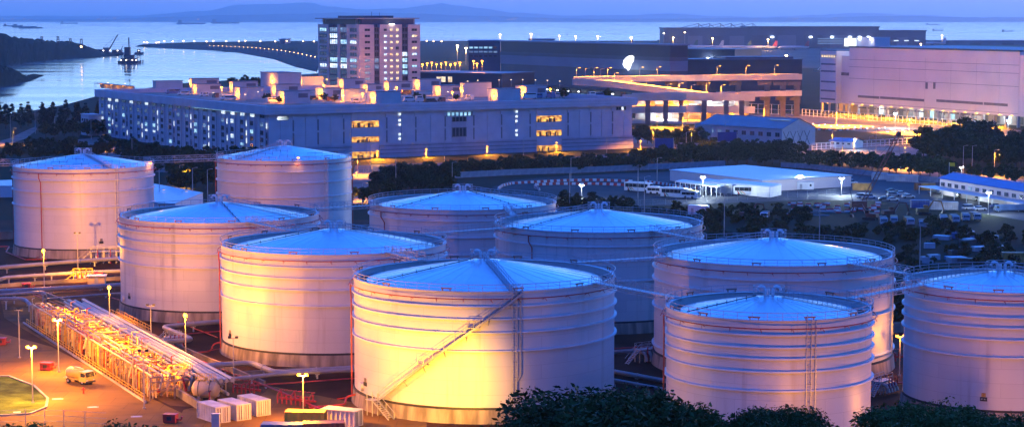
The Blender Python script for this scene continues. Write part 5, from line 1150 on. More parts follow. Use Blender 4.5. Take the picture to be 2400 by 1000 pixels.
# ---------------------------------------------------------------- viaduct, ramps, multi-level ramp block
M_VIA = mat("viaduct concrete", (.52, .46, .40), .85, 0, .08, .1, spec=.05)
def deck(parent, pts, w, th_=2.0, par=1.0, name="deck"):
    P = [Vector(p) for p in pts]; n_ = len(P); L_, R__ = [], []
    for i, p in enumerate(P):
        d = (P[min(i + 1, n_ - 1)] - P[max(i - 1, 0)]); d.z = 0; d.normalize(); s = Vector((-d.y, d.x, 0)); L_.append(p + s * w / 2); R__.append(p - s * w / 2)
    mb = MB(); up = Vector((0, 0, 1))
    for i in range(n_ - 1):
        a, b_, c, e = R__[i], R__[i + 1], L_[i + 1], L_[i]
        mb.add([a, b_, c, e, a - up * th_, b_ - up * th_, c - up * th_, e - up * th_], [(0, 1, 2, 3), (7, 6, 5, 4), (0, 4, 5, 1), (2, 6, 7, 3)] + ([(3, 7, 4, 0)] if i == 0 else []) + ([(1, 5, 6, 2)] if i == n_ - 2 else []))
    o = mb.build(name, M_VIA, parent)
    for S in (L_, R__):
        pb = MB(); k = .15
        for i in range(n_ - 1):
            d = (S[i + 1] - S[i]).normalized(); s = Vector((-d.y, d.x, 0)) * k; a, b_ = S[i], S[i + 1]
            pb.add([a - s, b_ - s, b_ + s, a + s, a - s + up * par, b_ - s + up * par, b_ + s + up * par, a + s + up * par], [(4, 5, 6, 7), (0, 1, 5, 4), (2, 3, 7, 6), (1, 2, 6, 5), (3, 0, 4, 7)])
        pb.build("parapet", M_VIA, o)
VZ = 25.0; va, vb, vc = AT(1345, 184, 1290), AT(1600, 180, 1290), AT(1876, 177, 1295)
via = thing("viaduct", "upper elevated road running to the cream warehouse", "viaduct", (0, 0, 0)); P = [Vector((p.x, p.y, p.z)) for p in (va, vb, vc)]; deck(via, P, 11, 2.6)
for u in (1580, 1655, 1730, 1798, 1835, 1868):
    p = AT(u, 190, 1292); 
    mb = MB(); mb.box(p.x - 1.7, p.x + 1.7, p.y - 1.7, p.y + 1.7, 0, VZ - 4); mb.box(p.x - 6, p.x + 2.2, p.y - 2, p.y + 2, VZ - 5.2, VZ - 2.9); mb.box(p.x - 4.5, p.x + 2, p.y - 1.9, p.y + 1.9, 10.2, 12.2); mb.build("pier", mat("dark pier", (.13, .10, .10), .8), via)
rmp = thing("ramp", "yellow-lit ramp descending from the viaduct to the ramp block", "ramp", (0, 0, 0)); deck(rmp, [AT(1345, 188, 1275), AT(1440, 194, 1270), AT(1560, 209, 1262), AT(1690, 226, 1255)], 13, 2.8, 1.1)
for k in range(3): p = AT(1410 + 50 * k, 210, 1268); MB().box(p.x - 1.5, p.x + 1.5, p.y - 1.5, p.y + 1.5, 0, 16).build("pier", MATS["dark pier"], rmp)
lowv = thing("lower_viaduct", "lower elevated road passing behind the dark piers", "viaduct", (0, 0, 0)); deck(lowv, [AT(1680, 220, 1285), AT(1780, 217, 1285), AT(1874, 215, 1288)], 12, 2.4, 1.0)
RB = thing("ramp_block", "three-level pale concrete ramp block with dark columns", "ramp block", (0, 0, 0))
for k, (vt, zt_) in enumerate(((233, 0), (261, 0), (287, 0))):
    pts = [AT(1470, vt - 2, 1215), AT(1600, vt - 4 if k < 2 else vt + 1, 1205), AT(1746, vt + 3 if k == 2 else vt - 2, 1222)]; deck(RB, pts, 24, 1.2, 2.9 if k < 2 else 1.4, "level_slab")
for u in (1518, 1560, 1596, 1650, 1702, 1738):
    for q in (0, 1): p = AT(u + q * 12, 250, 1196 + q * 24); MB().box(p.x - 1.4, p.x + 1.4, p.y - 1, p.y + 1, 0, 14).build("column", MATS["dark pier"], RB)
MB().box(AT(1490, 250, 1232).x, AT(1742, 250, 1232).x, 1236, 1237, 0, 13).build("back_wall", M_DUN, RB)
for k in range(6):
    for z in (5.0, 12.3): p = AT(1505 + 44 * k, 250, 1212); MB().cbox((p.x, p.y, z), 2.2, .5, .25).build("strip_lamp", E_WIN[0], RB); 
    p = AT(1505 + 44 * k, 250, 1216); point(RB, (p.x, p.y, 4.4 if k % 2 else 11.3), 2400, COOL if k % 3 == 1 else SODIUM, .4)
for i, (u, v0, v1, Y, pw) in enumerate([(1351, 160, 184, 1290, 1900), (1392, 160, 184, 1290, 1900), (1424, 160, 184, 1290, 1900), (1499, 159, 182, 1290, 1900), (1540, 158, 181, 1290, 1900), (1680, 156, 179, 1292, 1900), (1748, 155, 178, 1292, 1900), (1815, 154, 178, 1292, 1900), (1372, 162, 186, 1272, 0), (1408, 163, 188, 1272, 0), (1565, 198, 210, 1262, 8000), (1592, 196, 213, 1260, 8000), (1515, 190, 203, 1264, 8000), (1655, 196, 222, 1258, 8000), (1440, 172, 195, 1270, 8000), (1690, 200, 226, 1256, 5000), (1620, 200, 218, 1258, 0), (1480, 180, 198, 1266, 5000)]):
    p, q = AT(u, v1, Y), AT(u, v0, Y); t = thing("street_lamp", "single-arm street lamp standing on the elevated road's edge", "street lamp", p, 0, "street lamps along the elevated roads"); h = q.z - p.z
    MB().tube([(0, 0, 0), (0, 0, h)], .13, 5).build("pole", M_POST, t); MB().tube([(0, 0, h), (1.6, 0, h + .3)], .09, 4).build("arm", M_POST, t); MB().cbox((2.0, 0, h + .25), 1.3, .5, .3).build("lamp_lens", M_LSOD if pw else M_POST, t)
    if pw: spot(t, (2.0, 0, h - .4), (2.0, 0, h - 5), pw, (1, .40, .02), 155, .3, .4)
# long blue-roofed site office in front of the dock road
def gable(label, A, B, w, h, rise, wallm, roofm, wins=8, name="site_office", over=.6):
    a, b_ = Vector((A.x, A.y, 0)), Vector((B.x, B.y, 0)); d = b_ - a; Ln = d.length; q = thing(name, label, "building", a, math.atan2(d.y, d.x))
    MB().box(0, Ln, 0, w, 0, h).build("wall", wallm, q); g = MB()
    for x0, x1 in ((0, .15), (Ln - .15, Ln)): g.add([(x0, 0, h), (x0, w, h), (x0, w / 2, h + rise), (x1, 0, h), (x1, w, h), (x1, w / 2, h + rise)], [(0, 2, 1), (3, 4, 5), (0, 3, 5, 2), (1, 2, 5, 4), (0, 1, 4, 3)])
    g.build("gable", wallm, q); o = over; e = rise * o * 2 / w
    r_ = MB(); r_.add([(-o, -o, h - e + .05), (Ln + o, -o, h - e + .05), (Ln + o, w / 2, h + rise + .05), (-o, w / 2, h + rise + .05), (-o, w + o, h - e + .05), (Ln + o, w + o, h - e + .05)], [(0, 1, 2, 3), (3, 2, 5, 4)])
    r_.add([(x, y, z + .16) for x, y, z in r_.v], [(0, 1, 2, 3), (3, 2, 5, 4)]); ro = r_.build("roof", roofm, q)
    MB().box(-o, Ln + o, w / 2 - .25, w / 2 + .25, h + rise + .1, h + rise + .32).build("ridge_cap", roofm, ro)
    if wins:
        rr_ = random.Random(int(Ln * 10))
        for k in range(wins): window(q, Ln * (k + .5) / wins, h * .66, Ln / wins * .5, h * .22, E_WIN[3] if rr_.random() < .2 else M_GLASS, 'front', 0, cols=2)
    return q, Ln
g0, g1 = G(1640, 332), G(1832, 345)
q, Ln = gable("long blue-roofed site office with lattice-braced end behind trees", g0, g1, 24, 9, 4.5, M_PR, mat("slate blue roof", (.15, .16, .20), .45, 0, .08, .2), 10)
for k in range(4):
    for s in (-1, 1): MB().tube([(Ln + .1, 3 + k * 5 - s * 2, .5), (Ln + .1, 3 + k * 5 + s * 2, 7.5)], .12, 4).build("lattice_brace", M_DARK, q)
for k in range(2): MB().box(Ln - 16 + k * 7, Ln - 10 + k * 7, 8, 11, 12.6, 12.9).build("skylight", E_WIN[3], q)
g0, g1 = G(1945, 345), G(1996, 348); gable("small light-blue-roofed guard house inside the white fence", g0, g1, 9, 3.2, 1.2, M_WHITE, mat("pale blue roof", (.16, .28, .5), .5), 4, "guard_house")
t = thing("guard_light", "white floodlight mast beside the guard house", "lamp post", G(2003, 352)); MB().tube([(0, 0, 0), (0, 0, 5)], .12, 5).build("pole", M_POST, t); MB().cbox((0, 0, 5.2), 1.2, .8, .6).build("lamp_lens", M_LCOOL, t); point(t, (0, -1, 4.6), 500, COOL)
# ================================================================ BUS AND PLANT DEPOT
def car(label, p, rz, m, Ln=4.4, h=1.45, w=1.8, suv=False, group="cars parked in the depot"):
    t = thing("car", label, "car", p, rz, group); k = Ln / 2; h = 1.75 if suv else h
    lo = [(-k, .35), (k, .35), (k + .02, .7), (k - .25, .88), (-k + .1, .95), (-k, .8)]
    mb = MB(); n_ = len(lo); mb.v = [(x, s * w / 2, z) for s in (-1, 1) for x, z in lo]; mb.f = [tuple(range(n_)), tuple(reversed(range(n_, 2 * n_)))] + [(i, n_ + i, n_ + (i + 1) % n_, (i + 1) % n_) for i in range(n_)]
    b_ = mb.build("body", m, t)
    up = [(-k + (.1 if suv else .75), .9), (k - 1.1, .88), (k - 1.75, h), (-k + (.35 if suv else 1.2), h)]
    c = MB(); c.v = [(x, s * (w / 2 - (.05 if j in (0, 1) else .22)), z) for s in (-1, 1) for j, (x, z) in enumerate(up)]; c.f = [(0, 1, 2, 3), (7, 6, 5, 4), (0, 4, 5, 1), (1, 5, 6, 2), (3, 7, 4, 0)]
    c.build("window", M_GLASS, b_); rf = MB(); rf.box(up[3][0] - .02, up[2][0] + .02, -w / 2 + .2, w / 2 - .2, h - .03, h + .05); rf.build("roof", m, b_)
    for s in (-1, 1):
        MB().cbox((k - .06, s * .62, .7), .12, .34, .16).build("headlight", M_WHITE, b_); MB().cbox((-k + .03, s * .66, .75), .08, .26, .16).build("tail_light", M_RED, b_)
        for x in (k - .8, -k + .8): MB().tube([(x, s * (w / 2 - .2), .33), (x, s * (w / 2 + .01), .33)], .33, 12).build("wheel", M_BLACK, t, True)
    return t
def bus(label, p, rz, Ln, h, m, stripes=(), yellow=False):
    t = thing("bus", label, "bus", p, rz, "buses in the depot"); w = 2.5; k = Ln / 2
    pr = [(-k, .4), (k, .4), (k + .05, 1.3), (k - .2, h - .15), (k - .5, h), (-k + .2, h), (-k, h - .2)]
    mb = MB(); n_ = len(pr); mb.v = [(x, s * w / 2, z) for s in (-1, 1) for x, z in pr]; mb.f = [tuple(range(n_)), tuple(reversed(range(n_, 2 * n_)))] + [(i, n_ + i, n_ + (i + 1) % n_, (i + 1) % n_) for i in range(n_)]
    b_ = mb.build("body", m, t)
    MB().add([(k + .07, -1.1, 1.25), (k + .07, 1.1, 1.25), (k - .17, 1.1, h - .3), (k - .17, -1.1, h - .3)], [(0, 1, 2, 3)]).build("windscreen", M_GLASS, b_)
    for s in (-1, 1):
        nw = max(3, int(Ln / 1.7))
        for i in range(nw): x0 = -k + .5 + (Ln - 1.4) * i / nw; MB().box(x0, x0 + (Ln - 1.4) / nw - .08, s * (w / 2 + .012) - .012, s * (w / 2 + .012) + .012, h * .5, h - .4).build("side_window", M_GLASS, b_)
        for i, c in enumerate(stripes): q = MB(); x0 = -k + 1.2 + i * .7; yy = s * (w / 2 + .03); q.add([(x0, yy, h * .48), (x0 + .5, yy, h * .48), (x0 + 1.2 + i * .4, yy, .6), (x0 + .7 + i * .4, yy, .6)], [(0, 1, 2, 3), (3, 2, 1, 0)][:1]); q.build("livery_stripe", c, b_)
        for x in (k - 1.9, -k + 1.9): MB().tube([(x, s * (w / 2 - .25), .5), (x, s * (w / 2 + .02), .5)], .5, 14).build("wheel", M_BLACK, t, True)
        MB().cbox((k + .06, s * .85, .8), .08, .4, .22).build("headlight", M_LCOOL if "lights" in label else M_WHITE, b_)
    MB().box(-k + 1, k - 2, -.8, .8, h, h + .22).build("air_unit", mat("bus yellow", (.6, .42, .05), .4) if yellow else m, b_)
    if yellow: MB().box(-k + .2, k - .45, -w / 2, w / 2, h + .003, h + .08).build("roof_panel", MATS["bus yellow"], b_)
    return t
M_BUSW = mat("bus white", (.66, .67, .68), .3, 0, .04, 1, coat=.4); ST = (mat("stripe red", (.5, .04, .03), .4), mat("stripe green", (.05, .28, .10), .4), mat("stripe orange", (.6, .25, .04), .4))
bus("white coach with orange and red swirls, furthest left of the buses", G(1497, 449), -.62, 11, 3.4, M_BUSW, ST)
bus("white minibus parked between the two white coaches", G(1537, 455), -.62, 6.5, 2.7, M_BUSW)
bus("white coach with red and green swoosh, nearest the canopy", G(1585, 463), -.62, 11.5, 3.4, M_BUSW, ST[:2])
bus("minibus with yellow roof beside the white canopy", G(1618, 465), -.55, 6.5, 2.7, M_BUSW, (), True)
bus("white coach by the workshop with its headlights facing right", G(1753, 458), -.35, 10, 3.4, M_BUSW, ST)
M_CARS = [mat("car silver", (.42, .43, .45), .3, .4, .04, 1, coat=.5), mat("car white", (.62, .62, .62), .3, 0, .04, 1, coat=.5), mat("car black", (.02, .02, .025), .25, 0, .04, 1, coat=.5), mat("car blue", (.05, .08, .2), .3, .2, .04, 1, coat=.5)]
for lab, u, v, rz, m, s in [("white estate car by the right-hand floodlight of the workshop", 1995, 431, .1, 1, True), ("silver people carrier in the middle of the car park", 2094, 460, .15, 0, True), ("silver saloon behind the silver people carrier", 2112, 457, .15, 0, False), ("silver saloon to the right of the people carrier", 2129, 464, .1, 0, False), ("silver saloon in front of the people carrier", 2092, 471, .1, 0, False), ("dark saloon half hidden beside the front silver saloon", 2073, 470, .1, 2, False), ("white van-like car by the yellow container", 2022, 464, .3, 1, True), ("second white car by the yellow container", 2037, 465, .3, 1, True), ("dark car leftmost under the car port", 2190, 456, .2, 2, False), ("silver people carrier under the car port", 2256, 463, .2, 0, True), ("silver saloon under the car port beside the mast", 2295, 470, .2, 0, False), ("dark car rightmost under the car port", 2338, 472, .2, 2, True), ("white estate car lit by the right mast", 2272, 491, .3, 1, True), ("white pickup-like car with yellow roof box by the mast", 2296, 493, .3, 1, False), ("dark blue car right of the mast", 2335, 487, .2, 3, False), ("dark car at the back of the car park", 2090, 451, .2, 2, False)]:
    car(lab, G(u, v), rz, M_CARS[m], 4.7 if s else 4.4, suv=s)
# white floodlight masts
for lab, u, v, h, pw in [("white floodlight mast on the empty bus turning area", 1363, 464, 4.4, 700), ("white floodlight mast over the bus canopy", 1647, 462, 6.9, 1700), ("white floodlight mast in front of the workshop's right end", 1875, 442, 4.6, 1800), ("white floodlight mast at the right of the workshop", 1972, 458, 6.0, 1900), ("white floodlight behind the right blue-roofed block", 2253, 420, 4.6, 450), ("white floodlight mast in front of the car port", 2316, 503, 7.0, 900)]:
    lamp(lab, u, v, h, pw, "flood", COOL, "floodlight", name="floodlight_mast", lr=.6)
# workshop with the broad pale roof
M_PROOF = mat("pale metal roof", (.36, .42, .52), .35, .1, .06, .1)
def prismhall(label, px, h, wallm, roofm, name="workshop", posts=False):
    P = [G(u, v, h) for u, v in px]; o = Vector((P[0].x, P[0].y, 0)); t = thing(name, label, "building", o)
    q = [(p.x - o.x, p.y - o.y) for p in P]
    cx, cy_ = sum(x for x, y in q) / len(q), sum(y for x, y in q) / len(q); ins = [(cx + (x - cx) * .985, cy_ + (y - cy_) * .985) for x, y in q]
    if posts:
        for (x0, y0), (x1, y1) in zip(ins, ins[1:] + ins[:1]):
            k = max(1, int(math.hypot(x1 - x0, y1 - y0) / 3.2))
            for i in range(k): MB().box(-.1, .1, -.1, .1, 0, h - .2).build("post", wallm, t).location = (x0 + (x1 - x0) * i / k, y0 + (y1 - y0) * i / k, 0)
    else:
        for i in range(len(ins)): a, b_ = Vector((*ins[i], 0)), Vector((*ins[(i + 1) % len(ins)], 0)); d = b_ - a; w_ = MB().box(0, d.length, -.1, .1, 0, h - .2).build("wall", wallm, t); w_.location = a; w_.rotation_euler = (0, 0, math.atan2(d.y, d.x))
    MB().prism([(x, y) for x, y in q][::-1] if sum(q[i][0] * q[(i + 1) % len(q)][1] - q[(i + 1) % len(q)][0] * q[i][1] for i in range(len(q))) < 0 else q, h - .2, h + .15).build("roof", roofm, t)
    return t
prismhall("broad low workshop with a pale blue roof behind the buses", [(1568, 398), (1786, 423), (1998, 411), (1745, 387)], 4.2, M_WW, M_PROOF)
prismhall("bright white bus canopy on posts, front of the pair", [(1582, 425), (1680, 438), (1698, 434), (1600, 421)], 3.6, M_WHITE, M_WHITE, "bus_canopy", True)
prismhall("bright white bus canopy on posts, rear of the pair", [(1640, 424), (1715, 434), (1735, 430), (1660, 419)], 3.6, M_WHITE, M_WHITE, "bus_canopy", True)
t = prismhall("white-walled wash hall beside the coach with headlights", [(1672, 426), (1805, 438), (1832, 432), (1700, 420)], 3.8, M_WHITE, M_PROOF, "wash_hall")
t = thing("cabin", "small white cabin with a window right of the wash hall", "cabin", G(1868, 445), -.2); MB().box(0, 6, 0, 2.6, .2, 2.9).build("walls", M_WHITE, t); MB().box(-.1, 6.1, -.1, 2.7, 2.9, 3.05).build("roof", M_PROOF, t); MB().box(4.6, 5.3, -.03, 0, 1.4, 2.2).build("window", M_GLASS, t); MB().box(1, 1.9, -.03, 0, .3, 2.2).build("door", M_STEEL, t)
t = thing("cabin", "white cabin in the scrub behind the streaky tank's right rim", "cabin", G(1612, 503), -.35); MB().box(0, 6.5, 0, 2.6, .2, 2.9).build("walls", M_WHITE, t); MB().box(-.1, 6.6, -.1, 2.7, 2.9, 3.05).build("roof", M_PROOF, t); MB().box(4.6, 5.5, -.03, 0, 1.2, 2.2).build("window", M_GLASS, t); MB().box(1, 1.9, -.03, 0, .3, 2.2).build("door", M_STEEL, t)
rzr = -.33
container("white site container, left of the row at the back of the car park", 2043, 421, rzr, M_CW, 6, group="site containers in the depot"); container("long white site container with lit windows at the back of the car park", 2078, 425, rzr, M_CW, 12, group="site containers in the depot")
container("yellow-ended ochre container beside the lattice crane", 2000, 446, -.05, M_CO, 6.5, group="site containers in the depot"); container("dark brown container beside the right office block", 2144, 445, -.1, M_CBR, 5, group="site containers in the depot"); container("ochre container beside the right office block", 2160, 446, -.1, M_CO, 5, group="site containers in the depot")
container("dark blue container among the parked lorries", 2136, 487, -.05, M_CB, 6, group="site containers in the depot"); container("white container among the parked lorries", 2180, 491, -.15, M_CW, 9, group="site containers in the depot"); container("brown container in the dark scrub at the right edge", 2350, 615, -.1, M_CO, 5.5, group="site containers in the depot")
q, Ln = gable("two-storey white office block with a bright blue roof at right", G(2202, 455), G(2440, 496), 11, 5.8, 1.7, M_WW, M_BROOF, 14, "office_block")
t = thing("car_port", "long car port canopy in front of the right office block", "car port", q.location, q.rotation_euler.z); MB().box(-3, Ln, -7, -.3, 2.7, 2.9).build("roof", M_PROOF, t)
for k in range(9): MB().box(-2.8 + k * Ln / 8, -2.6 + k * Ln / 8, -6.8, -6.6, 0, 2.7).build("post", M_WHITE, t)
for k in range(6): MB().cbox((Ln * (k + .6) / 6, -4, 2.62), 1.4, .2, .1).build("tube_lamp", E_WIN[1], t)
for k in range(3): point(t, (Ln * (k + .3) / 3, -4, 2.2), 60, COOL, .3)
t = thing("flag", "yellow flag on a white pole behind the right office block", "flag", G(2224, 425)); MB().tube([(0, 0, 0), (0, 0, 7.4)], .09, 6).build("pole", M_WHITE, t)
f_ = MB(); nf = 10
for i in range(nf + 1):
    for z in (5.9, 7.3): f_.v.append((2.2 * i / nf, .18 * math.sin(i * .9), z - .05 * i * .3))
f_.f = [(2 * i, 2 * i + 2, 2 * i + 3, 2 * i + 1) for i in range(nf)]; f_.build("cloth", mat("flag yellow", (.75, .55, .02), .7), t, 'all')
# red-and-white kart track barriers, block by block
M_BR, M_BW = mat("barrier red", (.5, .035, .03), .5, 0, .1, 1), mat("barrier white", (.66, .66, .66), .5, 0, .08, 1)
BK = {}
def barrier(label, px, Lb=1.5, h=.95):
    P = [G(u, v) for u, v in px]; t = thing("track_barrier", label, "barrier", P[0]); i = 0; carry = 0.0
    for a, c in zip(P, P[1:]):
        d = c - a; s = carry
        while s < d.length:
            m = M_BR if i % 2 else M_BW
            if m.name not in BK: BK[m.name] = Part("block", MB().prism([(-Lb * .48, -.28), (Lb * .48, -.28), (Lb * .48, .28), (-Lb * .48, .28)], 0, h * .5).box(-Lb * .47, Lb * .47, -.18, .18, h * .5, h), m)
            BK[m.name].put(t, a + d * (s / d.length) - P[0], math.atan2(d.y, d.x)); i += 1; s += Lb
        carry = s - d.length
barrier("outer red-and-white block barrier of the kart track", [(1168, 444), (1178, 437), (1200, 432), (1250, 429), (1330, 425), (1400, 424), (1478, 427)])
barrier("inner red-and-white block barrier of the kart track", [(1264, 446), (1252, 440), (1258, 435), (1300, 433), (1400, 433), (1470, 436)])
barrier("red-and-white block barrier behind the white coaches", [(1515, 428), (1560, 434), (1590, 440), (1640, 444)])
barrier("red-and-white block barrier on the yellow-lit dock road", [(1920, 305), (1975, 306), (2036, 302)], 3.0, 1.6)
# lorries, excavators, lattice crane
r = random.Random(9); lorry_l = ["first lorry of the dark row facing the camera, at its left end", "second lorry from the left in the dark row", "third lorry from the left in the dark row", "fourth lorry, left of the close pair in the dark row", "fifth lorry, right of the close pair in the dark row", "sixth lorry of the dark row, under the brown jib", "seventh lorry of the dark row", "eighth lorry of the dark row", "last lorry at the right end of the dark row"]
M_TG = mat("lorry pale", (.38, .39, .42), .45, 0, .1, 1)
for lab, (u, v) in zip(lorry_l, [(2070, 527), (2095, 525), (2130, 528), (2162, 534), (2186, 533), (2211, 523), (2237, 522), (2263, 518), (2285, 516)]): truck(lab, G(u, v), -math.pi / 2 + r.uniform(-.25, .05), r.choice((M_CO, M_CBR, M_DARK)), M_TG, 6.5, "lorries parked in a row in the dark yard")
truck("white lorry cab standing alone in the scrub", G(1793, 514), -math.pi / 2 - .3, M_DARK, M_WHITE, 5); truck("blue flatbed lorry at the right edge of the depot", G(2370, 497), math.pi + .05, M_CB, M_CB, 11)
M_EX = mat("excavator rust red", (.16, .05, .03), .6, 0, .2, 1); M_EXO = mat("excavator orange", (.34, .15, .03), .5, 0, .2, 1)
def excavator(label, u, v, rz, m):
    t = thing("excavator", label, "excavator", G(u, v), rz, "excavators in the dark yard")
    for s in (-1, 1): MB().prism([(-2, 0), (2, 0), (2.3, .4), (2, .85), (-2, .85), (-2.3, .4)], s * 1.1 - .3, s * 1.1 + .3).build("track", M_BLACK, t).rotation_euler = (math.pi / 2, 0, 0)
    MB().box(-2.3, 1.3, -1.3, 1.3, 1.05, 2.1).build("house", m, t); MB().lathe([(.9, .8), (.9, 1.05)], 12).build("slew_ring", M_DARK, t); c = MB().box(.1, 1.4, .3, 1.3, 2.1, 3.1).build("cab", m, t); MB().box(.2, 1.42, .35, 1.32, 2.25, 2.95).build("window", M_GLASS, c)
    MB().tube([(1.2, -.2, 1.9), (3.0, -.2, 4.6), (5.6, -.2, 4.3)], .32, 4).build("boom", m, t); MB().tube([(5.4, -.2, 4.5), (6.4, -.2, 1.6)], .24, 4).build("stick", m, t); MB().prism([(-.6, 0), (.4, -.1), (.6, .8), (-.3, 1.0)], -.5, .5).build("bucket", M_DARK, t).matrix_local = __import__("mathutils").Matrix.Translation((6.3, -.2, .5)) @ __import__("mathutils").Matrix.Rotation(math.pi / 2, 4, 'X')
    MB().tube([(1.6, -.2, 1.4), (2.9, -.2, 3.9)], .12, 5).build("ram", M_STEEL, t)
excavator("rust-red excavator with folded arm, left in the dark yard", 1752, 512, .4, M_EX); excavator("rust-red excavator beside the row of lorries", 2085, 508, .2, M_EX); excavator("orange-brown excavator with raised jib behind the lorries", 2165, 503, 0, M_EXO); excavator("excavator with rust-red arm in front of the barriers", 2040, 515, 2.6, M_EX)
t = thing("lattice_crane", "lattice boom crane leaning over the depot yard", "crane", G(2012, 492)); MB().box(-2.5, 2.5, -1.6, 1.6, .9, 3).build("house", M_EX, t)
for s in (-1, 1): MB().box(-3, 3, s * 1.5 - .4, s * 1.5 + .4, 0, .9).build("track", M_BLACK, t)
bm = MB(); p0, p1 = Vector((1.5, 0, 2.5)), Vector((13.2, 2, 25)); nb = 16; up = Vector((-.88, 0, .46)); sd = Vector((0, 1, 0))
cor = lambda f, a, c: p0.lerp(p1, f) + up * a * .55 + sd * c * .55
for a, c in ((-1, -1), (1, -1), (1, 1), (-1, 1)): bm.tube([cor(0, a, c), cor(1, a, c)], .09, 4)
for i in range(nb):
    f, g = i / nb, (i + 1) / nb
    for (a, c), (a2, c2) in (((-1, -1), (1, -1)), ((1, -1), (1, 1)), ((1, 1), (-1, 1)), ((-1, 1), (-1, -1))): bm.tube([cor(f, a, c), cor(g, a2, c2)], .06, 4, cap=False)
bm.build("boom", M_EX, t); MB().cbox(p1, 1.4, 1.2, 1.4).build("boom_head", M_DARK, t); MB().tube([(-2, 0, 3), (-3, 0, 7)], .15, 4).build("mast", M_DARK, t); MB().tube([(-3, 0, 7), p1], .05, 4).build("stay_rope", M_DARK, t); MB().tube([p1, (p1.x + .8, 2, 14)], .04, 4).build("hoist_rope", M_DARK, t); MB().cbox((p1.x + .8, 2, 13.6), .5, .4, .9).build("hook_block", M_DARK, t)
r = random.Random(31)
for i in range(46):
    u, v = r.uniform(1850, 2060), r.uniform(478, 500); t = thing("water_barrier", "small red-and-white plastic barrier stacked in the dark yard", "barrier", G(u, v), r.uniform(-.5, .3), "plastic barriers in the dark yard"); MB().box(-.9, .9, -.25, .25, 0, .5).build("base", M_BR if i % 2 else M_BW, t); MB().box(-.85, .85, -.12, .12, .5, 1.0).build("top", M_BW if i % 2 else M_BR, t)
for i in range(14):
    u, v = 1800 + i * 12 + r.uniform(-5, 5), r.uniform(492, 506); t = thing("steel_section", "steel section lying on the dark yard floor", "steel beam", G(u, v), r.uniform(-.4, -.1), "steel sections on the yard floor"); Lb = r.uniform(5, 10); MB().box(-Lb / 2, Lb / 2, -.15, .15, 0, .06).box(-Lb / 2, Lb / 2, -.04, .04, .06, .3).build("web", M_STEEL if i % 3 else M_EX, t); MB().box(-Lb / 2, Lb / 2, -.15, .15, .3, .36).build("flange", M_STEEL, t)
for i in range(26):
    u, v = r.uniform(2160, 2400), r.uniform(545, 620); t = thing("scrap_heap", "pale scrap crate in the dark scrubland", "crate", G(u, v), r.uniform(-.6, .6), "scrap crates in the scrubland"); a = r.uniform(1, 2.6); MB().box(-a, a, -a * .6, a * .6, .1, r.uniform(.8, 1.8)).build("box", r.choice((M_TG, M_CB, M_DARK, M_STEEL)), t); MB().box(-a * 1.04, a * 1.04, -a * .64, a * .64, 0, .1).build("pallet", M_DARK, t)
M_HOARD = mat("grey hoarding", (.26, .27, .30), .7, 0, .1, .5)
fence("long grey hoarding between the tree belt and the kart track", [(1065, 418), (1200, 411), (1400, 404), (1570, 396), (1700, 390)], 2.6, 3.5, M_STEEL, M_HOARD, rails=0)
fence("grey hoarding along the highway behind the car park", [(1830, 392), (1900, 396), (2020, 410), (2110, 420), (2200, 428)], 2.2, 3.5, M_STEEL, M_HOARD, rails=0)
fence("thin wire fence in front of the buses", [(1470, 485), (1560, 480), (1680, 472), (1800, 466), (1960, 458)], 2.2, 4.0, M_STEEL)
fence("wire fence by the tall lamps behind the second back-row tank", [(826, 420), (840, 404), (900, 399)], 1.4, 3)
# road signs on the highway, street lamps without light
for lab, u, v, w, h in [("blue road sign facing away beside the highway, left one", 1556, 375, 8, 5.5), ("blue road sign over the highway, right one", 1704, 352, 9, 4.5), ("blank pinkish gantry sign beside the highway", 1648, 340, 8, 6)]:
    t = thing("road_sign", lab, "road sign", G(u, v)); MB().box(-w / 2, w / 2, -.12, .12, 4.2, 4.2 + h).build("panel", mat("sign blue", (.03, .06, .24), .4) if "blue" in lab else M_DUN, t)
    for s in (-w / 2 - .2, w / 2 + .2): MB().tube([(s, 0, 0), (s, 0, 4.4 + h)], .16, 6).build("post", M_POST, t)
for i, (u, v, h) in enumerate([(928, 452, 13), (1060, 437, 9), (1338, 425, 9), (1540, 425, 9), (1495, 485, 13), (1335, 500, 13), (1510, 510, 13), (1697, 560, 13), (1920, 590, 13), (2155, 650, 13), (1608, 360, 10), (1580, 345, 10), (1595, 345, 10), (1677, 352, 12), (1700, 345, 12), (1733, 350, 12), (1870, 345, 12), (1974, 378, 10), (2257, 405, 11), (2278, 405, 11), (2117, 362, 9), (2037, 366, 9), (2053, 358, 12), (25, 325, 12), (83, 313, 12), (129, 317, 10), (214, 327, 10), (310, 378, 10), (380, 375, 10), (440, 385, 10), (510, 392, 10), (374, 470, 11), (452, 476, 12), (487, 480, 12), (860, 372, 10), (868, 400, 11), (1042, 378, 10), (1227, 375, 10), (1422, 372, 10), (700, 128, 8)]):
    p = G(u, v); t = thing("lamp_column", "slender unlit lamp column rising among the trees", "lamp post", p, 0, "unlit lamp columns among the trees"); MB().tube([(0, 0, 0), (0, 0, h)], .14, 6, r1=.1).build("pole", M_POST, t); MB().tube([(0, 0, h - .1), (1.3, 0, h + .25)], .07, 4).build("arm", M_POST, t); MB().cbox((1.5, 0, h + .2), .7, .3, .16).build("lamp_head", M_POST, t)
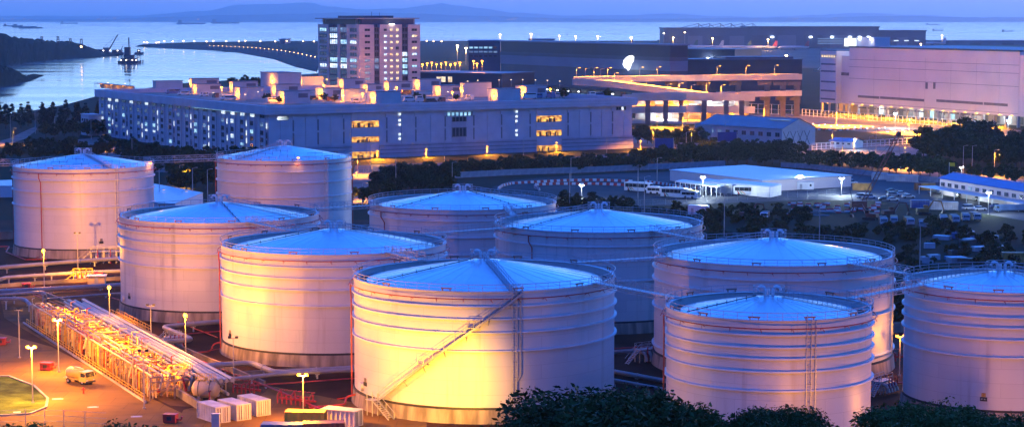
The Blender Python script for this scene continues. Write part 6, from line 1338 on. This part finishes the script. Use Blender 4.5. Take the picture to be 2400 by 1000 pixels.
# lit sodium road lamps that colour the roads
for i, (lab, u, v, h, pw) in enumerate([("lit sodium lamp beside the curved road behind the back-row tanks", 838, 412, 7, 1100), ("lit sodium lamp low on the curved road", 850, 472, 6, 800), ("lit lamp in the gap between the back-row tanks", 422, 440, 8, 700), ("lit lamp by the pale shed roof, left of a pair", 374, 478, 4.5, 120), ("lit lamp by the pale shed roof, right of a pair", 427, 482, 4.5, 120), ("lit sodium lamp over the road at far left", 30, 340, 8, 1100), ("lit sodium lamp at the freight building's left foot", 236, 352, 7, 1100), ("lit sodium lamp on the highway near the signs", 1620, 358, 10, 1500), ("lit sodium lamp on the highway behind the tree belt", 1530, 352, 10, 1300), ("lit sodium lamp on the highway past the crane", 2000, 380, 10, 1600), ("lit sodium lamp on the highway by the tree row", 2120, 396, 10, 1600), ("lit sodium lamp on the highway at the right edge", 2330, 412, 10, 1500), ("lit sodium lamp on the site road", 1950, 358, 10, 1400), ("lit sodium lamp over the orange-lit tree at right", 2172, 340, 9, 1300), ("lit sodium lamp on the left part of the dock road", 1790, 284, 9, 1900), ("lit sodium lamp on the middle of the dock road", 1960, 296, 9, 1900), ("lit sodium lamp on the right of the dock road", 2130, 312, 9, 1900), ("lit sodium lamp on the dock road near its end", 2280, 320, 9, 1900), ("lit sodium lamp under the ramp block's front edge", 1540, 300, 8, 1600), ("lit sodium lamp left of the ramp block's foot", 1600, 306, 8, 1600)]):
    lamp(lab, u, v, h, pw * (32 if v < 322 and u > 1500 else 5 if u < 900 else 5.5), "arm", SODIUM, "street lamp", "lit road lamps", arm=1.5, name="street_lamp")
lamp("dazzling white floodlight on the cream warehouse's dock road", 2098, 300, 8, 2600, "flood", COOL, "floodlight", name="floodlight_mast", lr=.6); lamp("white floodlight behind the big trees at the warehouse's right end", 2362, 318, 8, 1500, "flood", COOL, "floodlight", name="floodlight_mast", lr=.6)
for i in range(26):
    u = 1850 + i * 14; v = 288 + (u - 1850) * .052 + (3 if i % 2 else 0); t = thing("road_beacon", "small white warning light along the dock road works", "beacon", G(u, v + 4), 0, "warning lights along the dock road"); MB().lathe([(.35, 0), (.1, .9)], 8).build("cone", M_BR, t); MB().cbox((0, 0, 1.1), .5, .5, .45).build("lens", emit("beacon", (1, .85, .7), 8), t)
# pale shed roofs between the two back-row tanks and at the left edge
prismhall("low shed with a pale lavender roof between the back-row tanks", [(356, 430), (350, 475), (410, 478), (476, 452)], 4.0, M_WW, M_PROOF, "shed"); prismhall("low shed with pale roof at the left edge beside the far left tank", [(-30, 424), (-30, 436), (34, 436), (34, 422)], 4.0, M_WW, M_PROOF, "shed")
# ================================================================ FAR SHORE, AIRPORT, SHIPS
M_FARB = mat("far hangar blue", (.06, .08, .14), .6, 0, .08, .02); M_FARL = mat("far hangar light", (.12, .14, .20), .6, 0, .06, .02)
A, B = AT(1556, 85, 4230), AT(1860, 85, 4230)
def far_hangar(label, x0, x1, vt, Y, m, doors, name="hangar"):
    a, b_ = AT(x0, vt, Y), AT(x1, vt, Y); t = thing(name, label, "hangar", (a.x, Y, 0)); w = b_.x - a.x; h = a.z
    MB().box(0, w, 0, 120, 0, h).build("wall", m, t); MB().box(-2, w + 2, -2, 122, h, h + 2.5).build("roof", M_FARB, t)
    for k in range(doors): MB().box(w * (k + .15) / doors, w * (k + .85) / doors, -.6, 0, 0, h * .62).build("door", M_FARL if k % 2 else M_NAVY, t)
    return t, w, h
t, w, h = far_hangar("far aircraft hangar with steel roof masts", 1556, 1752, 68, 4230, M_FARB, 4)
for k in range(6):
    x = w * (.42 + k * .13); m_ = MB(); m_.tube([(x, 10, h), (x, 10, h + 11)], 1.0, 4); m_.tube([(x, 10, h + 11), (x - 42, 10, h + 1)], .8, 4); m_.tube([(x, 10, h + 11), (x + 12, 10, h + 1)], .8, 4); m_.build("roof_mast", M_FARL, t)
t, w, h = far_hangar("tall far hangar with wide dark doors", 1752, 2060, 65, 4240, M_FARB, 5)
for u in (1810, 1900, 1950, 1992, 2015, 2036): s = AT(u, 87, 4238).x - t.location.x; MB().box(s - 3, s + 3, -3, -1, h * .5, h * .56).build("flood_lamp", M_LCOOL, t)
s = AT(2000, 98, 4238).x - t.location.x; MB().box(s - 19, s + 19, -2, -.7, 3, 20).build("lit_bay", emit("lit hangar bay", (.9, 1, .8), 1.6), t)
for k in range(3): MB().box(s - 75, s - 22, -1.4, -.6, 8 + 5 * k, 10 + 5 * k).build("window_strip", E_WIN[3], t)
t, w, h = far_hangar("stepped far hangar at the right end of the hangar row", 2060, 2170, 74, 4250, M_FARB, 3)
for k in range(4): MB().box(w * (.1 + .22 * k), w * (.2 + .22 * k), -.8, 0, h * .4, h * .46).build("window_strip", E_WIN[1], t)
far_hangar("low far building on the island edge behind the cargo terminal", 1240, 1300, 94, 5000, M_FARB, 2, "far_building"); far_hangar("low far terminal building on the horizon at right", 2190, 2420, 98, 4700, M_FARL, 6, "far_building"); far_hangar("small far block on the runway island", 655, 668, 94, 4900, M_FARB, 1, "far_building")
M_PLANE = mat("airliner white", (.55, .50, .48), .35, 0, .05, .05); M_PRED = mat("airliner red fin", (.4, .04, .05), .4); M_PGR = mat("airliner green fin", (.04, .12, .10), .4)
def airliner(label, u, v, Y, rz, fin):
    p = AT(u, v, Y); t = thing("airliner", label, "aircraft", (p.x, Y, 0), rz, "airliners parked on the apron"); Lf = 62
    MB().lathe([(.05, -31), (1.2, -29), (2.4, -24), (3.1, -12), (3.1, 20), (2.8, 26), (1.6, 29.5), (.05, 31)], 16, c=(0, 0, 5.6), axis='x').build("fuselage", M_PLANE, t, True)
    for s in (-1, 1):
        MB().add([(6, s * 2.5, 4.6), (-3, s * 2.5, 4.4), (-14, s * 30, 6.4), (-11, s * 30, 6.6)], [(0, 1, 2, 3)]).add([(6, s * 2.5, 5.2), (-3, s * 2.5, 4.9), (-14, s * 30, 6.6), (-11, s * 30, 6.8)], [(0, 1, 2, 3)]).build("wing", M_PLANE, t)
        MB().lathe([(1.0, -2.5), (1.4, 0), (1.3, 2.5)], 12, c=(3, s * 10, 3.2), axis='x').build("engine", M_FARL, t, True); MB().add([(-25, s * 1.5, 6.6), (-29, s * 1.5, 6.6), (-32, s * 10, 7.4), (-30, s * 10, 7.4)], [(0, 1, 2, 3)]).build("tailplane", M_PLANE, t); MB().tube([(-2, s * 3, 0), (-2, s * 3, 4)], .6, 5).build("landing_gear", M_DARK, t)
    f = MB(); pr = [(-21, 8.3), (-27, 18.5), (-31, 18.5), (-30, 7.6)]; f.v = [(x, y, z) for y in (-.4, .4) for x, z in pr]; f.f = [(0, 1, 2, 3), (7, 6, 5, 4), (0, 4, 5, 1), (1, 5, 6, 2), (2, 6, 7, 3)]; f.build("tail_fin", fin, t); MB().tube([(25, 0, 0), (25, 0, 3.4)], .5, 5).build("landing_gear", M_DARK, t)
for lab, u, v, Y, rz, fin in [("airliner nearest the left of the apron row", 1600, 108, 4050, math.pi, M_PGR), ("airliner beside the apron lamp, second in the row", 1660, 108, 3980, math.pi, M_PLANE), ("airliner with a dark green fin in the row", 1725, 109, 3950, math.pi + .1, M_PGR), ("airliner with a red fin in the row", 1785, 110, 3920, math.pi, M_PRED), ("airliner with reddish fin at the right of the row", 1860, 110, 3900, math.pi + .05, M_PRED), ("airliner tail beyond the cargo terminal roof", 1450, 104, 4100, math.pi - .4, M_PRED), ("second airliner tail beyond the terminal roof", 1512, 104, 4100, math.pi - .4, M_PGR), ("airliner far right behind the warehouse roof", 2185, 100, 4500, math.pi, M_PLANE)]: airliner(lab, u, v, Y, rz, fin)
for i, (u, v, Y, e) in enumerate([(1578, 89, 4100, 900), (1670, 91, 3900, 500), (1800, 93, 3900, 500), (1728, 131, 2600, 500), (1843, 131, 2600, 500), (1172, 82, 3600, 300), (1245, 81, 3400, 700), (1311, 85, 3600, 300), (1349, 86, 3600, 300), (1401, 86, 3600, 300), (1072, 108, 2900, 700), (1092, 114, 2700, 400), (2208, 84, 4300, 300), (2063, 104, 4100, 300), (2080, 105, 4100, 300), (2158, 104, 4100, 300), (1480, 89, 3900, 300), (1556, 79, 4200, 0), (1605, 77, 4200, 0)]):
    p = AT(u, v, Y); t = thing("apron_mast", "tall sodium mast lighting the airport apron", "lamp post", (p.x, p.y, 0), 0, "apron lighting masts"); MB().tube([(0, 0, 0), (0, 0, p.z)], .35, 5).build("mast", M_POST, t); MB().lathe([(.1, -.8), (1.6, -.5), (1.9, 0), (1.2, .7)], 10, c=(0, 0, p.z + .4)).build("lamp_lens", emit("apron lamp", (1, .72, .38), 22), t)
    if e: point(t, (0, -2, p.z - 2), e * 14, (1, .55, .15), 1.0)
# lights strung along the seawall road
for i in range(27):
    f = i / 26; u = 492 + 256 * f; v = 107.5 + 5.5 * f + 23 * f ** 2.6; p = G(u, v, 7); t = thing("seawall_lamp", "sodium road lamp in the curved string along the seawall", "street lamp", (p.x, p.y, 1.5), 0, "road lamps along the seawall"); MB().tube([(0, 0, 0), (0, 0, 5)], .2, 5).build("pole", M_POST, t); MB().lathe([(.1, -.4), (.5, -.2), (.62, 0), (.4, .3)], 8, c=(0, 0, 5.4)).build("lamp_lens", emit("road lamp", (1, .55, .2), 18), t)
for i, u in enumerate([338, 345, 366, 372, 385, 405, 430, 455, 484, 500, 530, 560, 575, 610, 645, 672, 710, 736, 1000, 1016, 1035]):
    p = AT(u, 96.5 + (3 if u < 380 else 0) + (i % 3) * .5, 4800); t = thing("runway_lamp", "far sodium lamp on the runway island shore", "lamp post", (p.x, p.y, 0), 0, "far lamps on the runway island"); MB().tube([(0, 0, 0), (0, 0, p.z)], .35, 4).build("pole", M_POST, t); MB().lathe([(.1, -1), (1.4, -.6), (1.7, 0), (1.1, .8)], 8, c=(0, 0, p.z)).build("lamp_lens", MATS["road lamp"], t)
r = random.Random(3)
for i in range(9):
    u = 990 + i * 11; p = AT(u, 152 - i % 3 * 2, 2000); t = thing("site_lamp", "sodium site lamp right of the office tower", "lamp post", (p.x, p.y, 0), 0, "site lamps right of the tower"); MB().tube([(0, 0, 0), (0, 0, p.z)], .2, 4).build("pole", M_POST, t); MB().cbox((0, 0, p.z + .3), 1.8, 1.2, 1.2).build("lamp_lens", M_LSOD, t); point(t, (0, -1.5, p.z - 1), 500)
t = thing("scaffold_hall", "yellow-lit open frame building right of the office tower", "building", (AT(985, 158, 2020).x, 2020, 0)); MB().box(0, 40, 0, 12, 9.5, 10.3).build("roof", M_DUN, t)
for k in range(10): MB().box(k * 4.3, k * 4.3 + .6, 0, .6, 0, 9.5).build("column", M_DUN, t)
MB().box(0, 40, 8, 9, 0, 9.5).build("back_wall", M_DUN, t)
# lights of the opposite coast, too far to be told apart
mb = MB()
for i in range(70):
    u = r.choice((r.uniform(0, 560), r.uniform(1000, 1300), r.uniform(1400, 2400))); p = AT(u, r.uniform(43, 49), 32500); a = r.uniform(4, 11); mb.lathe([(.1, -a), (a, 0), (.1, a)], 6, c=tuple(p))
o = tag(mb.build("coast_lights", emit("coast light", (1, .6, .35), 2.2)), "scattered tiny lights along the opposite coast", "lights"); o["kind"] = "stuff"
# ships and dredging plant
M_SHIP = mat("ship hull", (.035, .04, .05), .6, 0, .2, .05)
def ship(label, u, v, Ln, rz=0):
    p = G(u, v, SEA); t = thing("cargo_ship", label, "ship", p, rz, "ships at anchor"); h = Ln * .05; w = Ln * .14
    MB().prism([(-Ln / 2, -w / 2), (Ln * .4, -w / 2), (Ln / 2, 0), (Ln * .4, w / 2), (-Ln / 2, w / 2)], 0, h).build("hull", M_SHIP, t); MB().box(-Ln * .45, -Ln * .33, -w * .4, w * .4, h, h * 2.8).build("bridge", M_SHIP, t); MB().tube([(Ln * .3, 0, h), (Ln * .3, 0, h * 3)], .6, 4).build("mast", M_SHIP, t); MB().cbox((-Ln * .39, 0, h * 2.9), Ln * .06, w * .5, .8).build("bridge_deck", M_SHIP, t)
for a in [("ship at the far left of the anchorage", 28, 62, 140), ("ship left of the headland's top, nearest of the pair", 72, 67, 150), ("hazy ship beside the nearest of the pair", 58, 64.5, 170), ("hazy ship left of the tower", 448, 57, 300), ("second hazy ship left of the tower", 528, 55.5, 330), ("small ship with lights on the open sea", 162, 56, 200), ("ship far right over the hangars", 2185, 58.5, 120), ("hazy ship at far right", 2198, 72, 60), ("hazy ship right of the hangar row", 2362, 74, 60)]: ship(*a)
def buoy(u, v): t = thing("buoy", "tiny dark navigation buoy on the open sea", "buoy", G(u, v, SEA), 0, "navigation buoys"); MB().lathe([(3, 0), (3, 1.5), (.6, 2)], 8).build("float", M_SHIP, t); MB().tube([(0, 0, 1.5), (0, 0, 10)], .5, 4).build("mast", M_SHIP, t)
for u, v in ((349, 79), (588, 65), (1062, 83.5), (1329, 82)): buoy(u, v)
p = G(305, 149, SEA); t = thing("dredger", "dark dredger with a tall spud tower in the channel", "dredger", p); s = p.y / F
MB().prism([(-26 * s, -9), (20 * s, -9), (26 * s, 0), (20 * s, 9), (-26 * s, 9)], 0, 6 * s).build("hull", M_SHIP, t); MB().box(-20 * s, 16 * s, -6, 6, 6 * s, 12 * s).build("deckhouse", M_SHIP, t); MB().box(-14 * s, 10 * s, -4, 4, 12 * s, 20 * s).build("deckhouse", M_SHIP, t); MB().box(-12 * s, 1 * s, -4, 4, 20 * s, 38 * s).build("spud_tower", M_SHIP, t); MB().tube([(-2 * s, 0, 38 * s), (-2 * s, 0, 60 * s)], .9, 5).build("spud", M_SHIP, t)
for x in (10, 16, -18): MB().tube([(x * s, 0, 12 * s), (x * s, 0, 24 * s)], .4, 4).build("mast", M_SHIP, t)
for x in (-18, -6, 8, 17): MB().cbox((x * s, -9.5, 8 * s), 1.6, .5, 1.2).build("deck_lamp", emit("deck lamp", (1, .85, .7), 7), t)
t = thing("mooring_dolphin", "dark mooring piles just right of the dredger", "piles", G(330, 148, SEA))
for x in (0, 3.2): MB().tube([(x, 0, -1), (x, 0, 4.5)], .9, 8).build("pile", M_SHIP, t)
p = G(258, 128, SEA); t = thing("crane_barge", "crane barge with a long raised jib off the headland", "crane barge", p); s = p.y / F
MB().prism([(-48 * s, -9), (34 * s, -9), (34 * s, 9), (-48 * s, 9)], 0, 5 * s).build("hull", M_SHIP, t)
for x0, x1, z in ((-40, -18, 12), (-15, -2, 16), (6, 28, 11)): MB().box(x0 * s, x1 * s, -5, 5, 5 * s, z * s).build("deckhouse", M_SHIP, t)
j = MB()
for dz in (0, 3): j.tube([(-3 * s, 0, (8 + dz) * s), (19 * s, 0, (46 + dz * .3) * s)], .7, 4)
j.build("jib", M_SHIP, t); MB().tube([(19 * s, 0, 46 * s), (19.5 * s, 0, 32 * s)], .35, 4).build("hoist_rope", M_SHIP, t); MB().tube([(-16 * s, 0, 16 * s), (19 * s, 0, 46 * s)], .3, 4).build("stay_rope", M_SHIP, t)
for x0 in (-44, 24): MB().tube([(x0 * s, 0, 5 * s), ((x0 + (-6 if x0 < 0 else 6)) * s, 0, 20 * s)], .7, 4).build("davit", M_SHIP, t)
for x in (-35, -13, 3, 20): MB().cbox((x * s, -9.6, 9 * s), 2.0, .5, 1.6).build("deck_lamp", MATS["deck lamp"], t)
p = G(326, 128, SEA); t = thing("workboat", "small dark workboat moored behind the dredger", "workboat", p); s = p.y / F; MB().prism([(-9 * s, -5), (8 * s, -5), (11 * s, 0), (8 * s, 5), (-9 * s, 5)], 0, 5 * s).build("hull", M_SHIP, t); MB().box(-4 * s, 3 * s, -3, 3, 5 * s, 12 * s).build("wheelhouse", M_SHIP, t); MB().cbox((0, -3.4, 9 * s), 1.6, .5, 1.2).build("deck_lamp", MATS["deck lamp"], t)
for lab, u, v, hp in [("dark leaning tower at the headland's tip", 191, 110, 16), ("dark tower on the headland ridge", 136, 96, 8), ("small dark tower on the headland ridge, left one", 98, 93, 5), ("small dark hut on the ridge end", 165, 97, 4)]:
    p = AT(u, v, 3150); s = 3150 / F; t = thing("ridge_tower", lab, "tower", (p.x, p.y, p.z - 1)); mb = MB(); h = hp * s + 1
    for a, c in ((-1, -1), (1, -1), (1, 1), (-1, 1)): mb.tube([(a * 2, c * 2, -3), (a * 1.2, c * 1.2, h)], .4, 4)
    mb.build("legs", M_SHIP, t); MB().box(-1.8, 1.8, -1.8, 1.8, h, h + 1.6).build("cabin", M_SHIP, t); MB().box(-1.5, 1.5, -1.5, 1.5, h * .4, h * .45 + .4).build("stage", M_SHIP, t)
    if hp == 16: MB().cbox((0, -2.6, 1), 2.4, .6, 2.4).build("lamp_lens", MATS["road lamp"], t)
# ================================================================ TREES
def leafmat(name, c1, c2):
    m = bpy.data.materials.new(name); m.use_nodes = True; t = m.node_tree; b = t.nodes["Principled BSDF"]; b.inputs["Roughness"].default_value = .6; b.inputs["Specular IOR Level"].default_value = .05
    oi = t.nodes.new("ShaderNodeObjectInfo"); ge = t.nodes.new("ShaderNodeTexCoord"); n = t.nodes.new("ShaderNodeTexNoise"); n.inputs["Scale"].default_value = .9; t.links.new(ge.outputs["Object"], n.inputs["Vector"])
    ad = t.nodes.new("ShaderNodeMath"); ad.operation = 'MULTIPLY_ADD'; ad.inputs[1].default_value = .45; t.links.new(oi.outputs["Random"], ad.inputs[0]); t.links.new(n.outputs[0], ad.inputs[2])
    r = t.nodes.new("ShaderNodeValToRGB"); r.color_ramp.elements[0].position = .35; r.color_ramp.elements[1].position = 1.0; r.color_ramp.elements[0].color = (*c1, 1); r.color_ramp.elements[1].color = (*c2, 1)
    t.links.new(ad.outputs[0], r.inputs[0]); t.links.new(r.outputs[0], b.inputs["Base Color"]); return m
M_LEAF = leafmat("broad leaves", (.016, .028, .010), (.045, .065, .018)); M_LEAF2 = leafmat("needle leaves", (.016, .026, .016), (.035, .05, .025)); M_LEAFN = leafmat("near leaves", (.02, .045, .012), (.07, .12, .03)); M_BARK = mat("bark", (.09, .065, .045), .9, 0, .3, 2, .3)
def crown(seed, rx, rz, zc, n, leaf, shape="round", clumps=34, core=True):
    r = random.Random(seed); mb = MB(); C_ = []
    for k in range(clumps):
        while True:
            x, y, z = r.uniform(-1, 1), r.uniform(-1, 1), r.uniform(-1, 1); q = x * x + y * y + z * z
            if .12 < q < 1: break
        if shape == "flat": z = abs(z) * .5 if r.random() < .8 else -abs(z) * .35
        if shape == "column": x *= (1 - z) * .55 + .15; y *= (1 - z) * .55 + .15
        C_.append((Vector((x * rx, y * rx, zc + z * rz)), (r.uniform(.15, .40) if shape == "flat" else r.uniform(.20, .36)) * (rx if shape != "column" else rx * .8)))
    for c, cr in C_:
        for k in range(n // clumps):
            d = Vector((r.gauss(0, 1), r.gauss(0, 1), r.gauss(0, .8))).normalized() * cr * r.uniform(.45, 1.08); d.z *= .75
            p = c + d; a = Vector((r.gauss(0, 1), r.gauss(0, 1), r.gauss(0, .7))).normalized(); b_ = a.cross(Vector((r.gauss(0, 1), r.gauss(0, 1), r.gauss(0, 1)))).normalized(); L_ = leaf * (r.uniform(.6, 1.4) if r.random() < .85 else 2.2)
            mb.add([p - a * L_, p + b_ * L_ * .42, p + a * L_, p - b_ * L_ * .42], [(0, 1, 2, 3)])
    return mb, C_
def tree_proto(seed, h, rx, rz, n, leaf, shape="round", m=None, clumps=34, trunk=.22):
    zc = h - rz; mb, C_ = crown(seed, rx, rz, zc, n, leaf, shape, clumps); r = random.Random(seed + 1)
    t = bpy.data.objects.new("tree", None); COL.objects.link(t); tr = MB(); fork = Vector((r.uniform(-.3, .3), r.uniform(-.3, .3), max(h * .28, zc - rz * .6)))
    tr.tube([(0, 0, -.4), (r.uniform(-.1, .1), r.uniform(-.1, .1), fork.z * .5), fork], trunk, 7, r1=trunk * .7); tk = tr.build("trunk", M_BARK, t, True)
    br = MB()
    for c, cr in C_[:12]: br.tube([fork, fork.lerp(c, .55) + Vector((0, 0, -.2)), c], trunk * .4, 5, r1=trunk * .1, cap=False)
    br.build("limbs", M_BARK, tk, True); mb.build("crown", m or M_LEAF, t); return t
PROTO = [tree_proto(s, 8, 3.6, 3.0, 3400, .30, "round", clumps=36) for s in (1, 2, 3, 4)]
PCOL = [tree_proto(s, 14, 3.6, 6.6, 3400, .34, "column", M_LEAF2, 44) for s in (11, 12, 13)]
PSHR = [tree_proto(s, 3.0, 2.2, 1.5, 1500, .24, "round", clumps=18, trunk=.1) for s in (21, 22, 23)]
PFG = [tree_proto(s, 8.5, 4.6, 1.9, 17000, .11, "flat", M_LEAFN, clumps=34, trunk=.2) for s in (31, 32)]
first = {}
rt = random.Random(77)
def plant_tree(protos, p, h, label, group, cat="tree", name="tree", flat=1.0):
    k = rt.randrange(len(protos)); pr = protos[k]; base = {id(PROTO): 8, id(PCOL): 14, id(PSHR): 3, id(PFG): 8.5}[id(protos)]; s = h / base
    sc_ = (s * rt.uniform(.9, 1.2), s * rt.uniform(.9, 1.2), s)
    if pr.name not in first: first[pr.name] = 1; t = pr
    else: t = copy_tree(pr)
    t.name = name; t.location = p; t.rotation_euler = (0, 0, rt.uniform(0, 6.28)); t.scale = sc_; tag(t, label, cat, group); return t
def row(u0, v0, u1, v1, n, h, label, group, protos=None, jit=3, **kw):
    for i in range(n):
        f = (i + rt.uniform(-.3, .3)) / max(1, n - 1); plant_tree(protos or PROTO, G(u0 + (u1 - u0) * f, v0 + (v1 - v0) * f + rt.uniform(-jit, jit)), h * rt.uniform(.82, 1.15), label, group, **kw)
g1 = "trees of the dark belt behind the kart track"
row(1050, 411, 1500, 398, 22, 6.2, "dense dark tree in the belt between freight building and kart track", g1); row(1110, 406, 1480, 393, 16, 6.4, "dense dark tree in the belt between freight building and kart track", g1)
row(1490, 393, 1840, 386, 16, 8.6, "dense dark tree in the belt behind the workshop roof", "trees of the belt behind the workshop"); row(1500, 387, 1830, 381, 14, 8.8, "dense dark tree in the belt behind the workshop roof", "trees of the belt behind the workshop")
row(1850, 391, 2200, 418, 16, 7.6, "round street tree with bare trunk along the orange-lit highway", "street trees along the highway", jit=1.5)
row(885, 444, 1060, 424, 12, 8.2, "bushy tree massed behind the rearmost middle tank", "trees massed behind the rearmost tank", jit=8); row(880, 460, 1060, 445, 8, 6.5, "bushy tree massed behind the rearmost middle tank", "trees massed behind the rearmost tank", jit=6)
for a in ((2165, 372, 2450, 392, 11, 14), (2180, 384, 2450, 402, 10, 13), (2230, 360, 2450, 378, 9, 14.5)): row(*a, "tall dark tree in the wood at the right edge", "trees of the wood at the right edge", jit=4)
row(2130, 408, 2215, 420, 4, 8.5, "rounded tree left of the yellow flag", "trees left of the yellow flag"); row(2290, 424, 2420, 432, 5, 7, "green-lit tree behind the right blue roof", "trees behind the right blue roof")
row(-30, 300, 225, 296, 11, 13.5, "feathery casuarina standing against the bright channel water", "casuarinas by the channel", PCOL); row(-30, 290, 225, 280, 9, 11.5, "feathery casuarina standing against the bright channel water", "casuarinas by the channel", PCOL); row(105, 324, 225, 318, 7, 9, "dark round tree below the casuarinas at far left", "round trees below the casuarinas")
row(-20, 376, 230, 372, 11, 7, "dark tree in the grove behind the far left tank", "trees of the grove behind the far left tank", jit=6); row(70, 358, 195, 352, 6, 6.5, "dark tree in the grove behind the far left tank", "trees of the grove behind the far left tank", jit=4)
row(255, 372, 600, 398, 13, 9.0, "spreading dark tree below the freight building's left face", "trees below the freight building's left face", jit=5); row(300, 390, 520, 402, 7, 7.5, "spreading dark tree below the freight building's left face", "trees below the freight building's left face", jit=4)
row(420, 448, 505, 442, 5, 9, "tree in the gap between the two back-row tanks", "trees between the back-row tanks", jit=8); row(366, 415, 505, 428, 5, 7, "tree in the gap between the two back-row tanks", "trees between the back-row tanks", jit=5); row(830, 470, 850, 478, 2, 6, "small tree right of the second back-row tank", "trees right of the second back-row tank")
row(1498, 338, 1640, 348, 9, 9, "tree in front of the pale ramp block", "trees in front of the ramp block", jit=5); row(1650, 352, 1880, 362, 10, 6.5, "low tree in front of the blue-roofed site office", "trees before the site office", jit=3)
row(1310, 505, 1440, 490, 7, 5, "bush behind the blue-lit tanks, some yellow-lit", "bushes behind the blue-lit tanks", jit=9); row(1330, 478, 1480, 498, 7, 4.5, "bush behind the blue-lit tanks, some yellow-lit", "bushes behind the blue-lit tanks", jit=4)
for i in range(105):
    u = rt.uniform(1640, 2420); v = rt.uniform(535, 640) if u > 1900 else rt.uniform(505, 580)
    plant_tree(PSHR, G(u, v), rt.uniform(2.2, 4.4), "dark shrub in the scrubland behind the wide right tank", "shrubs of the dark scrubland", "shrub", "shrub")
for i in range(26): plant_tree(PSHR, G(rt.uniform(1470, 1900), rt.uniform(488, 512)), rt.uniform(1.6, 3), "dark shrub along the depot's lower fence", "shrubs along the depot fence", "shrub", "shrub")
row(2095, 742, 2140, 750, 3, 5, "shrub in the gap between the wide tank and the right-edge tank", "shrubs between the right tanks", PSHR, cat="shrub", name="shrub"); row(2165, 655, 2210, 660, 3, 4, "yellow-lit shrub behind the right-edge tank", "shrubs behind the right-edge tank", PSHR, cat="shrub", name="shrub")
for u, v, h in ((1322, 236, 5.5), (1425, 233, 5.0), (575, 208, 7), (600, 206, 6), (545, 207, 6), (975, 240, 4.5), (990, 240, 3.5), (760, 240, 4), (785, 242, 3.5), (895, 243, 4), (625, 240, 4), (655, 246, 3.5), (1070, 240, 3.5)):
    p = G(u, v - 3, ZD); q = LB.matrix_basis.inverted() @ p
    if q.y < 3: p = p + DL * (3.5 - q.y)
    plant_tree(PROTO, (p.x, p.y, ZD), h, "small planter tree on the freight building roof", "planter trees on the freight roof")
# foreground crowns on the camera's own hillside
for lab, u, v, Y, h in [("broad dark foreground tree overlapping the stair tank's lower right", 1400, 916, 112, 9.6), ('dark foreground tree left of the broad one, at the bottom edge', 1290, 982, 118, 7), ("dark foreground tree under the five-ringed tank's left side", 1540, 949, 120, 8), ('low dark foreground tree in front of the five-ringed tank', 1672, 982, 128, 6.5), ('layered foreground tree reaching across the five-ringed tank', 1838, 956, 112, 5.8), ('foreground tree crown just right of the five-ringed tank', 2175, 942, 104, 6.2), ('foreground tree below the right-edge tank', 2262, 966, 110, 6.3), ('foreground tree at the bottom right corner', 2385, 976, 106, 6.8), ('dark foreground tree at the bottom left corner', 40, 1000, 120, 7), ('dark foreground tree at the bottom, below the hose box', 265, 1000, 125, 6.5)]:
    p = AT(u, v, Y); plant_tree(PFG, (p.x, p.y, p.z - h), h, lab, "foreground trees on the hillside")
for o in PROTO + PCOL + PSHR + PFG:
    if "label" not in o: bpy.data.objects.remove(o)
# ================================================================ HAZE
hz = MB().box(-45000, 45000, -700, 70000, -8, 560).build("haze", None); hz["kind"] = "stuff"; hz["label"] = "thin blue evening haze over land and sea"; hz["category"] = "haze"
hm = bpy.data.materials.new("evening haze"); hm.use_nodes = True; t = hm.node_tree; t.nodes.remove(t.nodes["Principled BSDF"]); pv = t.nodes.new("ShaderNodeVolumePrincipled")
pv.inputs["Color"].default_value = (.6, .82, 1, 1); pv.inputs["Density"].default_value = 4e-5; pv.inputs["Anisotropy"].default_value = .65
t.links.new(pv.outputs[0], t.nodes["Material Output"].inputs["Volume"]); hz.data.materials.append(hm)

# ---------------------------------------------------------------- labels that count along single rows
ORD = "first second third fourth fifth sixth seventh eighth ninth tenth eleventh twelfth thirteenth fourteenth fifteenth sixteenth seventeenth eighteenth nineteenth twentieth".split()
ORD += ["twenty-" + w for w in ORD[:9]] + ["thirtieth"] + ["thirty-" + w for w in ORD[:9]] + ["fortieth"]
for g in ("vans on the freight building roof", "lamp posts on the freight building roof", "street lamps along the elevated roads", "sodium floodlights on the freight roof", "drain covers in the yard", "road lamps along the seawall", "far lamps on the runway island", "site lamps right of the tower", "apron lighting masts", "warning lights along the dock road", "street trees along the highway", "navigation buoys", "unlit lamp columns among the trees", "planter trees on the freight roof", "trees left of the yellow flag", "trees behind the right blue roof", "trees right of the second back-row tank", "shrubs between the right tanks", "shrubs behind the right-edge tank", "trees between the back-row tanks", "steel sections on the yard floor", "bushes behind the blue-lit tanks", "trees before the site office", "trees in front of the ramp block", "scrap crates in the scrubland"):
    row_ = sorted((o for o in COL.objects if o.parent is None and o.get("group") == g), key=lambda o: PX(o.location)[0])
    for k, o in enumerate(row_):
        if len(row_) <= len(ORD): o["label"] = o["label"].split(",")[0] + ", " + ORD[k] + " from left"
